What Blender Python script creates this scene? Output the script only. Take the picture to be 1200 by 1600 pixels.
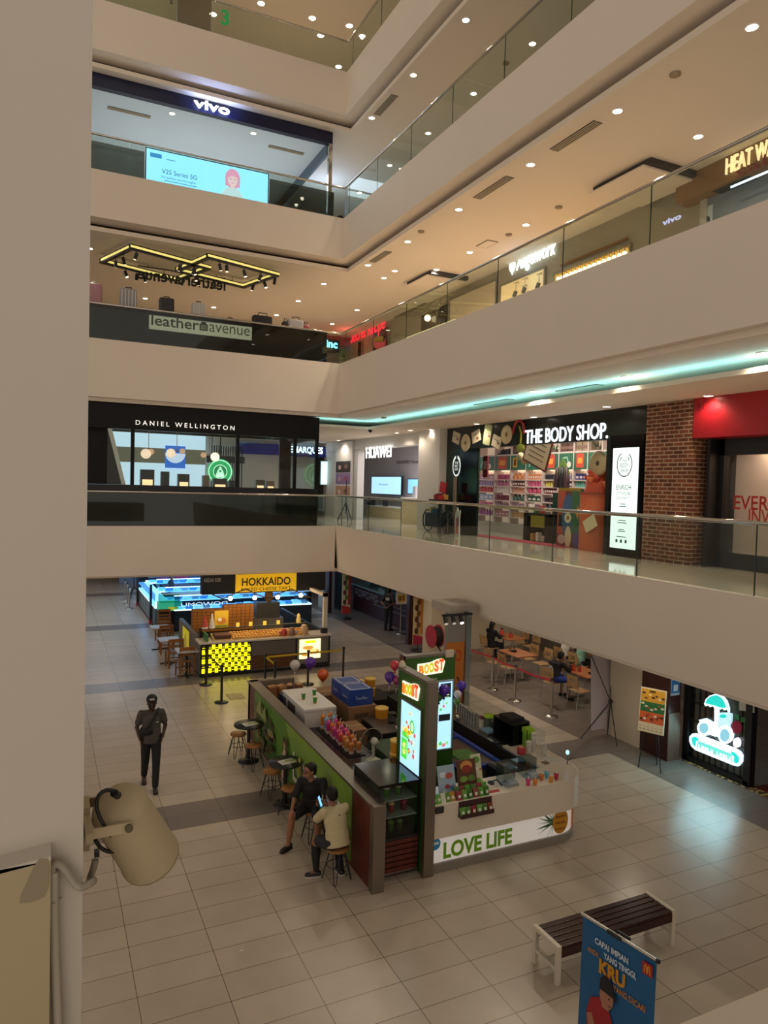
import bpy, math, random
from mathutils import Vector, Matrix, Quaternion
random.seed(7)
for o in list(bpy.data.objects): bpy.data.objects.remove(o)
SC = bpy.context.scene
COL = SC.collection
V = Vector
# ---------------------------------------------------------------- camera, sky, exposure
EYE = 5.52
FPX = 1113.8
YAW, PIT, ROL = 0.44441, -0.036459, 0.026771
_r = V((math.cos(YAW), -math.sin(YAW), 0))
_w = V((math.sin(YAW)*math.cos(PIT), math.cos(YAW)*math.cos(PIT), math.sin(PIT)))
_u = _r.cross(_w)
CR = _r*math.cos(ROL) + _u*math.sin(ROL)
CU = -_r*math.sin(ROL) + _u*math.cos(ROL)
cam = bpy.data.cameras.new('camera')
cam.sensor_fit = 'HORIZONTAL'; cam.sensor_width = 36.0; cam.lens = 36.0*FPX/1200.0
cam.clip_start = 0.05; cam.clip_end = 200
camo = bpy.data.objects.new('camera', cam); COL.objects.link(camo)
camo.matrix_world = Matrix(((CR.x, CU.x, -_w.x, 0), (CR.y, CU.y, -_w.y, 0), (CR.z, CU.z, -_w.z, EYE), (0, 0, 0, 1)))
SC.camera = camo
wd = bpy.data.worlds.new('World'); SC.world = wd; wd.use_nodes = True
bg = wd.node_tree.nodes['Background']
bg.inputs[0].default_value = (1.0, 0.86, 0.725, 1)
# unseen mall as world light, made brighter behind and left to lift the fronts
_nt = wd.node_tree
_tc = _nt.nodes.new('ShaderNodeTexCoord'); _vd = _nt.nodes.new('ShaderNodeVectorMath'); _vd.operation = 'DOT_PRODUCT'
_vd.inputs[1].default_value = (-.62, -.78, .0); _nt.links.new(_tc.outputs['Generated'], _vd.inputs[0])
_mx = _nt.nodes.new('ShaderNodeMath'); _mx.operation = 'MAXIMUM'; _mx.inputs[1].default_value = 0; _nt.links.new(_vd.outputs['Value'], _mx.inputs[0])
_ma = _nt.nodes.new('ShaderNodeMath'); _ma.operation = 'MULTIPLY_ADD'; _ma.inputs[1].default_value = .62; _ma.inputs[2].default_value = .37
_sp = _nt.nodes.new('ShaderNodeSeparateXYZ'); _nt.links.new(_tc.outputs['Generated'], _sp.inputs[0])
_up = _nt.nodes.new('ShaderNodeMath'); _up.operation = 'MULTIPLY_ADD'; _up.use_clamp = True; _up.inputs[1].default_value = -.62; _up.inputs[2].default_value = 1.0  # world dimmed overhead so the upper fronts come out darker
_nt.links.new(_sp.outputs[2], _up.inputs[0])
_ml = _nt.nodes.new('ShaderNodeMath'); _ml.operation = 'MULTIPLY'; _nt.links.new(_mx.outputs[0], _ma.inputs[0])
_nt.links.new(_ma.outputs[0], _ml.inputs[0]); _nt.links.new(_up.outputs[0], _ml.inputs[1]); _nt.links.new(_ml.outputs[0], bg.inputs[1])
SC.view_settings.view_transform = 'Standard'; SC.view_settings.look = 'None'
SC.view_settings.gamma = 1; SC.view_settings.use_curve_mapping = False
SC.view_settings.exposure = 0.0
LAMP = 110.0      # watts of one recessed downlight

# ---------------------------------------------------------------- sight lines (survey of the place from the camera point)
def ray(px, py): return CR*((px-600)/FPX) - CU*((py-800)/FPX) + _w
def uz(px, py, z): d = ray(px, py); return V((0, 0, EYE)) + d*((z-EYE)/d.z)
def ux(px, py, x): d = ray(px, py); return V((0, 0, EYE)) + d*(x/d.x)
def uy(px, py, y): d = ray(px, py); return V((0, 0, EYE)) + d*(y/d.y)
def pj(p):
    d = V(p) - V((0, 0, EYE)); z = d.dot(_w)
    return (600+FPX*d.dot(CR)/z, 800-FPX*d.dot(CU)/z)
def hz(px, py, P):
    d = ray(px, py); s = math.hypot(P[0], P[1])/math.hypot(d.x, d.y); return EYE+d.z*s

# ---------------------------------------------------------------- materials
def lin(h):
    h = h.lstrip('#'); c = [int(h[i:i+2], 16)/255 for i in (0, 2, 4)]
    return tuple((x/12.92 if x <= .04045 else ((x+.055)/1.055)**2.4) for x in c)
_M = {}
def M(name, col='#808080', rough=.6, metal=0., emit=0., ecol=None, spec=.5, coat=0.):
    if name in _M: return _M[name]
    m = bpy.data.materials.new(name); m.use_nodes = True
    b = m.node_tree.nodes['Principled BSDF']
    c = lin(col)+(1,)
    b.inputs['Base Color'].default_value = c; b.inputs['Roughness'].default_value = rough
    b.inputs['Metallic'].default_value = metal; b.inputs['Specular IOR Level'].default_value = spec
    if coat: b.inputs['Coat Weight'].default_value = coat; b.inputs['Coat Roughness'].default_value = .08
    if emit:
        b.inputs['Emission Color'].default_value = (lin(ecol)+(1,)) if ecol else c
        b.inputs['Emission Strength'].default_value = emit
    _M[name] = m; return m
def C(col, rough=.6): return M('paint_'+col.strip('#')+('_%d' % int(rough*100)), col, rough)
def E(col, s): return M('lit_%s_%d' % (col.strip('#'), int(s*100)), col, .5, emit=s)
def glass(name, tint, refl=.10, rough=.0):
    if name in _M: return _M[name]
    m = bpy.data.materials.new(name); m.use_nodes = True
    nt = m.node_tree; nt.nodes.remove(nt.nodes['Principled BSDF']); out = nt.nodes['Material Output']
    t = nt.nodes.new('ShaderNodeBsdfTransparent'); t.inputs[0].default_value = lin(tint)+(1,)
    g = nt.nodes.new('ShaderNodeBsdfGlossy'); g.inputs['Roughness'].default_value = rough
    f = nt.nodes.new('ShaderNodeLayerWeight'); pw = nt.nodes.new('ShaderNodeMath'); pw.operation = 'POWER'; pw.inputs[1].default_value = 4
    nt.links.new(f.outputs['Facing'], pw.inputs[0])
    ml = nt.nodes.new('ShaderNodeMath'); ml.operation = 'MULTIPLY_ADD'; ml.inputs[1].default_value = .45; ml.inputs[2].default_value = refl*.3
    ml.use_clamp = True
    x = nt.nodes.new('ShaderNodeMixShader')
    nt.links.new(pw.outputs[0], ml.inputs[0]); nt.links.new(ml.outputs[0], x.inputs[0])
    nt.links.new(t.outputs[0], x.inputs[1]); nt.links.new(g.outputs[0], x.inputs[2]); nt.links.new(x.outputs[0], out.inputs[0])
    _M[name] = m; return m
def nodes_of(name, rough=.5, spec=.5):
    m = bpy.data.materials.new(name); m.use_nodes = True; b = m.node_tree.nodes['Principled BSDF']
    b.inputs['Roughness'].default_value = rough; b.inputs['Specular IOR Level'].default_value = spec
    _M[name] = m; return m, m.node_tree, b
def plaster(name, col, var=.05):
    m, nt, b = nodes_of(name, .75, .25)
    tc = nt.nodes.new('ShaderNodeTexCoord'); n = nt.nodes.new('ShaderNodeTexNoise')
    n.inputs['Scale'].default_value = .9; n.inputs['Detail'].default_value = 5
    r = nt.nodes.new('ShaderNodeValToRGB'); c = lin(col)
    r.color_ramp.elements[0].color = tuple(x*(1-var) for x in c)+(1,); r.color_ramp.elements[1].color = tuple(min(1, x*(1+var)) for x in c)+(1,)
    nt.links.new(tc.outputs['Object'], n.inputs[0]); nt.links.new(n.outputs[0], r.inputs[0]); nt.links.new(r.outputs[0], b.inputs[0])
    return m
def brickmat(name, c1, c2, mortar, scale, axes, bw=.24, rh=.082):
    m, nt, b = nodes_of(name, .85, .2)
    tc = nt.nodes.new('ShaderNodeTexCoord'); s = nt.nodes.new('ShaderNodeSeparateXYZ'); k = nt.nodes.new('ShaderNodeCombineXYZ')
    ad = nt.nodes.new('ShaderNodeMath'); ad.operation = 'ADD'
    nt.links.new(tc.outputs['Object'], s.inputs[0]); nt.links.new(s.outputs[0], ad.inputs[0]); nt.links.new(s.outputs[1], ad.inputs[1])
    nt.links.new(ad.outputs[0], k.inputs[0]); nt.links.new(s.outputs[2], k.inputs[1])
    t = nt.nodes.new('ShaderNodeTexBrick'); t.inputs['Scale'].default_value = 1; t.inputs['Brick Width'].default_value = bw
    t.inputs['Row Height'].default_value = rh; t.inputs['Mortar Size'].default_value = .011; t.inputs['Bias'].default_value = -.1
    t.inputs[1].default_value = lin(c1)+(1,); t.inputs[2].default_value = lin(c2)+(1,); t.inputs[3].default_value = lin(mortar)+(1,)
    n = nt.nodes.new('ShaderNodeTexNoise'); n.inputs['Scale'].default_value = 5
    mx = nt.nodes.new('ShaderNodeMixRGB'); mx.blend_type = 'OVERLAY'; mx.inputs[0].default_value = .5
    nt.links.new(k.outputs[0], t.inputs[0]); nt.links.new(k.outputs[0], n.inputs[0])
    nt.links.new(t.outputs[0], mx.inputs[1]); nt.links.new(n.outputs[0], mx.inputs[2]); nt.links.new(mx.outputs[0], b.inputs[0])
    bp = nt.nodes.new('ShaderNodeBump'); bp.inputs['Strength'].default_value = .5; bp.inputs['Distance'].default_value = .01
    nt.links.new(t.outputs[1], bp.inputs['Height']); bp.invert = True; nt.links.new(bp.outputs[0], b.inputs['Normal'])
    return m
def wood(name, c1, c2, rough=.45, along=0, sc=1.):
    if name in _M: return _M[name]
    m, nt, b = nodes_of(name, rough, .4)
    tc = nt.nodes.new('ShaderNodeTexCoord'); mp = nt.nodes.new('ShaderNodeMapping')
    s = [18*sc]*3; s[along] = 1.2*sc; mp.inputs['Scale'].default_value = s
    n = nt.nodes.new('ShaderNodeTexNoise'); n.inputs['Scale'].default_value = 1.5; n.inputs['Detail'].default_value = 6
    r = nt.nodes.new('ShaderNodeValToRGB'); r.color_ramp.elements[0].position = .3; r.color_ramp.elements[1].position = .7
    r.color_ramp.elements[0].color = lin(c1)+(1,); r.color_ramp.elements[1].color = lin(c2)+(1,)
    nt.links.new(tc.outputs['Object'], mp.inputs[0]); nt.links.new(mp.outputs[0], n.inputs[0]); nt.links.new(n.outputs[0], r.inputs[0]); nt.links.new(r.outputs[0], b.inputs[0])
    return m
def tilefloor():
    m, nt, b = nodes_of('floor_tiles', .3, .5)
    L = nt.links
    def nd(t, op=None, *v):
        n = nt.nodes.new(t)
        if op: n.operation = op
        for i, x in enumerate(v):
            if x is not None: n.inputs[i].default_value = x
        return n
    tc = nd('ShaderNodeTexCoord'); s = nd('ShaderNodeSeparateXYZ'); L.new(tc.outputs['Object'], s.inputs[0])
    def m1(op, a, bb):
        n = nd('ShaderNodeMath', op)
        for i, x in enumerate((a, bb)):
            if isinstance(x, (int, float)): n.inputs[i].default_value = x
            elif x is not None: L.new(x, n.inputs[i])
        return n.outputs[0]
    ux_ = m1('DIVIDE', m1('SUBTRACT', s.outputs[0], .934), .9)
    uy_ = m1('DIVIDE', m1('SUBTRACT', s.outputs[1], 7.757), .45)
    fx = m1('FRACT', m1('ADD', ux_, 100), None); fy = m1('FRACT', m1('ADD', uy_, 100), None)
    gx = m1('LESS_THAN', m1('ABSOLUTE', m1('SUBTRACT', fx, .5), None), .4955)
    gy = m1('LESS_THAN', m1('ABSOLUTE', m1('SUBTRACT', fy, .5), None), .491)
    tile = m1('MULTIPLY', gx, gy)
    ix = m1('FLOOR', ux_, None); iy = m1('FLOOR', uy_, None)
    # dark bands: two tiles deep, repeating every 18 tiles, plus the border along the shopfronts
    ph = m1('MODULO', m1('SUBTRACT', m1('ADD', iy, 180), 8), 18)
    band = m1('LESS_THAN', ph, 1.5)
    bord = m1('GREATER_THAN', s.outputs[0], 10.84)
    dark = m1('MAXIMUM', band, bord)
    cv = nd('ShaderNodeCombineXYZ'); L.new(ix, cv.inputs[0]); L.new(iy, cv.inputs[1])
    wn = nd('ShaderNodeTexWhiteNoise'); L.new(cv.outputs[0], wn.inputs[0])
    no = nd('ShaderNodeTexNoise'); no.inputs['Scale'].default_value = 2.2; no.inputs['Detail'].default_value = 4; L.new(tc.outputs['Object'], no.inputs[0])
    val = m1('ADD', m1('MULTIPLY', wn.outputs[0], .10), m1('ADD', m1('MULTIPLY', no.outputs[0], .22), .84))
    mx = nd('ShaderNodeMixRGB'); L.new(dark, mx.inputs[0]); mx.inputs[1].default_value = lin('#b6a796')+(1,); mx.inputs[2].default_value = lin('#7a6f68')+(1,)
    m2 = nd('ShaderNodeMixRGB'); m2.blend_type = 'MULTIPLY'; m2.inputs[0].default_value = 1; L.new(mx.outputs[0], m2.inputs[1])
    cc = nd('ShaderNodeCombineXYZ'); L.new(val, cc.inputs[0]); L.new(val, cc.inputs[1]); L.new(val, cc.inputs[2]); L.new(cc.outputs[0], m2.inputs[2])
    m3 = nd('ShaderNodeMixRGB'); L.new(tile, m3.inputs[0]); m3.inputs[1].default_value = lin('#5e4f40')+(1,); L.new(m2.outputs[0], m3.inputs[2])
    L.new(m3.outputs[0], b.inputs[0])
    b.inputs['Roughness'].default_value = .27
    return m

# ---------------------------------------------------------------- mesh builder
LOC = {}
class MB:
    def __init__(s): s.v = []; s.f = []; s.m = []; s.s = []; s.mats = []
    def mi(s, m):
        if m not in s.mats: s.mats.append(m)
        return s.mats.index(m)
    def add(s, pts, faces, mat, smooth=False):
        o = len(s.v); s.v += [V(p) for p in pts]; k = s.mi(mat)
        for f in faces: s.f.append([i+o for i in f]); s.m.append(k); s.s.append(smooth)
        return s
    def flatlimb(s, a, b, ra, rb, mat, n=16, sq=(1, 1), up=None):
        a, b = V(a), V(b); d = (b-a); Ln = d.length; d.normalize(); x = V(up); x = (x-d*x.dot(d)).normalized(); y = d.cross(x); q = []
        for h, r in ((0, ra), (Ln, rb)):
            for i in range(n): t = 2*math.pi*i/n; q.append(a+d*h+x*(r*sq[0]*math.cos(t))+y*(r*sq[1]*math.sin(t)))
        return s.add(q, [(i, (i+1) % n, n+(i+1) % n, n+i) for i in range(n)]+[tuple(range(n-1, -1, -1)), tuple(range(n, 2*n))], mat, True)
    def bx(s, x0, y0, z0, x1, y1, z1, mat):
        x0, x1 = min(x0, x1), max(x0, x1); y0, y1 = min(y0, y1), max(y0, y1); z0, z1 = min(z0, z1), max(z0, z1)
        p = [(x0, y0, z0), (x1, y0, z0), (x1, y1, z0), (x0, y1, z0), (x0, y0, z1), (x1, y0, z1), (x1, y1, z1), (x0, y1, z1)]
        return s.add(p, [(0, 3, 2, 1), (4, 5, 6, 7), (0, 1, 5, 4), (1, 2, 6, 5), (2, 3, 7, 6), (3, 0, 4, 7)], mat)
    def ob(s, c, size, mat, R=None):
        c = V(c); R = R or Matrix.Identity(3); hx, hy, h = size[0]/2, size[1]/2, size[2]/2
        p = [c+R@V(q) for q in ((-hx, -hy, -h), (hx, -hy, -h), (hx, hy, -h), (-hx, hy, -h), (-hx, -hy, h), (hx, -hy, h), (hx, hy, h), (-hx, hy, h))]
        return s.add(p, [(0, 3, 2, 1), (4, 5, 6, 7), (0, 1, 5, 4), (1, 2, 6, 5), (2, 3, 7, 6), (3, 0, 4, 7)], mat)
    def cyl(s, p0, p1, r0, mat, r1=None, n=12, caps=True):
        p0, p1 = V(p0), V(p1); r1 = r0 if r1 is None else r1
        d = (p1-p0).normalized(); a = d.orthogonal().normalized(); b = d.cross(a)
        q = []
        for p, r in ((p0, r0), (p1, r1)):
            for i in range(n): t = 2*math.pi*i/n; q.append(p+(a*math.cos(t)+b*math.sin(t))*r)
        s.add(q, [(i, (i+1) % n, n+(i+1) % n, n+i) for i in range(n)], mat, True)
        if caps: s.add(q[:n], [tuple(range(n-1, -1, -1))], mat); s.add(q[n:], [tuple(range(n))], mat)
        return s
    def tube(s, pts, r, mat, n=8, closed=False):
        pts = [V(p) for p in pts]; N = len(pts); q = []; a = None
        for i, p in enumerate(pts):
            if closed: d = pts[(i+1) % N]-pts[i-1]
            else: d = pts[min(i+1, N-1)]-pts[max(i-1, 0)]
            d.normalize()
            if a is None: a = d.orthogonal().normalized()
            else:
                a = a-d*a.dot(d); a.normalize()
            b = d.cross(a); rr = r[i] if isinstance(r, (list, tuple)) else r
            for k in range(n): t = 2*math.pi*k/n; q.append(p+(a*math.cos(t)+b*math.sin(t))*rr)
        fs = []
        for i in range(N if closed else N-1):
            j = (i+1) % N
            for k in range(n): fs.append((i*n+k, i*n+(k+1) % n, j*n+(k+1) % n, j*n+k))
        s.add(q, fs, mat, True)
        if not closed: s.add(q[:n], [tuple(range(n-1, -1, -1))], mat); s.add(q[-n:], [tuple(range(n))], mat)
        return s
    def lathe(s, prof, c, mat, n=20, ax=None):
        c = V(c); R = Matrix.Identity(3) if ax is None else V((0, 0, 1)).rotation_difference(V(ax)).to_matrix()
        q = []
        for r, z in prof:
            for i in range(n): t = 2*math.pi*i/n; q.append(c+R@V((r*math.cos(t), r*math.sin(t), z)))
        fs = []
        for j in range(len(prof)-1):
            for i in range(n): fs.append((j*n+i, j*n+(i+1) % n, (j+1)*n+(i+1) % n, (j+1)*n+i))
        s.add(q, fs, mat, True)
        if prof[0][0] > 1e-4: s.add(q[:n], [tuple(range(n-1, -1, -1))], mat)
        if prof[-1][0] > 1e-4: s.add(q[-n:], [tuple(range(n))], mat)
        return s
    def ext(s, poly, vec, mat):
        n = len(poly); p = [V(q) for q in poly]; vec = V(vec)
        return s.add(p+[q+vec for q in p], [tuple(range(n-1, -1, -1)), tuple(range(n, 2*n))]+[(i, (i+1) % n, n+(i+1) % n, n+i) for i in range(n)], mat)
    def prism(s, poly, z0, z1, mat): return s.ext([(x, y, z0) for x, y in poly], (0, 0, z1-z0), mat)
    def sph(s, c, r, mat, n=14, R=None):
        c = V(c); r = (r, r, r) if isinstance(r, (int, float)) else r; h = max(6, n//2+1); q = []
        for j in range(h+1):
            p = math.pi*j/h
            for i in range(n):
                t = 2*math.pi*i/n; w = V((r[0]*math.sin(p)*math.cos(t), r[1]*math.sin(p)*math.sin(t), r[2]*math.cos(p)))
                q.append(c+(R@w if R else w))
        fs = [(j*n+i, (j+1)*n+i, (j+1)*n+(i+1) % n, j*n+(i+1) % n) for j in range(h) for i in range(n)]
        return s.add(q, fs, mat, True)
    def limb(s, a, b, ra, rb, mat, n=12, sq=(1, 1), up=None):
        """tapered capsule, closed, elliptical across"""
        a, b = V(a), V(b); d = (b-a); Ln = d.length; d.normalize()
        x = V(up) if up else d.orthogonal(); x = (x-d*x.dot(d)).normalized(); y = d.cross(x); q = []
        rings = []
        for k in range(4): t = math.pi/2*(k/4); rings.append((-ra*math.cos(t)*1.0, ra*max(.02, math.sin(t))))
        rings.append((0, ra)); rings.append((Ln, rb))
        for k in range(3, -1, -1): t = math.pi/2*(k/4); rings.append((Ln+rb*math.cos(t), rb*max(.02, math.sin(t))))
        for h, r in rings:
            for i in range(n): t = 2*math.pi*i/n; q.append(a+d*h+x*(r*sq[0]*math.cos(t))+y*(r*sq[1]*math.sin(t)))
        N = len(rings)
        s.add(q, [(j*n+i, j*n+(i+1) % n, (j+1)*n+(i+1) % n, (j+1)*n+i) for j in range(N-1) for i in range(n)], mat, True)
        s.add(q[:n], [tuple(range(n-1, -1, -1))], mat, True); s.add(q[-n:], [tuple(range(n))], mat, True)
        return s
    def loft(s, rings, mat, n=18):
        """closed body through rings (centre, rx, ry) lying across z"""
        q = []
        for c, rx, ry in rings:
            for i in range(n):
                t = 2*math.pi*i/n; q.append(V(c)+V((rx*math.cos(t), ry*math.sin(t), 0)))
        N = len(rings)
        s.add(q, [(j*n+i, j*n+(i+1) % n, (j+1)*n+(i+1) % n, (j+1)*n+i) for j in range(N-1) for i in range(n)], mat, True)
        s.add(q[:n], [tuple(range(n-1, -1, -1))], mat, True); s.add(q[-n:], [tuple(range(n))], mat, True)
        return s
    def build(s, name, parent=None, local=False, bevel=0):
        me = bpy.data.meshes.new(name)
        pts = s.v
        if parent is not None and not local:
            l, rz = LOC[parent.name]; R = Matrix.Rotation(-rz, 3, 'Z'); pts = [R@(p-l) for p in pts]
        me.from_pydata([tuple(p) for p in pts], [], s.f)
        for m in s.mats: me.materials.append(m)
        me.polygons.foreach_set('material_index', s.m); me.polygons.foreach_set('use_smooth', s.s); me.update()
        o = bpy.data.objects.new(name, me); COL.objects.link(o)
        if parent is not None: o.parent = parent; LOC[o.name] = LOC[parent.name]
        if bevel:
            md = o.modifiers.new('bevel', 'BEVEL'); md.width = bevel; md.segments = 2; md.limit_method = 'ANGLE'
        return o
    def solo(s, name, label, cat, group=None, bevel=0):
        xs = [p.x for p in s.v]; ys = [p.y for p in s.v]; c = V(((min(xs)+max(xs))/2, (min(ys)+max(ys))/2, min(p.z for p in s.v)))
        s.v = [p-c for p in s.v]; o = s.build(name, None, bevel=bevel); o.location = c; LOC[o.name] = (c, 0.)
        return tag(o, label, cat, group)
    def struct(s, name, label, cat='structure'):
        o = s.build(name); o['kind'] = 'structure'; o['label'] = label; o['category'] = cat; LOC[o.name] = (V((0, 0, 0)), 0.); return o
def tag(o, label, cat, group=None):
    o['label'] = label; o['category'] = cat
    if group: o['group'] = group
    return o
def thing(name, label, cat, loc=(0, 0, 0), rz=0., group=None):
    o = bpy.data.objects.new(name, None); COL.objects.link(o); o.location = loc; o.rotation_euler = (0, 0, rz)
    o.empty_display_size = .1; LOC[o.name] = (V(loc), rz)
    return tag(o, label, cat, group)
def dup(o, loc, rz=None, label=None, group=None):
    c = o.copy(); COL.objects.link(c); c.location = loc
    if rz is not None: c.rotation_euler = (c.rotation_euler[0], c.rotation_euler[1], rz)
    if label: c['label'] = label
    if group: c['group'] = group
    LOC[c.name] = (V(loc), c.rotation_euler[2])
    for ch in list(o.children):
        d = ch.copy(); COL.objects.link(d); d.parent = c; LOC[d.name] = LOC[c.name]
        for g in list(ch.children):
            e = g.copy(); COL.objects.link(e); e.parent = d; LOC[e.name] = LOC[c.name]
    return c
NTH = ['first', 'second', 'third', 'fourth', 'fifth', 'sixth', 'seventh', 'eighth', 'ninth', 'tenth', 'eleventh', 'twelfth', 'thirteenth', 'fourteenth', 'fifteenth', 'sixteenth', 'seventeenth', 'eighteenth', 'nineteenth', 'twentieth', 'twenty-first', 'twenty-second', 'twenty-third', 'twenty-fourth', 'twenty-fifth', 'twenty-sixth', 'twenty-seventh', 'twenty-eighth']
def wpos(o): return LOC[o.name][0]
def rank(objs, fmt):
    for i, o in enumerate(sorted(objs, key=lambda o: pj(wpos(o))[0])): o['label'] = fmt.replace('{}', NTH[i])
FX = {}
def text(parent, name, body, org, xd, up, h, mat, w=None, bold=.0, ext=.004, align='L', shear=0., mirror=False, label=None):
    """lettering whose baseline starts (or centres) at org"""
    cu = bpy.data.curves.new('t', 'FONT'); cu.body = body; cu.size = 1; cu.extrude = 0; cu.offset = bold; cu.shear = shear; cu.resolution_u = 3
    to = bpy.data.objects.new('t', cu); COL.objects.link(to)
    me = bpy.data.meshes.new_from_object(to.evaluated_get(bpy.context.evaluated_depsgraph_get()))
    bpy.data.objects.remove(to); bpy.data.curves.remove(cu)
    vs = [v.co.copy() for v in me.vertices]; fs = [tuple(p.vertices) for p in me.polygons]; bpy.data.meshes.remove(me)
    x0 = min(v.x for v in vs); x1 = max(v.x for v in vs); y1 = max(v.y for v in vs if True); y0 = 0
    sy = h/max(.01, y1); sx = (w/(x1-x0)) if w else sy
    xd = V(xd).normalized(); up = V(up).normalized(); nn = xd.cross(up)
    off = {'L': 0, 'C': -.5, 'R': -1}[align]*(x1-x0)*sx
    mb = MB(); P = []
    for v in vs:
        a = (v.x-x0)*sx
        if mirror: a = (x1-x0)*sx-a
        P.append(V(org)+xd*(a+off)+up*(v.y*sy))
    n = len(P)
    if ext:
        ed = {}
        for f in fs:
            for i in range(len(f)):
                k = (f[i], f[(i+1) % len(f)]); ed[k] = ed.get(k, 0)+1
        bd = [k for k in ed if (k[1], k[0]) not in ed]
        mb.add(P+[p+nn*ext for p in P], [tuple(reversed(f)) for f in fs]+[tuple(i+n for i in f) for f in fs]+[(a, b, b+n, a+n) for a, b in bd], mat)
    else: mb.add([p+nn*.001 for p in P], fs, mat)
    o = mb.build(name, parent)
    if label: o['label'] = label
    return o
class Art:
    """flat print on a surface: shapes in (u, v) metres on a plane, layered by hair-thin steps"""
    def __init__(s, org, xd, up): s.o = V(org); s.x = V(xd).normalized(); s.y = V(up).normalized(); s.n = s.x.cross(s.y); s.mb = MB(); s.k = 1
    def P(s, u, v, k): return s.o+s.x*u+s.y*v+s.n*(.0012*k)
    def poly(s, pts, mat):
        s.mb.add([s.P(u, v, s.k) for u, v in pts], [tuple(range(len(pts)))], mat); s.k += 1; return s
    def rect(s, u0, v0, u1, v1, mat): return s.poly([(u0, v0), (u1, v0), (u1, v1), (u0, v1)], mat)
    def disc(s, u, v, r, mat, ry=None, n=20, a0=0, a1=2*math.pi):
        ry = ry or r; full = abs(a1-a0-2*math.pi) < 1e-6; m = n if full else n+1
        return s.poly([(u+r*math.cos(a0+(a1-a0)*i/n), v+ry*math.sin(a0+(a1-a0)*i/n)) for i in range(m)], mat)
    def line(s, pts, w, mat):
        for (a, b), (c, d) in zip(pts, pts[1:]):
            L = math.hypot(c-a, d-b) or 1; x, y = -(d-b)/L*w/2, (c-a)/L*w/2
            s.mb.add([s.P(a+x, b+y, s.k), s.P(a-x, b-y, s.k), s.P(c-x, d-y, s.k), s.P(c+x, d+y, s.k)], [(0, 1, 2, 3)], mat)
        s.k += 1; return s
    def done(s, name, parent, label=None):
        o = s.mb.build(name, parent)
        if label: o['label'] = label
        return o
XR, ZU = V((1, 0, 0)), V((0, 0, 1))     # walls that face the viewer's side
YD = V((0, -1, 0))                      # reading direction on walls that face -X
def lampat(name, kind, loc, energy, parent=None, rot=None, **kw):
    l = bpy.data.lights.new(name, kind); l.energy = energy; l.color = kw.get('color', (1, .85, .68))
    if kind == 'SPOT': l.spot_size = kw.get('size', 2.4); l.spot_blend = .6; l.shadow_soft_size = kw.get('soft', .06)
    if kind == 'AREA': l.shape = 'RECTANGLE'; l.size = kw.get('sx', 1); l.size_y = kw.get('sy', .1)
    if kind == 'POINT': l.shadow_soft_size = kw.get('soft', .05)
    o = bpy.data.objects.new(name, l); COL.objects.link(o)
    if parent is not None: o.parent = parent; o.location = V(loc)-LOC[parent.name][0]
    else: o.location = loc
    if rot: o.rotation_euler = rot
    return o
# ================================================================= the building
XF, YB = 8.46, 21.33
WALL = plaster('wall_paint', '#ddd0c0', .03)
CEIL = plaster('ceiling_paint', '#e2d5c4', .02)
PILW = plaster('pillar_paint', '#c2baae', .05)
TILE = tilefloor()
GALF = M('gallery_tiles', '#c9bda9', .08, spec=.6)
STEEL = M('brushed_steel', '#b9b4ac', .25, 1.)
CHROME = M('polished_steel', '#cfc9c0', .1, 1.)
BLACK = M('black_paint', '#141315', .4)
BLK2 = M('black_gloss', '#0d0c0d', .12, spec=.3)
DGREY = M('dark_grey', '#3a3836', .5)
WHITE = M('white_paint', '#e9e5de', .45)
RAILG = glass('railing_glass', '#ecf2ee', .09)
CLEAR = glass('clear_glass', '#f1f5f3', .07)
def Lp(x, y, far=50, x2=24, x1=-9, near=-3): return [(x1, y), (x, y), (x, near), (x2, near), (x2, far), (x1, far)]
def Lring(x, y, w, x1=-9, near=-3): return [(x1, y), (x, y), (x, near), (x+w, near), (x+w, y+w), (x1, y+w)]
MB().bx(-9, -3, -.3, 24, 50, 0, TILE).struct('floor', 'beige rectangular tiled ground floor with grey bands')
LV = dict(l1=(4.10, 4.19, 2.77, 2.70), l2=(9.30, 9.38, 7.78, 7.68), l3=(13.86, 13.95, 12.67, 12.42), l4=(18.40, 18.49, 17.15, 16.88))
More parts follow.
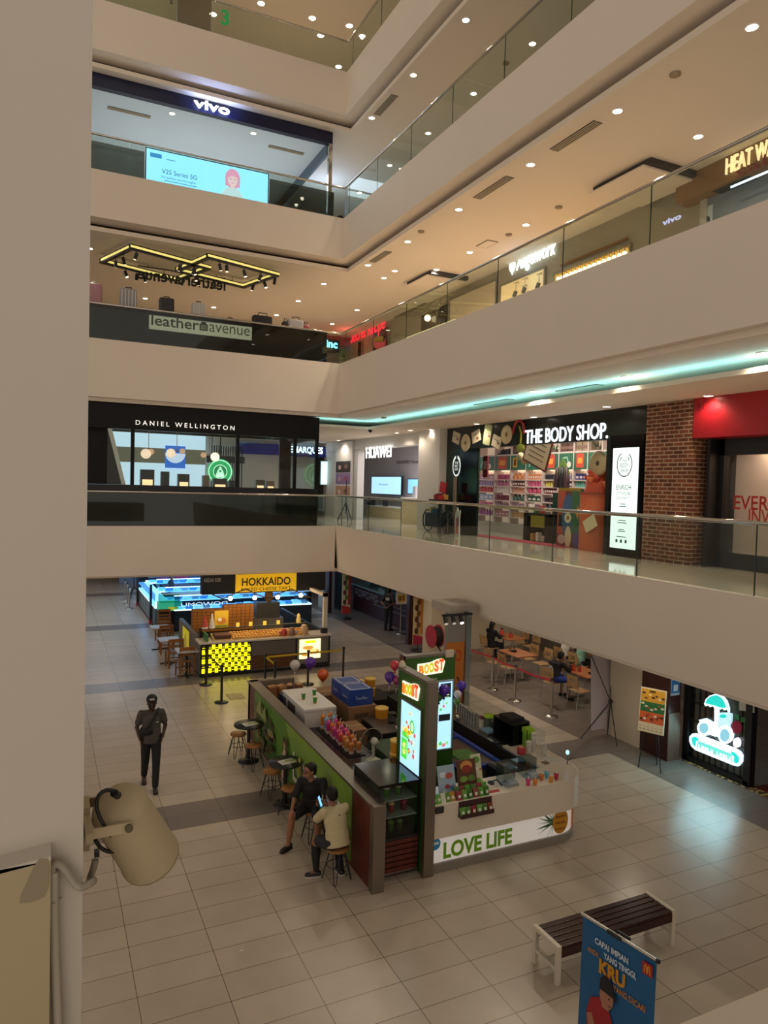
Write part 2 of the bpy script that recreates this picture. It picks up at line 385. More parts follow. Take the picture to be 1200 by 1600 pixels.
for i, (k, nm) in enumerate((('l1', 'first'), ('l2', 'second'), ('l3', 'third'), ('l4', 'fourth'))):
    fl, cb, bt, ce = LV[k]
    MB().prism(Lp(XF+.12, YB+.12), fl-.3, fl, GALF).struct('floor', 'polished tile floor of the %s gallery' % nm)
    m = MB()
    if k != 'l1':
        m.prism(Lring(XF, YB, .14), bt, cb, WALL)
    else:
        m.bx(-9, YB, bt, XF-.02, YB+.14, cb, WALL)
        p = [(XF-.02, YB), (XF-.02, YB+.14), (XF+.3, YB+.14), (XF+.3, YB)]
        # right front leans back towards its foot, and the slanting pilaster in the corner
        a = [(XF-.02, YB+.1, cb), (XF-.02, -3, cb), (XF+.12, -3, cb), (XF+.12, YB+.1, cb)]
        b = [(XF+.12, YB+.1, bt), (XF+.06, -3, bt), (XF+.24, -3, bt), (XF+.3, YB+.1, bt)]
        m.add(a+b, [(0, 3, 2, 1), (4, 5, 6, 7), (0, 1, 5, 4), (1, 2, 6, 5), (2, 3, 7, 6), (3, 0, 4, 7)], WALL)
        q = [uy(525, 822, YB-.03), uy(538, 822, YB-.03), uy(557, 897.5, YB-.03), uy(540, 893, YB-.03)]
        m.ext(q, (0, .12, 0), WALL)
    m.struct('trim', 'pale gallery front below the %s railing' % nm)
    m = MB().prism(Lring(XF+.14 if k != 'l1' else XF+.26, YB+.14, .5), bt, bt+.05, CEIL)
    m.prism(Lp(XF+.34 if k == 'l3' or k == 'l4' else XF+.16, YB+.4 if k == 'l3' or k == 'l4' else YB+.2), ce, ce+.12, CEIL)
    m.struct('ceiling', 'pale plaster ceiling under the %s gallery' % nm)
MB().prism([(-9, YB-3), (XF-3, YB-3), (XF-3, -3), (24, -3), (24, 50), (-9, 50)], 22.1, 22.3, CEIL).struct('ceiling', 'pale plaster ceiling above the topmost gallery')
# first gallery: the lower ceiling with a lit cove along its edge
cx, cy, cz = 9.78, 21.9, 7.4
MB().prism(Lp(cx, cy), cz, cz+.05, CEIL).prism(Lring(cx, cy, .04), cz+.05, cz+.085, CEIL).struct('ceiling', 'lower ceiling of the first gallery behind the lit cove')
m = MB(); LED = E('#8fe4f6', 12.)
m.bx(cx+.12, -3, cz+.06, cx+.17, cy+.1, cz+.09, LED).bx(6.9, cy+.12, cz+.06, cx+.17, cy+.17, cz+.09, LED)
m.solo('cove_light', 'turquoise light strip hidden in the first gallery ceiling cove', 'strip light')
MB().bx(15.5, -3, 0, 15.7, 50, 22, M('shop_dark_wall', '#5b5148', .8)).struct('wall_right', 'rear wall of the shops on the right')
MB().bx(-9, 44, 0, 24, 44.2, 22, WALL).struct('wall_back', 'far wall of the mall')

# ---- near pillar, on the left
PY = 2.1
px_ = ux(136, 800, .0001) if False else uy(136, 800, PY).x
m = MB().bx(-2.2, PY, -0., px_, PY+1.0, 22, PILW); pillar = m.struct('wall_left', 'tall off-white pillar at the left edge')
lx = uy(78, 1500, PY-.06).x; lz = uy(78, 1345, PY-.06).z
m = MB().bx(-2.2, PY-.06, 1.5, lx, PY, lz, plaster('boxing_paint', '#ad9f80', .04))
m.ext([(-2.2, PY-.06, lz-.2), (lx, PY-.06, lz), (lx, PY, lz+.01), (-2.2, PY, lz-.16)], (0, 0, .012), PILW)
m.struct('trim', 'cream boxing on the pillar with a sloping top edge')
g = plaster('grey_patch', '#92866f', .1)
a = Art(uy(28, 1412, PY-.0605), XR, ZU); k = .0019
a.poly([(.004, 0), (.03, -.003), (.06, .003), (.072, .03), (.074, .075), (.07, .105), (.05, .11), (.036, .09), (.02, .05), (.006, .02)], g)
w = a.done('trim', None); w['kind'] = 'structure'; w['label'] = 'grey patch of filler on the cream boxing'; w['category'] = 'stain'
m = MB().bx(.3, -.6, 3.2, 5.0, 1.24, 4.19, WALL); m.struct('trim', 'pale curb of the near gallery at the lower right')

# ---- railings
def railing(k, nm, side):
    fl, cb, bt, ce = LV[k]; top = cb+1.0
    if side == 'back':
        t = thing('railing', 'glass railing with steel handrail along the %s back gallery' % nm, 'railing', (0, YB+.07, cb), group=None)
        MB().tube([(-6, YB+.07, top-.03), (XF+.05, YB+.07, top-.03)], .032, CHROME, 12).build('handrail', t)
        js = [-4.5, -2.3, -.13, 2.04, 4.21, 6.42, XF+.06]
        for a, b in zip(js, js[1:]): MB().bx(a+.003, YB+.064, cb-.02, b-.003, YB+.076, top-.05, RAILG).build('glass_panel', t)
    else:
        t = thing('railing', 'glass railing with steel handrail along the %s right gallery' % nm, 'railing', (XF+.06, 10, cb))
        MB().tube([(XF+.05, YB+.07, top-.03), (XF+.07, 0, top-.03)], .032, CHROME, 12).build('handrail', t)
        js = [YB+.06]+[10.57+2.09*i for i in range(5, -5, -1)]
        for a, b in zip(js, js[1:]):
            mb = MB().bx(XF+.055, b+.006, cb-.02, XF+.067, a-.006, top-.05, RAILG)
            mb.bx(XF+.054, b-.006, cb-.02, XF+.068, b+.006, top-.05, M('glass_edge', '#20332c', .3)); mb.build('glass_panel', t)
    return t
for k, nm in (('l1', 'first'), ('l2', 'second'), ('l3', 'third'), ('l4', 'fourth')):
    for sd in ('back', 'side'): railing(k, nm, sd)

# ---- recessed downlights
DISC = E('#fff0d8', 16.)
RING = M('lamp_ring', '#f1ece2', .4)
def downlight(P, r=.085, energy=LAMP):
    t = thing('downlight', '', 'ceiling light', P)
    MB().lathe([(r*1.28, 0), (r*1.28, -.012), (r, -.016), (r, 0)], (0, 0, 0), RING).build('ring', t, local=True)
    MB().lathe([(0.0001, -.006), (r, -.008), (r, -.001)], (0, 0, 0), DISC).build('lens', t, local=True)
    if energy: lampat('light', 'SPOT', V(P)+V((0, 0, -.05)), energy, t, size=2.5)
    return t
DL = {'topmost': (22.1, [(408, 5), (488, 28), (546, 40), (501, 55), (333, 22), (529, 104)]),
 'third': (16.88, [(728, 31), (646, 117), (581, 184), (832, 68), (740, 146), (669, 208), (609, 258), (562, 301)]),
 'second': (12.42, [(1175, 42), (965, 173), (1091, 213), (829, 257), (717, 327), (822, 351), (637, 377), (734, 394), (575, 414), (617, 423), (600, 434), (682, 421), (506, 443), (558, 484), (519, 506), (140, 388), (227, 466), (334, 480), (466, 470), (432, 492)]),
 'first lower': (7.4, [(1107, 618), (948, 635), (745, 662), (674, 671), (641, 672), (620, 676), (834, 651), (529, 688), (569, 688)]),
 'first upper': (7.68, [(1193, 551), (980, 588), (835, 611)])}
for nm, (z, pts) in DL.items():
    L = []
    for p in pts:
        P = uz(p[0], p[1], z); e = LAMP*{'first lower': .35, 'third': .5, 'topmost': 1.1, 'first upper': 1.5}.get(nm, 1.1)
        if P.length > 60: continue
        L.append(downlight(P, .085 if nm != 'topmost' else .12, e))
    rank(L, 'round recessed downlight in the %s gallery ceiling, {} from left' % nm)
# unseen downlights added for fill come later, with the ground floor
def vent(c, ln, wd, along, z, label):
    t = thing('air_vent', label, 'vent', (c.x, c.y, z))
    d = (ln/2, wd/2) if along == 'x' else (wd/2, ln/2)
    MB().bx(-d[0], -d[1], -.012, d[0], d[1], 0, DGREY).build('slot', t, local=True)
    m = MB()
    for i in range(4):
        o = -wd/2+wd*(i+.5)/4
        if along == 'x': m.bx(-ln/2, o-.012, -.02, ln/2, o+.012, -.008, C('#b6a88f'))
        else: m.bx(o-.012, -ln/2, -.02, o+.012, ln/2, -.008, C('#b6a88f'))
    m.build('louvres', t, local=True); return t
VE = [((865, 232), (935, 193), 12.42, 'second'), ((745, 308), (797, 278), 12.42, 'second'), ((580, 408), (609, 394), 12.42, 'second'), ((590, 178), (616, 150), 16.88, 'third'), ((868, 610), (942, 602), 7.68, 'first'), ((745, 632), (798, 624), 7.68, 'first')]
vs = []
for a, b, z, nm in VE:
    A, B = uz(*a, z), uz(*b, z); c = (A+B)/2
    vs.append(vent(c, min(2.2, abs(A.y-B.y)+.1), .22, 'y', z, ''))
rank(vs, 'long dark air slot in a gallery ceiling, {} slot from left')
# dropped rafts and an access hatch in the second gallery ceiling
a, b, c = uz(922, 303, 12.25), uz(1010, 261, 12.25), uz(1075, 283, 12.25)
MB().bx(a.x, b.y, 12.25, c.x+.2, a.y, 12.29, CEIL).bx(a.x+.1, b.y-.1, 12.30, c.x+.25, a.y+.02, 12.42, DGREY).solo('ceiling_raft', 'square dropped ceiling raft nearest the upper right corner', 'ceiling panel')  # dark block above the raft paints the shaded gap around it
a, b, c = uz(632, 449, 12.25), uz(676, 432, 12.25), uz(722, 438, 12.25)
MB().bx(a.x, b.y, 12.25, c.x+.2, a.y, 12.29, CEIL).bx(a.x+.1, b.y-.1, 12.30, c.x+.25, a.y+.02, 12.42, DGREY).solo('ceiling_raft', 'smaller dropped ceiling raft left of the white script sign', 'ceiling panel')  # shade over this raft is likewise a dark block
P = uz(761, 381, 12.42); MB().bx(P.x-.18, P.y-.3, 12.405, P.x+.18, P.y+.3, 12.42, C('#8d7c66')).bx(P.x-.15, P.y-.27, 12.40, P.x+.15, P.y+.27, 12.406, CEIL).solo('access_hatch', 'thin-framed rectangular access hatch in the second gallery ceiling', 'hatch')
sm = []
for p, z in (((873, 323), 12.42), ((795, 366), 12.42), ((658, 361), 12.42), ((600, 652), 7.68), ((790, 98), 16.88), ((1055, 115), 12.42)):
    P = uz(*p, z); sm.append(MB().lathe([(.09, 0), (.09, -.03), (.05, -.05), (0.0001, -.05)], P, C('#9b8870')).solo('smoke_detector', '', 'detector'))
rank(sm, 'small round detector on a gallery ceiling, {} from left')
P = V((9.88, 22.0, 7.4))
MB().lathe([(.07, 0), (.07, -.03), (.055, -.06), (.03, -.09), (.0001, -.1)], P, BLK2).solo('camera_dome', 'small black camera dome at the corner of the lit cove', 'camera')
# ================================================================= first gallery
F1 = 4.10
DWB = M('kiosk_black', '#0e0d0e', .4, spec=.2)
# ---- black glazed watch kiosk behind the back railing
y0, y1 = 21.62, 24.6
xL, xR = -3.0, uy(497, 740, y0).x
zh0, zh1 = uy(300, 676, y0).z, uy(300, 651, y0).z
zs = uy(300, 765, y0).z; zw = zs+.13
t = thing('watch_kiosk', 'black glazed kiosk with white spaced lettering behind the first back railing', 'kiosk', (3, y0+1, F1))
MB().bx(xL, y0, F1, xR, y0+.06, zs+.1, BLK2).bx(xR-.06, y0+.06, F1, xR, y1, zs+.1, BLK2).build('lower_panel', t)
MB().bx(xL, y0-.02, zh0, xR, y0+.25, zh1+.22, DWB).bx(xR-.25, y0+.25, zh0, xR, y1, zh1+.22, DWB).bx(xL, y1-.2, zh0+.1, xR, y1, zh1+.2, DWB).build('header', t)
MB().bx(xL, y0, zh1+.1, xR, y1, zh1+.16, C('#c9bfae')).build('roof', t)
for px in (207, 371, 461, 495):
    p = uy(px, 730, y0).x; MB().bx(p-.05, y0+.01, zs+.05, p+.05, y0+.1, zh0+.02, DWB).build('post', t)
MB().bx(xR-.1, y1-.1, zs, xR, y1, zh0+.1, DWB).build('post', t)
a, b = uy(168, 682, y0).x, uy(192, 762, y0).x
MB().ext([(a, y0+.05, zh0), (a+.12, y0+.05, zh0), (b+.08, y0+.05, zs+.1), (b-.03, y0+.05, zs+.1)], (0, .3, 0), STEEL).build('slanted_mirror', t)
MB().ext([(xL, y0+.3, zh0), (a, y0+.3, zh0), (b, y0+.3, zs+.1), (xL, y0+.3, zs+.1)], (0, .05, 0), DWB).build('blind_panel', t)
MB().bx(a, y0+.03, zs+.1, xR-.03, y0+.045, zh0, CLEAR).build('front_pane', t)
MB().bx(xR-.05, y0+.2, zs+.1, xR-.035, y1-.1, zh0, CLEAR).build('side_pane', t)
MB().bx(xL, y0+.06, zs-.12, xR-.06, y0+1.0, zs+.02, C('#26241f', .3)).build('display_shelf', t)
p = uy(884 if 0 else 442, 720, y0+1.6)
MB().bx(uy(437, 700, y0+.7).x, y0+.7, zs, uy(455, 700, y0+.7).x, y0+.78, zh0, C('#3a2823', .4)).build('poster_panel', t)
o = uy(212, 663.5, y0-.02)
text(t, 'lettering', 'D A N I E L   W E L L I N G T O N', V((o.x, y0-.022, o.z)), XR, ZU, .13, E('#e8e4dc', 1.0), w=uy(366, 668, y0).x-o.x, bold=.0, ext=.02)
# the globes hanging inside
for i, (px, py, rr, px2) in enumerate(((228, 709, .15, 236), (267, 708, .14, 285), (336, 714, .14, 318))):
    P = uy(px, py, y0+.7); Q = uy(px2, py-3, y0+.75)
    l = thing('pendant_lamp', ['leftmost twin globe pendant in the watch kiosk', 'middle twin globe pendant in the watch kiosk', 'rightmost twin globe pendant in the watch kiosk'][i], 'lamp', P, group='pendants in the kiosk')
    MB().sph((0, 0, 0), rr, E('#f3d7b8' if i < 2 else '#ffe9c4', 1.1 if i < 2 else 1.8)).build('globe', l, local=True)
    MB().sph(Q-P, rr*.62, E('#d8ad86', .7)).build('small_globe', l, local=True)
    h = ((P+Q)/2).x-P.x
    MB().tube([(0, 0, .05), (h, 0, .06), (Q-P)+V((0, 0, .03))], .012, C('#b08a60', .3)).tube([(h, 0, .06), (h, 0, zh0-P.z+.1)], .008, C('#b08a60', .3)).build('stem', l, local=True)
BX = [(231, 735, 758, 22, 'black watch box with a lit window in the kiosk display', '#191414', .12), (259, 738, 754, 13, 'tall dark watch stand beside the black watch box', '#211f1c', 0), (288, 742, 757, 18, 'open dark watch box with warm light in the kiosk display', '#2b2420', .1), (323, 744, 758, 10, 'beige watch stand left of the green round sign', '#8a7462', 0), (345, 749, 758, 22, 'low lit watch tray under the green round sign', '#3a2a20', .08), (363, 752, 760, 8, 'small dark box beside the kiosk post', '#15181c', 0), (408, 751, 762, 14, 'glass watch case holding a warm light in the right bay', '#5a4636', .1), (424, 753, 762, 12, 'glass watch case with a pale stand in the right bay', '#8d6f58', .1)]
for px, ta, tb, w, lb, c, lit in BX:
    A, B = uy(px-w/2, tb, y0+.45), uy(px+w/2, ta, y0+.45)
    t2 = thing('watch_display', lb, 'display box', (A.x+B.x)/2 if 0 else V(((A.x+B.x)/2, y0+.55, zs+.02)))
    m = MB(); w2 = (B.x-A.x)/2; h = max(.12, B.z-zs)
    m.bx(-w2, -.02, 0, w2, .2, h, C(c, .4)); m.build('case', t2, local=True)
    if lit: MB().bx(-w2*.75, -.03, .03, w2*.75, -.02, max(.1, h*.45), E('#ffd9a0', 1.3)).build('lit_window', t2, local=True)
# things seen through the kiosk, on the gallery behind it
def green_sign():
    P = uy(344, 737, 27.0); r = .48
    t = thing('round_sign', 'round green lit coffee sign seen through the watch kiosk', 'sign', P)
    MB().cyl((0, 0, 0), (0, .1, 0), r, E('#1d9a55', 1.3), n=32).build('disc', t, local=True)
    a = Art(P+V((0, -.003, 0)), XR, ZU); w = E('#c7f5d8', 1.3); g = E('#1d9a55', 1.3)
    a.disc(0, 0, r*.93, w, n=32).disc(0, 0, r*.86, g, n=32).disc(0, 0, r*.56, w, n=28).disc(0, 0, r*.5, E('#157a43', 1.2), n=28)
    a.disc(0, .02, r*.2, w).poly([(-r*.3, -r*.45), (-r*.14, 0), (r*.14, 0), (r*.3, -r*.45)], w).disc(0, .02, r*.11, g)
    for s in (-1, 1): a.line([(s*r*.2, .02), (s*r*.3, -.14), (s*r*.2, -.22)], .03, w)
    a.poly([(-.07, .12), (0, .2), (.07, .12)], w)
    a.done('emblem', t)
    MB().cyl((0, .05, r*.9), (0, .05, 7.4-P.z), .02, BLACK, n=6).build('rod', t, local=True)
green_sign()
P = uy(352, 718, 27.3); MB().bx(P.x-.7, 27.3, P.z-.13, P.x+.75, 27.4, P.z+.13, BLACK).cyl((P.x-.5, 27.35, P.z+.1), (P.x-.5, 27.35, 7.4), .015, BLACK, n=6).cyl((P.x+.5, 27.35, P.z+.1), (P.x+.5, 27.35, 7.4), .015, BLACK, n=6).solo('hanging_sign', 'black lozenge direction sign hanging above the green round sign', 'sign')
m = MB()
for i in range(14): x = uy(330, 740, 27.6).x+i*.09; m.bx(x, 27.6, F1, x+.035, 27.66, 6.9, C('#2b2b2e'))
m.solo('slatted_screen', 'dark vertical slatted screen behind the green round sign', 'screen')
MB().bx(-3, 30.0, F1, 6.0, 30.2, 7.38, E('#b4d0e0', 1.15)).bx(-3, 29.95, 6.2, 6.0, 30.0, 6.8, E('#86836c', .3)).solo('glazed_shopfront', 'pale blue glazed shopfront far behind the watch kiosk', 'shopfront')
a = Art(uy(270, 712, 29.94), XR, ZU); a.rect(-.3, -.5, .5, .4, E('#2f6fd0', .8)).disc(.1, .1, .4, E('#d3e6ff', .8), a0=math.pi, a1=2*math.pi).done('poster', None); 
tag(bpy.data.objects['poster'], 'blue poster with a white crescent seen through the watch kiosk', 'poster'); LOC['poster'] = (V((0, 0, 0)), 0)
# ---- far shops at the corner
yb = 31.0
MB().bx(6.2, yb, F1, 11.2, yb+.2, 7.4, C('#d6d2cb', .7)).struct('wall_back', 'white far wall beyond the first gallery corner')
A, B = uy(458, 696, 30.9), uy(513, 715, 30.9)
t = thing('shop_sign', 'dark blue shop sign with glowing white letters right of the watch kiosk', 'sign', ((A.x+B.x)/2, 30.8, B.z))
MB().bx(A.x-2.5, 30.75, B.z, B.x, 30.95, A.z, M('navy', '#16206e', .4, emit=.25)).build('board', t)
text(t, 'lettering', 'TELEMARQUES', V((A.x-.7, 30.74, B.z+.16)), XR, ZU, .28, E('#d9f4ff', 4.0), w=uy(505, 700, 30.7).x-A.x+.7, bold=.02)
A, B = uy(502, 721, 30.5), uy(514, 757, 30.5)
t = thing('lit_poster', 'narrow pale cyan light box under the dark blue shop sign', 'light box', ((A.x+B.x)/2, 30.5, B.z))
MB().bx(A.x-.03, 30.5, B.z-.03, B.x+.03, 30.56, A.z+.03, C('#8aa0a0')).build('case', t)
MB().bx(A.x, 30.49, B.z, B.x, 30.5, A.z, E('#bdf2f4', 1.6)).build('screen', t)
MB().bx(A.x+.2, 30.6, F1, A.x+.3, 30.7, B.z, C('#77706a')).build('post', t)
# ---- phone shop on the right, beyond the white pillar
XS = 11.6
MB().bx(11.35, 19.83, F1, 12.2, 21.25, 7.4, C('#d3ccc3', .55)).struct('trim', 'white corner pillar between the phone shop and the dark green shop')
MB().bx(XS, 21.25, 6.98, 12.0, 30.9, 7.4, C('#d8d3cc', .6)).struct('trim', 'white bulkhead above the phone shop')
MB().bx(15.0, 21, F1, 15.1, 34, 7.4, C('#d4d0d6', .7)).struct('wall_right', 'white rear wall of the phone shop')
MB().bx(XS, 27.0, F1, 11.9, 30.9, 7.0, C('#cfcac4', .6)).struct('trim', 'white shopfront pier beside the phone shop')
o = ux(571, 716, XS-.1)
t = thing('shop_sign', 'white letters on the phone shop front', 'sign', (XS-.1, o.y-1, o.z))
lampat('shop_fill', 'AREA', (13.2, 24.5, 7.2), 150, t, color=(.97, .95, 1), sx=2, sy=5); lampat('front_fill', 'AREA', (10.6, 26, 7.2), 25, t, color=(1, .95, .9), sx=.6, sy=6)  # unseen area lamps added to brighten the phone shop and its front
e_ = ux(610, 714, XS-.1)
text(t, 'lettering', 'HUAWEI', V((XS-.06, o.y, (o.z+e_.z)/2)), YD, ZU, .43, E('#ffffff', 2.2), w=o.y-e_.y, bold=.0, ext=.03)
o = ux(617, 725, 14.9); text(t, 'small_lettering', 'HUAWEI Vision', V((14.98, o.y, o.z)), YD, ZU, .16, C('#4c4a50'), w=2.3)
def tv(name, label, ca, cb, x, col):
    A, B = ux(ca[0], ca[1], x), ux(cb[0], cb[1], x); t = thing(name, label, 'screen', (x, (A.y+B.y)/2, B.z))
    MB().bx(x+.002, B.y-.04, B.z-.04, x+.1, A.y+.04, A.z+.04, BLACK).build('case', t)
    MB().bx(x-.003, B.y, B.z, x+.001, A.y, A.z, E(col, 1.25)).build('screen', t); MB().bx(x+.1, (A.y+B.y)/2-.3, B.z+.2, 15.0, (A.y+B.y)/2+.3, A.z-.2, C('#8d8a88')).build('wall_mount', t); return t, A, B
t, A, B = tv('television', 'large pale blue wall television in the phone shop', (581, 745), (626, 773), 14.6, '#a6d4f6')
text(t, 'caption', 'Huawei', V((14.59, A.y-.9, (A.z+B.z)/2)), YD, ZU, .1, C('#3b5a78'), w=1.0, ext=0)
t, A, B = tv('television', 'smaller blue television showing a man in the phone shop', (638, 749), (664, 772), 14.2, '#74b0ea')
a = Art(V((14.195, A.y, B.z)), YD, ZU); w = A.y-B.y; h = A.z-B.z
a.poly([(w*.55, 0), (w*.6, h*.42), (w*.78, h*.5), (w*.98, h*.4), (w, 0)], C('#2a3350')).disc(w*.79, h*.68, h*.13, C('#c49a86'), ry=h*.17).poly([(w*.76, 0), (w*.79, h*.45), (w*.83, 0)], C('#d86a90')).done('picture', t)
WD = wood('pale_wood', '#c9b084', '#d9c49a', .5, 1)
for i, (p, q, x, lb) in enumerate((((573, 789), (626, 809), 13.6, 'low pale wood drawer unit with phones on top in the phone shop'), ((628, 777), (664, 812), 12.6, 'pale wood display table in front of the smaller television'))):
    A, B = ux(p[0], p[1], x), ux(q[0], q[1], x); t = thing('display_unit', lb, 'cabinet', (x+.3, (A.y+B.y)/2, F1))
    MB().bx(x, B.y, F1, x+.7, A.y, A.z-.04, WD).build('body', t)
    MB().bx(x-.03, B.y-.03, A.z-.04, x+.73, A.y+.03, A.z, C('#eee9e2', .3)).build('worktop', t)
for i, (px, py, x, h, lb) in enumerate(((577, 788, 13.8, .16, 'leftmost small dark phone stand on the low drawer unit'), (583, 788, 13.8, .25, 'black phone stand on the low drawer unit'), (602, 789, 13.8, .3, 'thin upright phone on the low drawer unit'), (649, 776, 12.8, .45, 'white speaker on the pale wood display table'), (657, 776, 12.8, .3, 'black speaker on the pale wood display table'))):
    P = ux(px, py, x); z = ux(573, 789, 13.6).z if i < 3 else ux(628, 777, 12.6).z
    MB().bx(x-.06, P.y-.12, z, x+.06, P.y+.12, z+h, C('#e8e4e2' if i == 3 else '#1d1d22', .3)).bx(x-.07, P.y-.1, z+.03, x-.06, P.y+.1, z+h-.03, C('#b9c3cc' if i == 3 else '#3b4652', .2)).solo('phone_display' if i < 3 else 'speaker', lb, 'gadget')
A, B = ux(528, 663, XS-.02), ux(551, 773, XS-.02)
t = thing('poster_board', 'tall white board with food posters beside the phone shop', 'poster', (XS, (A.y+B.y)/2, F1))
MB().bx(XS-.1, B.y, F1, XS-.02, A.y, min(A.z, 7.36), C('#dcd7d0', .5)).build('board', t)
a = Art(V((XS-.101, A.y, F1)), YD, ZU); w = A.y-B.y
z0 = B.z-F1
for k, (u, v, c) in enumerate(((.05, 1.0, '#b9876a'), (.05, 1.55, '#8a6f9a'), (.05, 2.05, '#33261f'))):
    a.rect(w*.06, v-.1, w*.94, v+.38, C(c)); a.disc(w*.3, v+.12, .15, C('#c9a0a0' if k else '#d8c2b0'), ry=.1).disc(w*.68, v+.15, .2, C('#a0506a' if k == 1 else '#7a5a48'), ry=.1)
a.done('print', t)
# a folded tripod stand seen through the railing glass
P = uz(540, 815, F1)
t = thing('tripod_stand', 'thin black tripod stand behind the glass railing corner', 'stand', P)
for k in range(3): an = 2.1*k+.4; MB().tube([(0, 0, .75), (.33*math.cos(an), .33*math.sin(an), .012)], .018, BLACK, 6).build('leg', t, local=True)
MB().tube([(0, 0, .3), (0, 0, 1.6)], .016, BLACK, 6).build('pole', t, local=True)

# ---- dark green cosmetics shop
GRN = M('shop_green', '#0d2a1d', .35); GBK = M('shop_black_green', '#0b110e', .3)
zt, zo = 7.4, 6.72
yl, yr, ya, yb_ = 19.8, 11.4, 17.98, 12.6
t = thing('shopfront', 'dark green shopfront with glowing white lettering', 'shopfront', (XS, 15.6, F1))
MB().bx(XS, yr, zo, XS+.2, yl, zt, GBK).build('header', t)
MB().bx(XS, ya, F1, XS+.08, yl, zo, GRN).build('left_panel', t)
MB().bx(XS-.01, ya, F1, XS+.02, ya+1.0, zo, BLK2).build('black_mirror', t)
MB().bx(XS, yr, F1, XS+.12, yb_, zo, GBK).build('right_panel', t)
o, e_ = ux(821, 692, XS), ux(950, 686, XS)
text(t, 'lettering', 'THE BODY SHOP.', V((XS-.003, o.y, (o.z+e_.z)/2)), YD, ZU, .36, E('#eaf8ff', 1.7), w=o.y-e_.y, bold=.004, ext=.02)
lampat('shop_fill', 'AREA', (12.4, 15.5, 7.2), 90, t, color=(1, .92, .84), sx=.8, sy=5)  # unseen area lamp added to brighten the shop interior
MB().bx(XS+.2, yr, 7.3, 13.8, yl, 7.38, C('#d8d0c6')).build('inner_ceiling', t)
# emblem roundel on the left panel
P = ux(713, 728, XS-.02); a = Art(V((XS-.012, P.y, P.z)), YD, ZU); w_ = E('#e8efe9', .8)
a.disc(0, 0, .24, w_, ry=.33).disc(0, -.02, .19, GRN, ry=.26).rect(-.05, .2, .05, .4, GRN).done('roundel', t)
for k, s in enumerate(('THE', 'BODY', 'SHOP')): text(t, 'roundel_lettering', s, V((XS-.016, P.y, P.z+.06-.1*k)), YD, ZU, .075, w_, w=.2, align='C', ext=0)
MB().bx(XS-.06, P.y-.05, F1+.3, XS-.01, P.y+.08, P.z-.35, C('#8d7766')).build('hanging_strip', t)
# paper letters and rosettes hung on the header
for i, (px, py, kind) in enumerate(((713, 684, 'l'), (728, 692, 'r'), (744, 682, 'l'), (762, 679, 'b'), (776, 690, 'l'), (792, 679, 'r'))):
    P = ux(px, py, XS-.017 if kind != 'r' else XS); ti = (.3, 0, -.25, .2, .35, 0)[i]
    lb = ['cream paper envelope at the left end of the green header', 'round cream rosette, lower left on the green header', 'cream paper envelope between the rosette and the green banknote', 'tall pale green paper note on the header', 'lower cream envelope right of the green note', 'round cream rosette left of the glowing letters'][i]
    m = MB(); R = Matrix.Rotation(ti, 3, 'X')
    if kind == 'r': m.lathe([(.26, 0), (.27, .02), (.2, .035), (.18, .02), (.0001, .02)], P, C('#cbbd95'), ax=(-1, 0, 0)).lathe([(.07, .02), (.0001, .03)], P, C('#8d7a4c'), ax=(-1, 0, 0))
    else:
        sz = (.03, .42, .34) if kind == 'l' else (.03, .36, .6)
        m.ob(P, sz, C('#cfc4a4' if kind == 'l' else '#a9b083'), R); m.ob(P+V((-.018, -.1, -.05)), (.006, .12, .07), C('#8a5a48'), R)
        m.ob(P+V((-.018, .02, .05)), (.006, .26, .02), C('#77705c'), R)
    o = m.solo('paper_letter' if kind != 'r' else 'rosette', lb, 'decoration')
P = ux(810, 683, XS-.07)
m = MB().tube([P+V((0, .25*math.cos(a_), .1+.35*math.sin(a_))) for a_ in [i*.4 for i in range(9)]], .03, C('#b02c22')).tube([P+V((0, -.1, -.35)), P+V((0, -.12, .1)), P+V((0, -.02, .3))], .025, C('#8e8e2c'))
m.sph(P+V((0, -.1, -.3)), (.04, .2, .12), C('#7d8a2f')); m.solo('swirl_ornament', 'red and olive curling ornament left of the glowing letters', 'decoration')
# rear shelving seen through the opening
XB = 13.4
def zb(py): return ux(780, py, XB).z
divs = [ux(p, 750, XB).y for p in (746, 772, 797, 821, 847, 872, 895, 917, 939)]
divs.append(2*divs[-1]-divs[-2]); divs.append(2*divs[-1]-divs[-2])
zs_ = [zb(806), zb(793), zb(781), zb(769), zb(759), zb(749)]
zg0, zg1, ztp = zb(735), zb(713), zb(700)
SHELF = C('#d8c8c0', .5); GLOW = E('#ffe6c2', 1.0)
ct = thing('wall_shelving', 'white backlit wall shelving full of bottles inside the cosmetics shop', 'shelf', (XB+.3, 17, F1))
MB().bx(XB+.36, divs[-1], F1, XB+.4, divs[0], zt, M('shelf_back', '#e6d5c6', .6, emit=.28, ecol='#ffe2c4')).build('back_panel', ct)
MB().bx(XB-.04, divs[-1], F1, XB+.36, divs[0], zs_[0]-.22, C('#b9aca2', .4)).build('base_cabinet', ct)
for y in divs: MB().bx(XB, y-.025, zs_[0]-.22, XB+.36, y+.025, ztp+.1, SHELF).build('upright', ct)
for z in zs_: MB().bx(XB, divs[-1], z-.03, XB+.36, divs[0], z, SHELF).build('shelf', ct)
MB().bx(XB+.02, divs[-1], zg1, XB+.36, divs[0], zg1+.05, SHELF).build('shelf', ct)
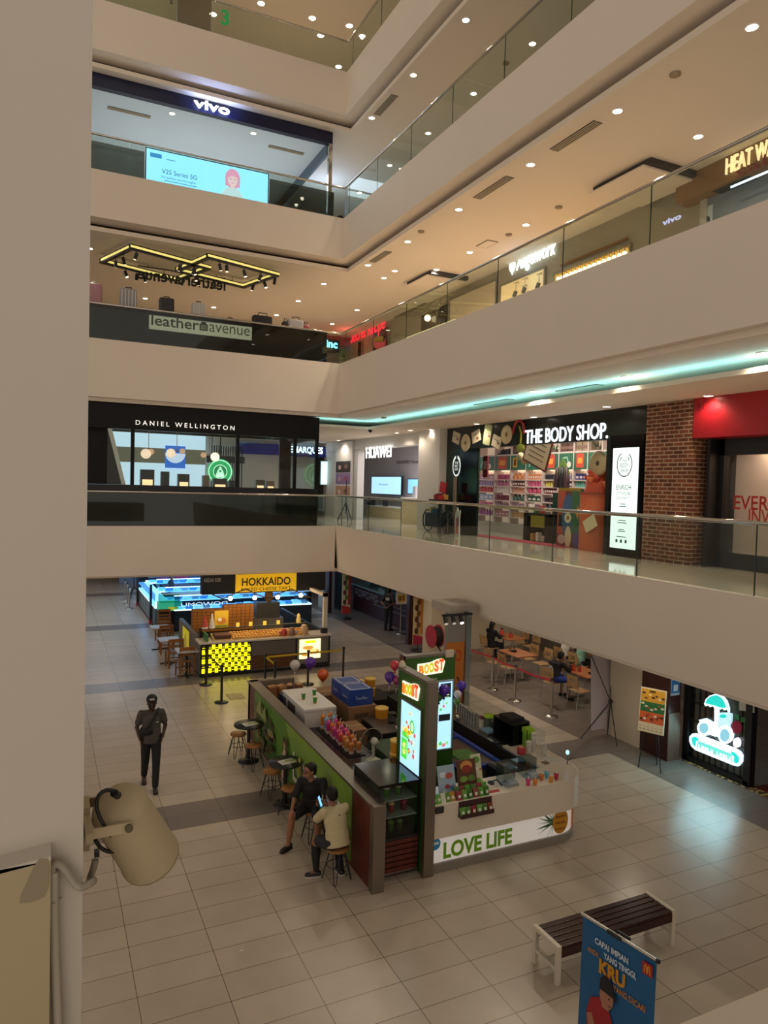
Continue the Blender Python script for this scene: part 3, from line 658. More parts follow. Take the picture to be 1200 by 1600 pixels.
for j in range(10):
    MB().bx(XB+.25, divs[j+1]+.05, zs_[-1]+.26, XB+.34, divs[j]-.05, zs_[-1]+.30, GLOW).build('light_strip', ct)
    o = MB().bx(XB-.01, divs[j+1]+.03, zg0, XB+.03, divs[j]-.03, zg1, C('#2c6b4e', .5)).build('green_sign_board', ct)
    a = Art(V((XB-.012, divs[j]-.03, zg0)), YD, ZU); w = divs[j]-divs[j+1]-.06; h = zg1-zg0
    if j in (1, 4, 6): a.rect(w*.2, h*.1, w*.8, h*.95, C('#cf4a34')).rect(w*.32, h*.35, w*.68, h*.7, C('#e9a03a'))
    elif j == 2: a.rect(w*.15, h*.2, w*.45, h*.85, C('#d8ae3c')).rect(w*.22, h*.3, w*.38, h*.75, C('#6e2a20'))
    else: a.line([(w*.2, h*.2), (w*.3, h*.7), (w*.6, h*.75), (w*.7, h*.4)], .05, C('#9fc2a6')); a.disc(w*.75, h*.3, .09, C('#e6e2d2'))
    a.done('print', o)
pal = [['#c98aa8', '#b7a0cc', '#d25a5e', '#9ab4d8', '#c77b9b', '#b46aa0'], ['#c0567e', '#b86a8a', '#e6ded8', '#7a3a4e', '#a889a6', '#c9808e'], ['#c87a3c', '#5c3626', '#d9a184', '#3e5a4a', '#a98aa0', '#c9a46a'], ['#d98a5a', '#d2688a', '#b13a5c', '#2f5a48', '#b089a8', '#c9a09a'], ['#3a3a3e', '#c2b04a', '#6a2a38', '#4a3a40', '#2e3a5a', '#8a7a80'], ['#8a8088', '#4a3c40', '#b9a8b0', '#5a4040', '#4a4a58', '#8d7a6a'], ['#32306a', '#7ac0b4', '#8ab0b8', '#b8b0a0', '#4a3a52', '#7a8a6a'], ['#b9aab8', '#d0c4b4', '#aab4a0', '#6a4a3a', '#9a6a5a', '#b0a090'], ['#7a3a8a', '#b48ac0', '#caa0c0', '#9a5a7a', '#b09a90', '#aaa090']]
lev = ['bottom', 'second lowest', 'third lowest', 'middle', 'second highest', 'top']
bay = ['far left', 'second', 'third', 'fourth', 'fifth', 'sixth', 'seventh', 'eighth', 'ninth']
for j in range(9):
    w = divs[j]-divs[j+1]
    for si in range(6):
        c = pal[j][5-si]; n = (5, 3, 4, 6)[(j*2+si) % 4] if si not in (2,) else 3
        kind = (j+si*2) % 3; hh = (.2, .17, .19)[kind]; rr = w*.36/n
        first = None
        for q in range(n):
            y = divs[j]-w*.1-(w*.8)*(q+.5)/n
            if first is None:
                m = MB(); mt = C(c, .4)
                if kind == 0: m.lathe([(rr, 0), (rr, hh*.62), (rr*.45, hh*.72), (rr*.45, hh), (.0001, hh)], (0, 0, 0), mt, 8)
                elif kind == 1: m.bx(-.06, -rr, 0, .06, rr, hh, mt).bx(-.062, -rr*.7, hh*.25, -.06, rr*.7, hh*.6, C('#e4d6cc'))
                else: m.lathe([(rr*1.05, 0), (rr*1.1, hh*.6), (rr*1.15, hh*.62), (rr*1.15, hh*.85), (.0001, hh*.87)], (0, 0, 0), mt, 8)
                nm = ['bottle', 'carton', 'jar'][kind]
                gp = '%ss on the %s shelf of the %s bay' % (nm, lev[si], bay[j])
                o = m.build(nm); first = o
            else: o = first.copy(); COL.objects.link(o)
            o.location = (XB+.1, y, zs_[si]); LOC[o.name] = (V(o.location), 0)
            tag(o, '%s in a row on the %s shelf, %s bay of the cosmetics shelving' % (nm, lev[si], bay[j]), nm, gp)
# the display row on top of the shelving
for j, c, lb in ((1, '#2c2a2c', 'black ornament cluster on top of the second shelving bay'), (2, '#5c3a34', 'dark red basket pair on top of the third shelving bay'), (4, '#4a7a4c', 'green plant on top of the fifth shelving bay'), (5, '#5f3d38', 'brown basket on top of the sixth shelving bay'), (6, '#a59478', 'patterned gift tin on top of the seventh shelving bay'), (7, '#26402c', 'dark green plant on top of the eighth shelving bay')):
    yc = (divs[j]+divs[j+1])/2; m = MB(); random.seed(j)
    if j in (4, 7):
        for q in range(9):
            an = q*.7; m.limb((XB+.15, yc, zg1+.06), (XB+.15+.12*math.cos(an), yc+.28*math.cos(an*1.3), zg1+.2+.12*abs(math.sin(an))), .03, .015, C(c), 6, sq=(1, .4))
        m.cyl((XB+.15, yc, zg1+.05), (XB+.15, yc, zg1+.14), .1, C('#6a5a48'))
    elif j == 1:
        for q in range(7): m.sph((XB+.15+random.uniform(-.08, .08), yc-.3+q*.1, zg1+.14), .09+.03*random.random(), C(c, .3), 8)
        m.bx(XB+.05, yc-.35, zg1+.05, XB+.3, yc+.35, zg1+.1, C(c, .3))
    else: m.bx(XB+.05, yc-.36, zg1+.05, XB+.3, yc-.02, zg1+.33, C(c)).bx(XB+.05, yc+.02, zg1+.05, XB+.3, yc+.36, zg1+.33, C(c)).bx(XB+.04, yc-.3, zg1+.12, XB+.05, yc+.3, zg1+.2, C('#8a6a5c'))
    m.solo('plant' if j in (4, 7) else 'shelf_ornament', lb, 'plant' if j in (4, 7) else 'ornament')
# things hanging in the opening
P = ux(840, 705, 12.2); m = MB(); R = Matrix.Rotation(.35, 3, 'X')
m.ob(P, (.04, 1.0, .75), C('#d3c3a0'), R); m.ob(P+V((.004, 0, 0)), (.03, 1.12, .86), C('#6d3c34'), R)
for k in range(4): m.ob(P+R@V((-.022, 0, .22-.14*k)), (.006, .7, .03), C('#7a6650'), R)
m.solo('paper_scroll', 'large hanging paper letter with dark red edge in the shop opening', 'decoration')
P = ux(822, 716, 12.3); MB().tube([P+V((0, .35-.09*k, .1*math.sin(k*1.5))) for k in range(9)], .1, C('#a8966c'), 6).solo('paper_ribbon', 'wavy tan paper ribbon beside the hanging letter', 'decoration')
P = ux(758, 728, 12.1); MB().bx(P.x, P.y-.12, P.z-.35, P.x+.05, P.y+.12, P.z+.3, C('#7d2a30')).bx(P.x-.004, P.y-.08, P.z-.1, P.x, P.y+.08, P.z+.15, C('#d8b0a8')).solo('hanging_tag', 'small dark red tag hanging at the left of the shop opening', 'tag')
P = ux(948, 724, 12.0); MB().lathe([(.3, 0), (.3, .03), (.24, .05), (.0001, .05)], V((11.9, P.y+.15, P.z)), C('#a79a74'), ax=(-1, 0, 0)).lathe([(.06, .05), (.0001, .06)], V((11.9, P.y+.15, P.z)), C('#3c3428'), ax=(-1, 0, 0)).solo('rosette', 'large round tan rosette at the right edge of the shop opening', 'decoration')
# stands inside the shop
def zfl(P): return F1
P = ux(864, 800, 12.6)
t = thing('display_pedestal', 'dark green pedestal topped by a leaf ornament inside the shop', 'stand', (12.95, P.y, F1))
MB().bx(12.8, P.y-.28, F1, 13.1, P.y+.28, ux(864, 770, 12.6).z, C('#17402f')).build('column', t)
zz = ux(864, 770, 12.6).z
m = MB().tube([(12.9, P.y, zz), (12.9, P.y, zz+.3)], .03, C('#54483a'))
m.ext([(12.87, P.y+.02, zz+.1), (12.87, P.y+.28, zz+.5), (12.87, P.y+.02, zz+.95), (12.87, P.y-.26, zz+.55)], (.06, 0, 0), C('#5d7a34')).ext([(12.86, P.y+.02, zz+.3), (12.86, P.y+.14, zz+.5), (12.86, P.y+.02, zz+.8), (12.86, P.y-.14, zz+.55)], (.02, 0, 0), C('#39571f')); m.build('leaf', t)
A, B = ux(873, 763, 12.5), ux(901, 796, 12.5)
MB().bx(12.5, B.y, ux(880, 782, 12.5).z-.0, 12.62, A.y, ux(880, 782, 12.5).z+.34, C('#a58a2b')).bx(12.5, B.y+.1, F1, 12.62, A.y-.1, ux(880, 782, 12.5).z, C('#6d5c3a')).solo('yellow_counter', 'mustard yellow counter front inside the shop', 'counter')
for i, (px, py) in enumerate(((885, 760), (893, 758), (900, 762))):
    P = ux(px, py, 12.9); MB().lathe([(.09, 0), (.09, .3), (.05, .36), (.05, .55), (.0001, .55)], V((12.56, P.y, ux(880, 782, 12.5).z+.34)), C(('#3d2a2c', '#26222a', '#4a3038')[i], .3), 8).solo('tester_bottle', ('left', 'middle', 'right')[i]+' dark tester bottle on the mustard counter', 'bottle')
P = ux(846, 820, 12.4)
t = thing('crate_table', 'dark crate table with gift boxes at the shop entrance', 'table', (12.4, P.y, F1))
MB().bx(12.2, P.y-.55, F1, 12.7, P.y-.4, F1+.75, C('#2b211c')).bx(12.2, P.y+.4, F1, 12.7, P.y+.55, F1+.75, C('#2b211c')).bx(12.2, P.y-.55, F1+.7, 12.7, P.y+.55, F1+.78, C('#2b211c')).bx(12.65, P.y-.55, F1, 12.7, P.y+.55, F1+.75, C('#3a2b22')).build('crate', t)
MB().bx(12.18, P.y-.38, F1+.4, 12.6, P.y+.2, F1+.72, C('#8f8a2c')).build('sign_board', t)
for i in range(6):
    MB().bx(12.2, P.y-.35+i*.12, F1+.79 if i % 2 else F1+.02, 12.34, P.y-.26+i*.12, (F1+.79 if i % 2 else F1+.02)+.16+.04*(i % 3), C(['#d8c0b0', '#b03a32', '#e2d8cc', '#5a7a4a', '#c9a050', '#e8ddd2'][i])).solo('gift_box', ['white gift box under the crate table, left', 'red gift box on the crate table, leftmost', 'cream gift box under the crate table', 'green gift box on the crate table', 'gold gift box under the crate table, right', 'cream gift box on the crate table, rightmost'][i], 'box')
# tall postbox figures at the entrance
A, B = ux(912, 800, 11.9), ux(948, 866, 11.9)
t = thing('pillar_display', 'orange pillar display with a cream envelope at the shop entrance', 'display', (12.0, (A.y+B.y)/2, F1))
yc = ux(930, 830, 12.0).y
MB().cyl((12.05, yc, F1), (12.05, yc, F1+1.35), .42, C('#c2633c', .5), n=20).build('pillar', t)
P = ux(922, 818, 11.62); m = MB(); m.ob(V((11.62, P.y, P.z)), (.02, .42, .3), C('#d9c9a2'), Matrix.Rotation(-.5, 3, 'X')); m.build('envelope', t)
MB().cyl((12.05, yc, F1+1.35), (12.05, yc, F1+1.4), .46, C('#8f4029', .5), n=20).build('cap', t)
random.seed(3); fl_ = []
for i in range(16):
    an = random.uniform(0, 6.28); r = random.uniform(.05, .36); zz = F1+1.42+random.uniform(0, .12)
    m = MB().lathe([(.02, 0), (.1, .09+.03*(i % 3)), (.12, .16), (.04, .14), (.0001, .1)], (0, 0, 0), C(['#c2522c', '#a8321f', '#d87a42', '#c9402a'][i % 4]), 7)
    o = m.build('paper_flower'); o.location = (12.05+r*math.cos(an), yc+r*math.sin(an), zz+.5*(1-r/.36)); LOC[o.name] = (V(o.location), 0)
    tag(o, 'red or orange paper flower heaped on the orange pillar display', 'flower', 'flowers on the orange pillar')
m = MB().lathe([(.34, 0), (.3, .2), (.2, .5), (.08, .7), (.0001, .72)], (12.05, yc, F1+1.4), C('#b34a2b'), 12); m.build('flower_mound', t)
A, B = ux(872, 802, 12.0), ux(911, 862, 12.0)
t = thing('graphic_screen', 'red, blue and green printed entrance screen beside the orange pillar', 'display', (12.0, (A.y+B.y)/2, F1))
w = A.y-B.y; h = 1.42
MB().bx(11.98, B.y, F1, 12.06, A.y, F1+h, C('#6a3a34')).build('board', t)
a = Art(V((11.978, A.y, F1)), YD, ZU)
a.rect(0, .3, w*.3, h, C('#a8503c')).rect(.05, .5, .2, .8, C('#2a2420')).disc(w*.42, h*.55, w*.24, C('#3f5f86'), ry=h*.4).rect(w*.55, .35, w, h, C('#3d6a4c')).disc(w*.42, h*.52, .13, C('#d8cda8')).disc(w*.42, h*.52, .06, C('#8a7a52')).poly([(w*.7, h*.62), (w*.78, h*.75), (w*.86, h*.62), (w*.78, h*.5)], C('#b58a52')).rect(0, 0, w, .3, C('#7c3034')).disc(w*.45, .25, .12, C('#d8c6a0'), ry=.28).disc(w*.75, .2, .14, C('#5d4c7a'), ry=.2).disc(w*.2, .18, .15, C('#b8a8a0'), ry=.12)
a.done('print', t)
# red runner on the floor
A, B = uz(756, 833, F1), uz(874, 856, F1)
MB().bx(11.62, B.y, F1, 12.15, A.y+.6, F1+.012, C('#a32b3a', .8)).solo('floor_runner', 'red carpet runner along the cosmetics shop entrance', 'carpet')
# bicycle cart with baskets of flowers
P = uz(738, 833, F1)
t = thing('cargo_bicycle', 'black cargo bicycle display with boxes left of the shop opening', 'bicycle', (11.1, P.y, F1))
bx_, by = 11.2, P.y
r = .34; yw = by-.25
def wheel(y, nm):
    m = MB().tube([(bx_, y+r*math.cos(k*.2618), F1+r+.02+r*math.sin(k*.2618)) for k in range(24)], .022, BLACK, 6, True)
    for k in range(8): m.tube([(bx_, y, F1+r+.02), (bx_, y+r*math.cos(k*.785), F1+r+.02+r*math.sin(k*.785))], .006, STEEL, 4)
    m.build(nm, t)
wheel(yw, 'wheel'); wheel(by+1.0, 'wheel')
MB().tube([(bx_, yw, F1+.36), (bx_, by+.2, F1+.8), (bx_, by+.7, F1+.4), (bx_, by+1.0, F1+.36)], .02, BLACK).tube([(bx_, by+.2, F1+.8), (bx_, by+.1, F1+1.0)], .02, BLACK).build('frame', t)
MB().bx(bx_-.25, by-.02, F1+.18, bx_+.25, by+.75, F1+.62, C('#20242a', .4)).bx(bx_-.22, by, F1+.9, bx_+.22, by+.6, F1+1.05, C('#3a1d1c', .5)).bx(bx_-.02, by+.25, F1+.6, bx_+.02, by+.3, F1+.95, BLACK).build('cargo_box', t)
MB().ob((bx_, by+.1, F1+1.42), (.03, .34, .34), C('#b01f2c'), Matrix.Rotation(.2, 3, 'X')).ob((bx_, by+.12, F1+1.15), (.02, .02, .3), BLACK).build('red_sign', t)
for i in range(9):
    c = ['#b3282c', '#c9a03a', '#7a2030', '#d8b070', '#b02a3a', '#52703c', '#3f5f8a', '#8fa6c0', '#c2b060'][i]
    MB().bx(-.09, -.045, 0, .09, .045, .12+.03*(i % 3), C(c)).solo('product_box', '', 'box')
    o = bpy.data.objects[[x for x in bpy.data.objects.keys() if x.startswith('product_box')][-1]]
    o.location = (bx_-.1+.18*(i % 2), by+.03+.065*i, F1+1.05 if i < 6 else F1+.62); LOC[o.name] = (V(o.location), 0)
    o['label'] = 'small coloured box on the cargo bicycle, %s from the right' % NTH[i]
P = uz(741, 838, F1); a = MB(); py = P.y; 
a.ext([(10.9, py+.12, F1), (10.9, py-.13, F1), (10.9, py-.1, F1+.5), (10.9, py-.14, F1+.78), (10.9, py-.04, F1+.7), (10.9, py+.02, F1+.85), (10.9, py+.1, F1+.7), (10.9, py+.14, F1+.4)], (.04, 0, 0), C('#c9c3bc')).ext([(10.897, py+.06, F1+.08), (10.897, py-.06, F1+.08), (10.897, py-.04, F1+.55), (10.897, py+.06, F1+.55)], (.003, 0, 0), C('#b34a32')).ext([(10.895, py-.04, F1+.3), (10.895, py-.11, F1+.3), (10.895, py-.09, F1+.6), (10.895, py-.03, F1+.6)], (.003, 0, 0), C('#4a6a9a'))
a.solo('cutout_standee', 'small white printed standee in front of the cargo bicycle', 'standee')
# light box
A, B = ux(958, 699, XS-.05), ux(997, 858, XS-.05); yL, yR = ux(958, 780, XS-.05).y, ux(998, 780, XS-.05).y
t = thing('light_box', 'tall white lit panel with black lettering right of the cosmetics shop', 'light box', (XS, (yL+yR)/2, F1))
zT, zB = 6.5, 4.28
MB().bx(XS-.09, yR-.13, F1, XS-.002, yL+.1, 6.78, BLK2).build('frame', t)
MB().bx(XS-.1, yR, zB, XS-.09, yL, zT, E('#ddf0ec', 1.15)).build('panel', t)
a = Art(V((XS-.101, yL, zB)), YD, ZU); w = yL-yR; ink = C('#2e4038')
cxx, cyy = w*.47, 1.86
a.line([(cxx+.22*math.sin(k*.2), cyy+.27*math.cos(k*.2)) for k in range(3, 30)], .025, ink).line([(cxx+.15*math.sin(k*.2), cyy+.2*math.cos(k*.2)) for k in range(3, 7)], .02, ink).line([(cxx-.15*math.sin(k*.2), cyy+.2*math.cos(k*.2)) for k in range(3, 7)], .02, ink)
for k, v in enumerate((.98, .93, .78, .73, .62, .57, .42, .38, .26)): a.line([(cxx-.08-.03*(k % 3), v), (cxx+.08+.03*(k % 3), v)], .018, C('#5b6b64'))
for k in (-.14, 0, .14): a.rect(cxx+k-.03, .13, cxx+k+.03, .2, ink)
a.done('print', t)
for s, v, hh, ww in (('THE', 1.9, .07, .14), ('BODY', 1.79, .09, .24), ('SHOP', 1.68, .08, .24), ('ENRICH', 1.3, .11, .44), ('OUT EXPLORE', 1.18, .075, .42), ('BIO-DIVERSITY', 1.09, .05, .38)):
    text(t, 'lettering', s, V((XS-.102, yL-cxx, zB+v)), YD, ZU, hh, ink, w=ww, align='C', ext=0)
# brick pillar and the red shop
BRK = brickmat('red_brick', '#7a4632', '#54342a', '#a48e74', 1, 'xz')
p1, p2 = uz(1080, 883, F1), uz(1010, 879, F1)
MB().bx(11.5, 10.12, F1, 12.6, 11.33, 7.4, BRK).struct('trim', 'red brick pillar between the green shop and the red shop')
MB().bx(11.75, 9.9, F1, 12.6, 9.98, 7.4, BLACK).struct('trim', 'thin black upright beside the brick pillar')
t = thing('shopfront', 'red headed shopfront with black framed window at the right edge', 'shopfront', (12, 8, F1))
RED = M('shop_red', '#a3161f', .35)
MB().bx(11.5, 3, 6.62, 12.4, 10.13, 7.4, RED).build('header', t)
xw = 12.0; yj = ux(1128, 800, xw).y
MB().bx(xw, 3, F1, xw+.15, yj+.32, F1+.3, BLACK).bx(xw, 3, 6.3, xw+.15, yj+.32, 6.65, BLACK).bx(xw, yj, F1, xw+.15, yj+.32, 6.65, BLACK).build('frame', t)
MB().bx(xw+.05, 3, F1+.3, xw+.07, yj, 6.3, glass('shop_glass', '#f0e8e2', .12)).build('pane', t)
MB().bx(xw+.5, 3, F1, xw+.55, yj+.3, 6.6, M('window_backdrop', '#d8ccbc', .7, emit=.12)).build('backdrop', t)
for s, px, py, px2 in (('EVERY', 1144, 795, 1200), ('INVA', 1167, 817, 1203)):
    o = ux(px, py, xw); q = ux(px2, py, xw)
    text(t, 'lettering', s, V((xw+.04, o.y, o.z)), YD, ZU, .26, C('#b3281f'), w=(o.y-q.y)*(1.25 if s == 'EVERY' else 1.3), bold=.012, ext=0)
o = ux(1090, 642, 11.5); text(t, 'small_lettering', 'BUTIK', V((11.497, o.y, o.z)), YD, ZU, .14, C('#5c0d14'), w=.6, ext=0)
lampat('shop_window_light', 'AREA', (xw+.3, 7.5, 6.5), 60, sx=.3, sy=3.5)
P = ux(1060, 693, 11.9)

# ================================================================= second gallery
F2 = 9.30
t = thing('display_counter', 'black luggage counter with a pale name board behind the second back railing', 'counter', (3.5, 21.9, F2))
xR2 = uy(510, 540, 21.6).x
MB().bx(-3, 21.55, F2, xR2, 21.6, 10.36, BLK2).bx(xR2-.05, 21.6, F2, xR2, 23.4, 10.36, BLK2).build('front_panel', t)
MB().bx(-3, 21.5, 10.33, xR2+.02, 23.4, 10.38, C('#211e1c', .3)).build('worktop', t)
A, B = uy(233, 492, 21.54), uy(393, 532, 21.54)
MB().bx(A.x, 21.52, B.z-.0, B.x, 21.55, uy(233, 492, 21.54).z, E('#a8a690', .52)).build('name_board', t)
o = uy(238, 516, 21.515)
text(t, 'lettering', 'leather', V((A.x+.06, 21.518, B.z+.12)), XR, ZU, .3, C('#3d3d35'), w=(B.x-A.x)*.45, ext=0, bold=.012)
text(t, 'lettering', 'avenue', V((A.x+(B.x-A.x)*.57, 21.518, B.z+.12)), XR, ZU, .22, C('#6c6c5c'), w=(B.x-A.x)*.41, ext=0)
a = Art(V((A.x+(B.x-A.x)*.475, 21.517, B.z+.1)), XR, ZU); a.rect(0, .02, .24, .22, C('#2b2a24')).rect(.05, .22, .19, .28, C('#2b2a24')).rect(.03, .05, .21, .19, C('#8f9480')).done('suitcase_logo', t)
# cases standing on it
def case(px, py, w, h, col, label, ribs=False):
    P = uy(px, py, 21.85); t = thing('suitcase', label, 'suitcase', (P.x, 21.95, 10.38)); m = MB(); mt = C(col, .35)
    m.bx(-w/2, -.14, .03, w/2, .14, h, mt); m.build('shell', t, local=True, bevel=.05)
    MB().tube([(-w*.18, 0, h-.01), (-w*.18, 0, h+.05), (w*.18, 0, h+.05), (w*.18, 0, h-.01)], .016, BLACK, 6).build('handle', t, local=True)
    MB().bx(-w*.42, -.1, 0, -w*.3, .1, .06, BLACK).bx(w*.3, -.1, 0, w*.42, .1, .06, BLACK).build('wheels', t, local=True)
    if ribs:
        m = MB()
        for k in range(5): x = -w*.4+w*.2*k; m.bx(x-.012, -.155, .06, x+.012, -.135, h-.05, C('#c8c2ba', .35))
        m.build('ribs', t, local=True)
case(147, 465, .42, .62, '#a8787e', 'dusty pink suitcase at the left end of the luggage counter')
case(201, 470, .46, .6, '#8d8b8c', 'grey suitcase second along the luggage counter', True)
case(261, 475, .42, .48, '#1b1718', 'black suitcase third along the luggage counter')
case(311, 480, .38, .46, '#b9b4ae', 'white suitcase fourth along the luggage counter', True)
P = uy(361, 493, 21.85); MB().sph((P.x, 21.95, 10.44), (.25, .12, .07), C('#4a3c34'), 12).tube([(P.x-.2, 21.95, 10.45), (P.x, 21.95, 10.55), (P.x+.2, 21.95, 10.45)], .012, C('#2c241f'), 6).solo('handbag', 'low brown handbag on the luggage counter', 'bag')
def bag(px, col, w, h, label):
    P = uy(px, 495, 21.85); t = thing('travel_bag', label, 'bag', (P.x, 21.95, 10.38))
    MB().bx(-w/2, -.13, 0, w/2, .13, h, C(col, .5)).build('body', t, local=True, bevel=.06)
    MB().tube([(-w*.25, -.05, h-.02), (-w*.2, -.05, h+.08), (w*.2, -.05, h+.08), (w*.25, -.05, h-.02)], .015, BLACK, 6).build('handle', t, local=True)
bag(411, '#171417', .62, .33, 'black travel bag on the luggage counter')
bag(463, '#a9a39e', .52, .34, 'pale grey travel bag on the luggage counter')
bag(447, '#25211f', .2, .25, 'small dark pouch beside the pale grey travel bag')
bag(479, '#8c3a38', .24, .22, 'small red bag at the right end of the luggage counter')
# hanging light frames with spotlights
def ring(c4, label, spots):
    zr = 12.13
    P = [uz(p[0], p[1], zr) for p in c4]          # left, near, right, far corner
    ctr = (P[0]+P[1]+P[2]+P[3])/4
    ex = ((P[2]-P[1])+(P[3]-P[0])).normalized(); ey = V((-ex.y, ex.x, 0))
    hx = ((P[2]-P[1]).length+(P[3]-P[0]).length)/4; hy = ((P[0]-P[1]).length+(P[3]-P[2]).length)/4
    ang = math.atan2(ex.y, ex.x)
    t = thing('hanging_lamp', label, 'lamp', (ctr.x, ctr.y, zr), ang); w = .12; Y = E('#e0d278', .95)
    for b in ((-hx, -hy, hx, -hy+w), (-hx, hy-w, hx, hy), (-hx, -hy+w, -hx+w, hy-w), (hx-w, -hy+w, hx, hy-w)):
        r = MB().bx(b[0], b[1], 0, b[2], b[3], .15, BLACK).build('rail', t, local=True)
        m = MB(); e = .006
        if b[2]-b[0] > b[3]-b[1]: m.bx(b[0], b[1]-e, .05, b[2], b[1], .115, Y).bx(b[0], b[3], .05, b[2], b[3]+e, .115, Y)
        else: m.bx(b[0]-e, b[1], .05, b[0], b[3], .115, Y).bx(b[2], b[1], .05, b[2]+e, b[3], .115, Y)
        m.build('light_line', r, local=True)
    for x in (-hx+.5, hx-.5): MB().tube([(x, hy-.06, .14), (x, hy-.06, 12.42-zr)], .008, BLACK, 5).build('wire', t, local=True)
    return t, ctr, ex, ey, hx-.06, hy-.06, zr
R1 = ring(((157, 412), (202, 388), (330, 422), (276, 441)), 'left hanging yellow-lit rectangular light frame', 0)
R2 = ring(((272, 427), (327, 401), (437, 435), (380, 449)), 'right hanging yellow-lit rectangular light frame', 0)
sp = []
for Rg, lst in ((R1, [(.03, .35), (.03, .6), (.06, .0), (.3, 1), (.45, 1), (.62, .0), (.8, 0), (.97, .3), (.97, .7), (.55, 1)]), (R2, [(.3, 1), (.55, 1), (.95, .6), (.97, .3), (.97, .0), (.75, 0), (.5, 0), (.25, 0), (.03, .5), (.15, 0)])):
    t, ctr, ex, ey, hx, hy, zr = Rg
    for i, (u, v) in enumerate(lst):
        P = ctr+ex*(hx*(2*u-1))+ey*(hy*(2*v-1)); P.z = zr
        s = thing('spotlight', '', 'lamp', P); tl = Matrix.Rotation(.5-.25*(i % 4), 3, 'X')@Matrix.Rotation(.3*((i % 3)-1), 3, 'Y')
        MB().tube([(0, 0, 0), (0, 0, -.1)], .014, BLACK, 6).build('arm', s, local=True)
        d = tl@V((0, 0, -1)); a0 = V((0, 0, -.1))
        MB().cyl(a0-d*.04, a0+d*.16, .05, BLACK, n=10).build('housing', s, local=True)
        MB().cyl(a0+d*.16, a0+d*.165, .044, E('#ffedcf', 6. if i % 3 == 0 else 1.2), n=10).build('lens', s, local=True)
        sp.append(s)
rank(sp, 'small black spotlight under the hanging light frames, {} from left')
P = uz(300, 445, 12.0); t = thing('shop_sign', 'black reversed lettering hanging under the light frames', 'sign', (3.9, 23.4, 11.9))
A, B = uy(215, 436, 24.2), uy(352, 452, 24.2)
text(t, 'lettering', 'leather avenue', V((A.x, 24.2, B.z-.05)), XR, ZU, .36, BLACK, w=B.x-A.x, mirror=True, ext=.03, bold=.02)
MB().bx(A.x, 24.2, B.z+.34, B.x, 24.24, B.z+.37, BLACK).tube([(A.x+.3, 24.22, B.z+.35), (A.x+.3, 24.22, 12.42)], .008, BLACK, 5).tube([(B.x-.3, 24.22, B.z+.35), (B.x-.3, 24.22, 12.42)], .008, BLACK, 5).build('hanger', t)
m = MB()
# ---- shops of the second gallery, right
X2 = 12.9
MB().bx(X2, 3, F2, X2+.2, 36, 12.42, plaster('shop_taupe', '#a89c86', .03)).struct('wall_right', 'taupe shopfront wall of the second gallery')
def shopwin(ca, cb, label, col, em, dark=False):
    A, B = ux(*ca, X2-.02), ux(*cb, X2-.02)
    t = thing('shop_window', label, 'shop window', (X2-.05, (A.y+B.y)/2, F2))
    MB().bx(X2-.04, B.y, F2, X2-.01, A.y, A.z, M('win_'+col.strip('#')+str(int(em*100)), col, .5, emit=em)).build('lit_interior', t)
    MB().bx(X2-.07, B.y-.06, F2, X2-.01, B.y, A.z+.06, C('#8d816c')).bx(X2-.07, A.y, F2, X2-.01, A.y+.06, A.z+.06, C('#8d816c')).bx(X2-.07, B.y, A.z, X2-.01, A.y, A.z+.06, C('#8d816c')).build('frame', t)
    return t, A, B
t, A, B = shopwin((784, 448), (851, 440), 'warm lit shop window with track spots under the white script sign', '#e2bd82', .75)
A = V((0, ux(784, 455, X2).y, ux(815, 436, X2).z)); B = V((0, ux(851, 440, X2).y, 0))
for i, (px, py) in enumerate(((806, 455), (820, 449), (819, 460), (842, 442))):
    P = ux(px, py, X2-.15); MB().tube([(P.x, P.y, P.z+.25), (P.x, P.y, P.z)], .012, C('#c9b28a'), 5).cyl((P.x, P.y, P.z), (P.x-.03, P.y+.05, P.z-.16), .06, C('#5e5648'), n=8).bx(P.x-.01, P.y-.12, P.z+.25, P.x+.01, P.y+.12, P.z+.27, C('#c9b28a')).bx(P.x, P.y-.01, P.z+.25, X2-.03, P.y+.01, P.z+.27, C('#c9b28a')).solo('track_spot', 'grey track spot in the warm shop window, %s from the left' % ('first', 'second', 'third', 'fourth')[i], 'lamp')
t, A, B = shopwin((868, 430), (985, 367), 'golden shop window with a row of small bulbs', '#d9a84e', .6)
P0, P1 = ux(873, 436, X2-.12), ux(977, 396, X2-.12)
zt2 = (P0.z+P1.z)/2
MB().bx(X2-.08, P1.y, ux(930, 397, X2).z, X2-.05, P0.y, ux(930, 397, X2).z+.06, C('#7c5520')).build('cornice', t)
bl = []
for i in range(15):
    y = P0.y+(P1.y-P0.y)*i/14
    t3 = thing('bulb', '', 'lamp', (X2-.14, y, zt2)); MB().sph((0, 0, 0), .055, E('#fff0cc', 4.), 8).build('glass', t3, local=True); MB().tube([(0, 0, .05), (0, 0, .16), (.13, 0, .16)], .014, C('#9a8350'), 6).build('socket', t3, local=True); bl.append(t3)
rank(bl, 'small round bulb in the golden shop window, {} from left')
t, A, B = shopwin((704, 470), (775, 472), 'dim beige shop window left of the white script sign', '#c2a884', .2)
o, e_ = ux(796, 426, X2-.06), ux(869, 398, X2-.06)
t = thing('shop_sign', 'glowing white script shop sign with a heart on the second gallery', 'sign', (X2, o.y-1, o.z))
zz = (o.z+e_.z)/2; TW = E('#f4fbff', 1.6)
ya2 = o.y
text(t, 'lettering', 'Angelwork', V((X2-.06, o.y-.38, zz-.0)), YD, ZU, .42, TW, w=o.y-e_.y-.4, bold=.012, shear=.15, ext=.04)
a = MB(); 
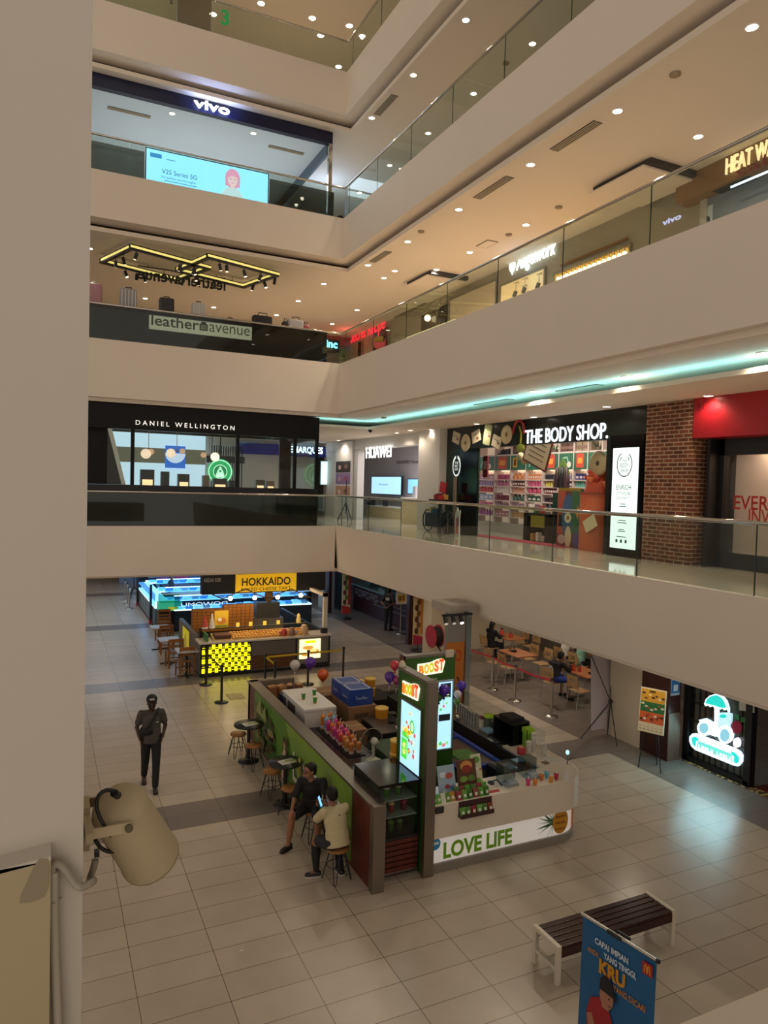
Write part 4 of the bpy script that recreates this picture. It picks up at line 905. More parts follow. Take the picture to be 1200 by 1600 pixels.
hp = [(.16*math.sin(k*.3)**3, .013*(13*math.cos(k*.3)-5*math.cos(k*.6)-2*math.cos(k*.9)-math.cos(k*1.2))) for k in range(21)]
a.ext([(X2-.06, o.y-.17-u, zz+.14+v) for u, v in hp], (-.04, 0, 0), TW); a.build('heart', t)
lampat('sign_glow', 'POINT', (X2-.5, ya2-1.2, 11.7), 9, t, color=(.35, .62, 1), soft=.3)
# the red script sign
o, e_ = ux(548, 536, X2-.06), ux(602, 510, X2-.06)
t = thing('shop_sign', 'red glowing script sign near the second gallery corner', 'sign', (X2, o.y-1.5, 11.5))
text(t, 'lettering', 'Secret Recipe', V((X2-.06, o.y, (ux(548, 533, X2).z+ux(602, 519, X2).z)/2)), YD, ZU, .62, E('#ff2a3c', 1.3), w=o.y-e_.y, shear=.3, bold=.0, ext=.02)
lampat('sign_glow', 'POINT', (X2-.8, o.y-1.5, 12.0), 14, t, color=(1, .12, .1), soft=.3)
MB().bx(8.5, 31.2, 12.0, X2, 31.5, 12.42, C('#8f4a40')).struct('trim', 'bulkhead over the script sign, its red glow put into the colour')  # red reflection of the sign is painted into this beam
def darkwin(pa, pb, label, col='#1b1a18', rough=.1):
    A, B = ux(*pa, X2-.03), ux(*pb, X2-.03)
    t = thing('shop_window', label, 'shop window', (X2-.03, (A.y+B.y)/2, F2)); MB().bx(X2-.05, B.y, F2, X2-.02, A.y, max(A.z, B.z), C(col, rough)).build('pane', t)
    MB().bx(X2-.08, B.y-.08, F2, X2-.01, B.y, max(A.z, B.z), C('#8b8168')).build('frame', t); return t, A, B
t, A, B = darkwin((585, 520), (608, 512), 'dark shop window below the red script sign')
P = ux(592, 530, X2-.07); MB().ob(V((X2-.07, P.y, P.z)), (.03, .9, .22), C('#b9a632'), Matrix.Rotation(.15, 3, 'X')).build('yellow_banner', t)
darkwin((560, 535), (566, 535), 'narrow brown doorway below the red script sign', '#3d332a')
darkwin((659, 498), (683, 484), 'brown shop window with a lit lamp right of the small white lettering', '#4d4134', .2)
darkwin((687, 482), (702, 474), 'dark shop window beside the beige shop wall', '#2b241d', .2)
P = ux(668, 497, X2-.2); MB().sph(P, .12, E('#ffe2b0', 5.), 10).cyl(P+V((0, 0, .1)), P+V((0, 0, .2)), .05, C('#8d7a58')).tube([P+V((0, 0, .2)), P+V((.2, 0, .2))], .012, C('#8d7a58'), 5).solo('globe_lamp', 'glowing globe lamp in the brown shop window', 'lamp')
o, e_ = ux(618, 494, X2-.04), ux(667, 473, X2-.04)
t = thing('shop_sign', 'small white capital lettering between the red sign and brown window', 'sign', (X2, o.y, o.z))
text(t, 'lettering', 'PRET-A-PORTER CO', V((X2-.12, o.y, (o.z+e_.z)/2)), YD, ZU, .2, E('#f2ead8', 1.6), w=o.y-e_.y, ext=.02)
MB().bx(X2-.118, e_.y, (o.z+e_.z)/2-.05, X2, o.y, (o.z+e_.z)/2, C('#8b8168')).build('rail', t)
for k, z in enumerate((11.35, 11.0)):
    A = ux(645, 490, X2-.1); MB().tube([(X2-.12, A.y+.5, z), (X2-.12, 21.5-k, z)], .025, E('#d9cf92', 1.1), 6).bx(X2-.12, A.y+.2, z-.01, X2, A.y+.22, z+.01, C('#8b8168')).solo('tube_lamp', ('upper', 'lower')[k]+' thin yellow tube lamp across the brown shop windows', 'lamp')
# vivo wall and HEAT WA.. shop
o, e_ = ux(1035, 346, X2-.01), ux(1064, 347, X2-.01)
t = thing('shop_sign', 'small pale violet lettering on the beige wall at the right', 'sign', (X2, o.y, o.z))
text(t, 'lettering', 'vivo', V((X2-.006, o.y, ux(1050, 347, X2).z)), YD, ZU, .12, E('#b9b9e8', 1.2), w=(o.y-e_.y), bold=.03, ext=.004)
xh = 12.5; A = ux(1051, 310, xh); yh = ux(1055, 320, xh).y
t = thing('shopfront', 'tan headed shopfront with tall lettering at the upper right edge', 'shopfront', (xh+.3, 8, F2))
TAN = M('tan_header', '#8d6a45', .35)
zb2 = ux(1060, 318, xh).z
MB().bx(xh, 2, zb2, X2, yh, 12.42, TAN).build('header', t)
y2 = ux(1100, 340, X2-.1).y
MB().bx(X2-.1, y2-.06, F2, X2-.02, y2+.12, zb2, C('#b5aca0', .3)).build('jamb', t)
MB().bx(X2-.05, 2, F2, X2-.02, y2-.06, zb2, M('grey_interior', '#6e7276', .5, emit=.1)).build('interior', t)
pw = ux(1105, 345, X2-.06); MB().bx(X2-.08, pw.y-.14, F2+1.0, X2-.05, pw.y+.14, pw.z+.3, C('#b9c2c2')).build('poster', t)
a = Art(V((X2-.081, pw.y, pw.z)), YD, ZU); a.disc(0, 0, .09, C('#3c4444')).disc(0, 0, .055, C('#b9c2c2')).disc(.02, .01, .035, C('#3c4444')).done('emblem', t)
P = ux(1140, 292, xh); MB().bx(xh+.1, P.y-.35, zb2-.01, xh+.45, P.y+.5, zb2, C('#2e3436')).build('ceiling_panel', t)
MB().bx(xh-.004, 2, 12.3, xh, yh, 12.42, TAN).build('header_edge', t)
o, e_ = ux(1137, 270, xh), ux(1200, 246, xh)
text(t, 'lettering', 'HEAT WAVE', V((xh-.03, o.y, (ux(1140, 271, xh).z+ux(1195, 250, xh).z)/2)), YD, ZU, .32, E('#e8cf9a', 1.4), w=(o.y-e_.y)*1.5, ext=.05)
text(t, 'script_lettering', 'sale', V((xh-.05, o.y-.25, ux(1145, 283, xh).z)), YD, ZU, .22, C('#8a3f30'), w=1.0, ext=.02)
MB().bx(xh-.02, 5.5, ux(1150, 288, xh).z-.04, xh, o.y-.1, ux(1150, 288, xh).z, E('#cfe4ff', 2.0)).build('light_line', t)
# corner of the second gallery: white wall and a cyan sign
MB().bx(8.2, 33, F2, X2, 33.2, 12.42, C('#a39a84', .7)).struct('wall_back', 'pale wall beyond the second gallery corner')
A, B = uy(509, 530, 28.9), uy(526, 552, 28.9)
t = thing('shop_sign', 'black box sign with cyan letters at the second gallery corner', 'sign', (A.x+.5, 28.8, B.z))
MB().bx(A.x-.6, 28.8, B.z, B.x+.1, 28.95, A.z, BLACK).build('board', t)
text(t, 'lettering', 'inc', V((A.x-.02, 28.79, B.z+.2)), XR, ZU, .3, E('#6fe3ff', 4.), w=.52, bold=.03)
P = uy(531, 556, 28.5)
t = thing('potted_tree', 'leafy green tree at the second gallery corner', 'plant', (P.x+.1, 28.3, F2))
MB().cyl((0, 0, 0), (0, 0, .4), .16, C('#5a5348')).build('pot', t, local=True); MB().tube([(0, 0, .4), (.02, 0, .9)], .025, C('#4a3d2c'), 6).build('stem', t, local=True)
m = MB(); random.seed(5)
for k in range(140):
    an, h = random.uniform(0, 6.28), random.uniform(.5, 1.9); r = random.uniform(.02, .3); d = V((r*math.cos(an), r*math.sin(an), h)); q = Matrix.Rotation(an, 3, 'Z')@Matrix.Rotation(random.uniform(-1, 1), 3, 'Y')
    m.ob(d, (.13, .06, .012), C(('#6f7d45', '#84905a', '#56662f')[k % 3]), q)
m.build('foliage', t, local=True)

# ================================================================= third gallery
F3 = 13.86
yv = 22.0
t = thing('phone_store', 'open phone store with a navy header behind the third back railing', 'shopfront', (3.5, yv, F3))
xr3 = uy(519, 260, yv).x
zb3, zt3 = uy(330, 163, yv).z, uy(330, 141, yv).z
NAVY = M('store_navy', '#0c0f33', .35)
MB().bx(-3, yv, 16.50, xr3, yv+.2, 16.87, NAVY).build('header', t)
MB().bx(-3, yv+.2, 16.62, xr3, 28.5, 16.66, M('store_ceiling', '#cfdbe6', .7, emit=.04)).build('soffit', t)  # slight emission put into the soffit so it reads lit
MB().bx(xr3-.12, yv, F3, xr3, yv+.12, 16.5, CHROME).build('corner_post', t)
GB = M('store_wall', '#5d6b7c', .5)
MB().bx(-3, 28.4, F3, xr3, 28.5, 16.62, GB).bx(xr3-.1, 26.5, F3, xr3, 28.4, 16.62, GB).build('rear_wall', t)
MB().bx(xr3-.1, yv+.3, 16.25, xr3-.02, 28.4, 16.62, GB).build('side_beam', t)
p = V((uy(302, 166, yv).x, yv-.06, 16.56))
text(t, 'lettering', 'vivo', p, XR, ZU, .25, E('#f2f6ff', 1.8), w=uy(358, 170, yv).x-p.x, bold=.02, ext=.05)
lampat('sign_glow', 'AREA', (p.x+.6, yv-.25, 16.45), 14, t, rot=(math.pi*.85, 0, 0), color=(.3, .45, 1), sx=1.4, sy=.05)
lampat('side_glow', 'POINT', (9.4, 25.5, 15.9), 70, t, color=(.45, .66, 1), soft=.4)  # unseen blue lamp added for store light spilling onto the corner
lampat('store_light', 'AREA', (4.5, 25.2, 16.3), 300, t, color=(.72, .86, 1), sx=6, sy=3.5)
for i, q in enumerate(((269, 177), (396, 208), (146, 147), (236, 190))): pass
sl = []
for q in ((269, 177), (396, 208), (222, 137)):
    P = uz(q[0], q[1], 16.62); 
    if P.y > yv+.3: sl.append(downlight(P, .08, 0))
rank(sl, 'round downlight in the phone store ceiling, {} from left')
for i, (qa, qb) in enumerate((((168, 168), (235, 184)), ((420, 228), (474, 242)))):
    A, B = uz(*qa, 16.6), uz(*qb, 16.6); vent(V(((A.x+B.x)/2, (A.y+B.y)/2, 0)), abs(B.x-A.x), .18, 'x', 16.618, ('left', 'right')[i]+' long air slot in the phone store ceiling')
for i, q in enumerate(((200, 215), (244, 224), (346, 247), (386, 256))):
    P = uy(*q, 28.3); MB().sph(P, .09, E('#eaf4ff', 4.), 8).cyl(P+V((0, 0, .08)), P+V((0, .1, .12)), .03, WHITE).solo('wall_spot', 'small bright spot on the phone store rear wall, %s from left' % NTH[i], 'lamp')
P = uy(303, 241, 28.3); MB().bx(P.x-.24, 28.3, P.z-.18, P.x+.24, 28.4, P.z+.18, C('#1f3f8a')).solo('wall_panel', 'small blue panel on the phone store rear wall', 'panel')
# lit banner behind the rail glass
y3 = 21.75
A, B = uy(229, 234, y3), uy(418, 319, y3); zt4, zb4 = uy(229, 231, y3).z, uy(229, 283, y3).z
t = thing('led_screen', 'wide pale blue advertising screen behind the third back railing', 'screen', ((A.x+B.x)/2, y3, F3))
MB().bx(A.x-.03, y3+.01, F3, B.x+.03, y3+.1, zt4+.03, BLACK).build('case', t)
LB = E('#8cd9fc', 1.45)
MB().bx(A.x, y3, F3+.05, B.x, y3+.01, zt4, LB).build('display', t)
zq = zt4
a = Art(V((A.x, y3-.001, zq)), XR, ZU); w = B.x-A.x
a.rect(.1, -.22, .42, -.1, E('#2c8fd8', .9)).rect(.55, -.22, .8, -.19, E('#5fa5cf', .9))
cxv = w*.695
pk = E('#e8a0c4', .95); sk = E('#ecd2d6', .95)
a.disc(cxv, -.37, .23, pk, ry=.3).rect(cxv-.22, -.6, cxv+.22, -.37, pk).disc(cxv, -.4, .145, sk, ry=.19).poly([(cxv-.16, -.36), (cxv-.1, -.2), (cxv+.12, -.2), (cxv+.16, -.34), (cxv, -.27)], pk).poly([(cxv-.45, -1.02), (cxv-.2, -.66), (cxv, -.6), (cxv+.2, -.66), (cxv+.45, -1.02)], E('#c8e4ee', .95)).rect(cxv-.05, -.66, cxv+.05, -.55, sk)
for s in (-1, 1): a.disc(cxv+s*.06, -.38, .02, E('#5a3a4a', .5), ry=.012)
a.line([(cxv-.03, -.49), (cxv+.03, -.49)], .014, E('#c05a78', .8))
a.poly([(cxv-.3, -1.02), (cxv-.25, -.9), (cxv+.1, -.88), (cxv+.3, -1.02)], E('#e6dca8', .9))
a.line([(w*.14, -.82), (w*.4, -.82)], .018, E('#4a86a8', .6)).done('picture', t)
INK = E('#2b6488', .5)
text(t, 'lettering', 'V25 Series 5G', V((A.x+w*.12, y3-.004, zq-.62)), XR, ZU, .13, INK, w=w*.28, ext=0)
text(t, 'small_lettering', 'For perfect portrait nights', V((A.x+w*.12, y3-.004, zq-.75)), XR, ZU, .065, INK, w=w*.27, ext=0)
MB().bx(-3, y3+.02, F3, A.x-.05, y3+.05, 14.88, glass('grey_glass', '#9aa19d', .25)).bx(B.x+.05, y3+.02, F3, xr3, y3+.05, 14.88, glass('grey_glass', '#9aa19d', .25)).bx(xr3-.04, y3+.05, F3, xr3, yv, 14.88, glass('grey_glass', '#9aa19d', .25)).solo('glass_screen', 'grey tinted glass screen beside the advertising screen', 'screen')
P = uy(531, 340, YB+.1); MB().sph((P.x, YB+.05, 13.99), (.1, .08, .05), BLK2, 10).cyl((P.x, YB+.05, 13.94), (P.x, YB+.05, 13.98), .05, BLACK).solo('camera_dome', 'small black camera dome on the third gallery curb corner', 'camera')
# ================================================================= topmost gallery
F4 = 18.4
MB().bx(-3, 23.6, F4, 3.6, 23.7, 22.1, plaster('top_wall', '#c6ba92', .03)).struct('wall_back', 'olive beige wall of the topmost gallery')
t = thing('glass_door', 'tall glass door behind the topmost railing', 'door', (4.1, 22.6, F4))
xa, xb = uy(277, 20, 22.4).x, uy(329, 20, 22.4).x
MB().bx(xa, 22.4, F4, xb, 22.43, 21, glass('door_glass', '#d9d2c2', .1)).build('pane', t)
MB().bx(xa-.03, 22.39, F4, xa, 22.44, 21, STEEL).bx(xb, 22.39, F4, xb+.03, 22.44, 21, STEEL).build('frame', t)
P = uy(268, 5, 22.35); MB().tube([(P.x, 22.36, P.z), (P.x-.04, 22.36, P.z+.5)], .04, C('#7a705c')).build('handle', t)
P = uy(345, 36, YB+.05)
t = thing('level_number', 'green number three on the topmost railing glass', 'sign', P)
text(t, 'lettering', '3', V((P.x, YB+.06, P.z)), XR, ZU, .42, M('sign_green', '#23924a', .4, emit=.3), bold=.03, ext=.004)  # emission put into the green to brighten the numeral
# ================================================================= ground floor: shopfronts on the right
gl = []  # unseen downlights, added to brighten the space under the first gallery
for x, y in ((10.2, 6), (10.2, 10), (10.0, 14.5), (13.0, 13.5), (12.6, 16.2), (13.6, 18.2), (10.2, 19), (13.5, 21.5), (10.3, 24.5), (2, 24.5), (6.5, 28), (2, 30), (6, 34), (1, 37), (10, 31)):
    gl.append(downlight(V((x, y, 2.70)), .085, 70 if x > 12 else 50))
rank(gl, 'unseen downlight added to brighten the space under the first gallery, {} from left')
MB().bx(11.65, 11.28, 0, 11.8, 12.26, 2.7, plaster('beige_wall', '#bfb29e', .03)).struct('wall_right', 'beige wall panel beside the restaurant')
MAR = M('maroon_wall', '#3d1a17', .35)
MB().bx(11.62, 10.54, 0, 11.95, 11.28, 2.7, MAR).struct('wall_right', 'maroon wall beside the neon window')
t = thing('wall_poster', 'small blue and white notice on the brown pier beside the maroon wall', 'poster', (11.8, 10.53, 1.0))
A, B = uy(1049, 1058, 10.53), uy(1058, 1086, 10.53)
MB().bx(11.66, 10.525, B.z, 11.9, 10.538, A.z+.35, C('#b7c6d6', .3)).build('sheet', t)
a = Art(V((11.66, 10.524, B.z)), XR, ZU); a.rect(0, .05, .24, .32, C('#2f78c0')).rect(.06, .09, .18, .22, C('#dfe8ee')).done('print', t)
MB().bx(11.62, 10.52, 0, 11.95, 10.538, 1.0, wood('pier_wood', '#5b463a', '#6d5546', .5, 2)).struct('trim', 'brown wooden pier facing beside the maroon wall')
# ---- the window with the neon trishaw
XN = 12.1
t = thing('neon_window', 'black gridded window with a glowing white and turquoise parasol tricycle sign', 'shop window', (XN, 9.8, 0))
yA, yB2 = 10.49, 8.98
MB().bx(XN-.05, yA-.08, 0, XN+.1, yA+.05, 2.7, BLACK).bx(XN-.05, yB2-.02, 0, XN+.1, yB2+.12, 2.7, BLACK).bx(XN-.05, yB2, 0, XN+.1, yA, .1, BLACK).bx(XN-.05, yB2, 2.5, XN+.1, yA, 2.7, BLACK).build('frame', t)
m = MB()
for k in range(1, 10): y = yB2+.1+(yA-yB2-.1)*k/10; m.bx(XN+.02, y-.012, .1, XN+.05, y+.012, 2.5, BLACK)
for z in (.45, .85, 1.25, 1.62, 2.0): m.bx(XN+.021, yB2, z-.012, XN+.049, yA, z+.012, BLACK)
m.build('grid_bars', t)
MB().bx(XN+.0, yB2, .1, XN+.015, yA, 2.5, CLEAR).build('pane', t)
def pm(pts, x, o): return [(o.y-ux(p[0], p[1], x).y, ux(p[0], p[1], x).z-o.z) for p in pts]
xs_ = XN-.09; org = ux(1070, 1230, xs_)
def Z(pts, s=8, ox=1050, oy=1070): return pm([(ox+a/s, oy+b/s) for a, b in pts], xs_, org)
NW = E('#e2f8ff', 1.05); NT = E('#22cfc4', .9)
n = thing('neon_sign', 'glowing neon sign of a tricycle under a parasol hung on the gridded window', 'sign', (xs_, 9.8, .4))
def slab(pts, mat, d=.06, off=0):
    m = MB(); P = [V((xs_-off, org.y-u, org.z+v)) for u, v in Z(pts)]; m.ext(P, (.0+d, 0, 0), mat); return m
def ring_pts(cx_, cy_, rx, ry, n_=22): return [(cx_+rx*math.cos(2*math.pi*k/n_), cy_+ry*math.sin(2*math.pi*k/n_)) for k in range(n_)]
um = [(400, 240), (420, 180), (470, 135), (550, 110), (620, 140), (670, 200), (700, 290), (700, 345)]
slab(um+[(680, 300), (650, 320), (625, 290), (590, 310), (560, 275), (530, 290), (500, 260), (470, 280), (445, 250), (415, 268)], NW).build('parasol_outline', n)
slab([(418, 230), (440, 180), (485, 145), (550, 128), (610, 155), (655, 210), (680, 285), (640, 290), (590, 280), (540, 260), (490, 248), (440, 235)], NT, .06, .006).build('parasol', n)
slab([(528, 280), (568, 285), (568, 640), (528, 620)], NW).build('pole', n)
slab(ring_pts(400, 540, 88, 98), NW).build('wheel', n); slab(ring_pts(660, 620, 92, 118), NW).build('wheel', n)
slab([(330, 440), (410, 420), (500, 470), (540, 600), (590, 640), (560, 655), (470, 625), (380, 500)], NW).build('frame', n)
slab([(585, 400), (600, 350), (690, 350), (735, 365), (735, 420), (720, 520), (750, 600), (700, 680), (590, 640), (570, 480)], E('#bfe9f4', .85)).build('passenger_seat', n)
slab(ring_pts(640, 392, 42, 24), NT, .06, .006).build('seat_hood', n)
slab(ring_pts(400, 540, 58, 66), E('#8fd0e6', .75), .06, .004).build('hub', n); slab(ring_pts(660, 630, 60, 80), E('#8fd0e6', .75), .06, .004).build('hub', n)
slab([(215, 650), (250, 612), (290, 610), (780, 800), (830, 830), (875, 890), (870, 960), (820, 1020), (770, 1010), (290, 815), (240, 770), (215, 710)], NW).build('plaque', n)
slab([(245, 665), (290, 645), (330, 670), (330, 700), (300, 705), (295, 775), (260, 745)], NT, .06, .006).build('plaque_end', n); slab([(740, 830), (790, 850), (838, 905), (838, 960), (810, 985), (775, 965), (780, 900), (745, 870)], NT, .06, .006).build('plaque_end', n)
slab([(330, 700), (740, 862), (760, 960), (310, 785)], E('#6fdccf', .8), .06, .004).build('plaque_centre', n)
GW = E('#f2ffff', 1.3)
for k in range(11):     # blurred glyph strokes along the plaque
    if k == 5: continue
    x_ = 335+38*k; y_ = 745+15.2*k
    slab([(x_, y_), (x_+26, y_+10), (x_+22, y_+66), (x_-4, y_+56)] if k % 3 else [(x_, y_), (x_+11, y_+4), (x_+9, y_+38), (x_+25, y_+44), (x_+22, y_+66), (x_-4, y_+56)], GW, .06, .008).build('glyph', n)
slab(ring_pts(800, 725, 38, 60), E('#ffe9ff', 2.2)).build('lantern', n)
lampat('neon_light', 'AREA', (xs_-.14, 9.75, .9), 16, n, rot=(0, math.radians(55), 0), color=(.45, .9, 1), sx=1.0, sy=1.2)
# papers on the glass
for i, (pts, c, lb) in enumerate((([(818, 140), (1005, 185), (1005, 355), (818, 320)], '#b9b5ad', 'two white printed sheets taped on the gridded window'), ([(712, 140), (790, 160), (795, 205), (712, 180)], '#8a2338', 'small dark red sticker at the top of the gridded window'))):
    o = slab(pts, C(c), .01, -.05).solo('notice', lb, 'paper')
o = slab(ring_pts(788, 535, 72, 80), C('#9c1f48'), .012, -.03).solo('round_sticker', 'round crimson sticker on the gridded window', 'sticker')
for i, (x_, y_) in enumerate(((785, 405), (865, 440), (920, 455), (900, 535))): slab([(x_-28, y_-35), (x_+28, y_-25), (x_+28, y_+40), (x_-28, y_+30)], C(['#2f8a5c', '#33703c', '#4a8a3a', '#2f6a3a'][i]), .01, -.05).solo('green_sticker', 'small green sticker on the gridded window, %s from left' % NTH[i], 'sticker')
m = MB(); random.seed(11); G = [C('#b59a5e'), C('#2b2118'), C('#6d5638')]
for k in range(60):
    y = 10.45-k*.05; 
    for q in range(4): m.bx(11.98+q*.05, y-.022, 0, 12.026+q*.05, y+.022, .008, G[random.randrange(3)])
m.struct('trim', 'gold and black mosaic floor strip under the gridded window')
MB().bx(12.2, 2, 0, 15.5, 8.95, .012, C('#5e2a1e', .4)).struct('floor', 'dark red tiled floor of the restaurant at the right edge')
# ---- menu board on an easel
P = uz(1034, 1210, 0)
t = thing('menu_easel', 'menu board in yellow, green and orange bands on a thin easel', 'easel', (10.95, 10.25, 0))
c4 = [hz(1015, 1078, P), hz(1061, 1090, P)]
a0, a1 = V((10.80, 10.52, 0)), V((11.02, 10.06, 0)); dx = (a1-a0).normalized(); nx = dx.cross(ZU)
bt = V((0, 0, .76)); top = ZU*.86-nx*.10; o = a0-dx*.02+bt
W = .50
MB().add([o, o+dx*W, o+dx*W+top, o+top]+[q-nx*.03 for q in (o, o+dx*W, o+dx*W+top, o+top)], [(0, 1, 2, 3), (7, 6, 5, 4), (0, 4, 5, 1), (1, 5, 6, 2), (2, 6, 7, 3), (3, 7, 4, 0)], C('#d9cfae')).build('board', t)
tn = top.normalized(); H = top.length
a = Art(o, dx, tn)
a.rect(.015, .6, .485, .845, C('#cf9a23')).rect(.015, .4, .485, .6, C('#1f6a35')).rect(.015, .19, .485, .4, C('#d0602c'))
random.seed(2)
for v0, cs in ((.62, ['#3d2a1c', '#6a4630', '#e3d2a8']), (.41, ['#d8cfc0', '#c9bba6', '#8d5636']), (.21, ['#3d2a1c', '#d8cfc0', '#a8502c'])):
    for k in range(7): a.disc(.06+.065*k+random.uniform(-.01, .01), v0+.04+.11*random.random(), .034, C(cs[k % 3]), ry=.022, n=10)
a.rect(.18, .805, .3, .83, C('#2a2014'))
for k in range(6): a.rect(.03+.08*k, .05, .08+.08*k, .065, C('#7a7058')); a.rect(.03+.08*k, .11, .07+.08*k, .12, C('#9a8f74'))
a.done('print', t)
m = [MB().tube([a0+dx*.02+V((0, 0, .01)), o+dx*.15+top*.4], .012, BLACK, 6), MB().tube([a0+dx*.46+V((0, 0, .01)), o+dx*.35+top*.4], .012, BLACK, 6), MB().tube([a0+dx*.25-nx*.42+V((0, 0, .01)), o+dx*.25+top*.7-nx*.05], .012, BLACK, 6)]
for q in m: q.build('leg', t)
# ---- cross-frame banner seen from behind
t = thing('banner_stand', 'black cross-frame stand with a plain white banner seen from behind', 'banner', (11.4, 12.2, 0))
hub = uy(954, 1096, 12.15)
c_ = [uy(928, 1025, 12.35), uy(959, 1025, 12.35), uy(957, 1150, 12.35), uy(921, 1150, 12.35)]
MB().ext([V((c_[0].x, 12.45, c_[0].z)), V((c_[1].x, 12.45, c_[0].z)), V((c_[1].x-.02, 12.32, .12)), V((c_[0].x-.02, 12.32, .12))], (0, .006, 0), C('#bfb2b6', .6)).build('banner', t)
for p, q in ((hub, V((c_[0].x, 12.44, c_[0].z))), (hub, V((c_[1].x, 12.44, c_[0].z)))): MB().tube([p, q], .011, BLACK, 6).build('arm', t)
for p in (uz(907, 1154, .01), uz(964, 1166, .01), uz(949, 1148, .01)): MB().tube([hub, p], .013, BLACK, 6).build('leg', t)
MB().sph(hub, .05, BLACK, 8).build('hub', t)

# ================================================================= the restaurant under the gallery
LWD = wood('chair_ply', '#9c7b50', '#b08e60', .45, 2)
TOPW = wood('table_wood', '#9a5f3c', '#b27448', .35, 0)
def rtable(x, y, label, w=.72, d=1.0, rz=0):
    t = thing('dining_table', label, 'table', (x, y, 0), rz, 'wooden tables in the restaurant')
    MB().bx(-w/2, -d/2, .715, w/2, d/2, .75, TOPW).build('tabletop', t, local=True, bevel=.01)
    for s in (-1, 1): MB().cyl((0, s*d*.28, .05), (0, s*d*.28, .715), .028, CHROME).bx(-.24, s*d*.28-.03, .0, .24, s*d*.28+.03, .05, STEEL).build('leg', t, local=True)
rtable(12.55, 17.0, 'wooden restaurant table nearest the second steel post from the left')
rtable(12.95, 14.55, 'wooden restaurant table where the man in the black hoodie sits')
rtable(13.65, 19.0, 'rearmost wooden restaurant table by the black-haired diner')
rtable(14.75, 16.4, 'wooden restaurant table where the two diners in pale shirts sit')
def mkchair():
    t = thing('dining_chair', '', 'chair', (0, 0, 0), 0, 'plywood chairs in the restaurant')
    MB().bx(-.2, -.2, .44, .2, .2, .458, LWD).build('seat', t, local=True, bevel=.02)
    m = MB()
    for z0, z1 in ((.55, .66), (.685, .72), (.745, .86)): m.ext([(-.205, -.23-.1*(z0-.55), z0), (.205, -.23-.1*(z0-.55), z0), (.195, -.23-.1*(z1-.55), z1), (-.195, -.23-.1*(z1-.55), z1)], (0, -.014, 0), LWD)
    m.bx(-.205, -.245, .55, -.13, -.23, .76, LWD).bx(.13, -.245, .55, .205, -.23, .76, LWD); m.build('backrest', t, local=True)
    for sx in (-1, 1):
        MB().tube([(sx*.19, .2, 0.012), (sx*.18, .15, .44)], .012, CHROME, 6).build('leg', t, local=True)
        MB().tube([(sx*.2, -.27, .012), (sx*.18, -.2, .44), (sx*.16, -.24, .7)], .012, CHROME, 6).build('leg', t, local=True)
    return t
ch0 = mkchair(); first = [True]; rch = []
for x, y, r in ((11.95, 17.25, -1.57), (12.0, 16.65, -1.57), (13.15, 17.3, 1.57), (13.2, 16.7, 1.57), (12.22, 14.95, -1.4), (12.35, 14.05, -1.57), (13.6, 14.9, 1.57), (13.6, 14.2, 1.57), (12.9, 18.95, -1.57), (14.3, 19.3, 1.57), (14.3, 18.7, 1.57), (14.1, 16.75, -1.57), (14.1, 16.1, -1.57), (15.22, 16.2, 1.57), (14.3, 13.1, -1.57)):
    if first[0]: ch0.location = (x, y, 0); ch0.rotation_euler = (0, 0, r); LOC[ch0.name] = (V((x, y, 0)), r); o = ch0; first[0] = False
    else: o = dup(ch0, (x, y, 0), r)
    rch.append(o)
rank(rch, 'light plywood chair with chrome legs in the restaurant, {} from left')
def bottle(x, y, z, c, h, r, label, nm='sauce_bottle'):
    t = thing(nm, label, 'bottle', (x, y, z)); MB().lathe([(r, 0), (r, h*.6), (r*.5, h*.72), (r*.4, h*.85)], (0, 0, 0), C(c, .3), 10).build('body', t, local=True)
    MB().cyl((0, 0, h*.85), (0, 0, h), r*.45, C('#2a2020'), n=8).build('cap', t, local=True)
def caddy(x, y, label):
    t = thing('condiment_caddy', label, 'caddy', (x, y, .75)); MB().bx(-.07, -.05, 0, .07, .05, .05, BLACK).build('tray', t, local=True)
    MB().tube([(0, 0, .05), (0, 0, .2)], .008, BLACK, 6).build('handle', t, local=True)
caddy(12.5, 17.1, 'black condiment caddy on the table nearest the steel post'); bottle(12.42, 17.18, .75, '#7a4a2a', .2, .03, 'brown sauce bottle beside the black condiment caddy')
bottle(12.72, 14.75, .75, '#b8321f', .24, .05, 'red sauce pot on the table of the man in the black hoodie'); bottle(12.82, 14.62, .75, '#a02a1c', .2, .05, 'lower red sauce pot on the table of the man in the black hoodie')
caddy(12.95, 14.3, 'small dark caddy at the near end of the same table as the red pots')
bottle(13.45, 19.1, .75, '#c23a22', .26, .07, 'tall red pot on the rearmost restaurant table'); bottle(13.6, 18.8, .75, '#b83020', .16, .06, 'low red pot on the rearmost restaurant table')
MB().bx(14.0, 21.5, 0, 15.5, 21.7, 2.7, plaster('rest_wall', '#cfc0a4', .03)).bx(11.9, 20.6, 0, 15.5, 20.75, 2.7, plaster('rest_wall2', '#c8b99c', .03)).struct('wall_back', 'cream rear wall of the restaurant')
MB().bx(11.35, 20.05, 0, 11.95, 20.6, 2.7, plaster('rest_wall2b', '#cdbda0', .03)).struct('trim', 'cream pillar beside the fire hose reel')
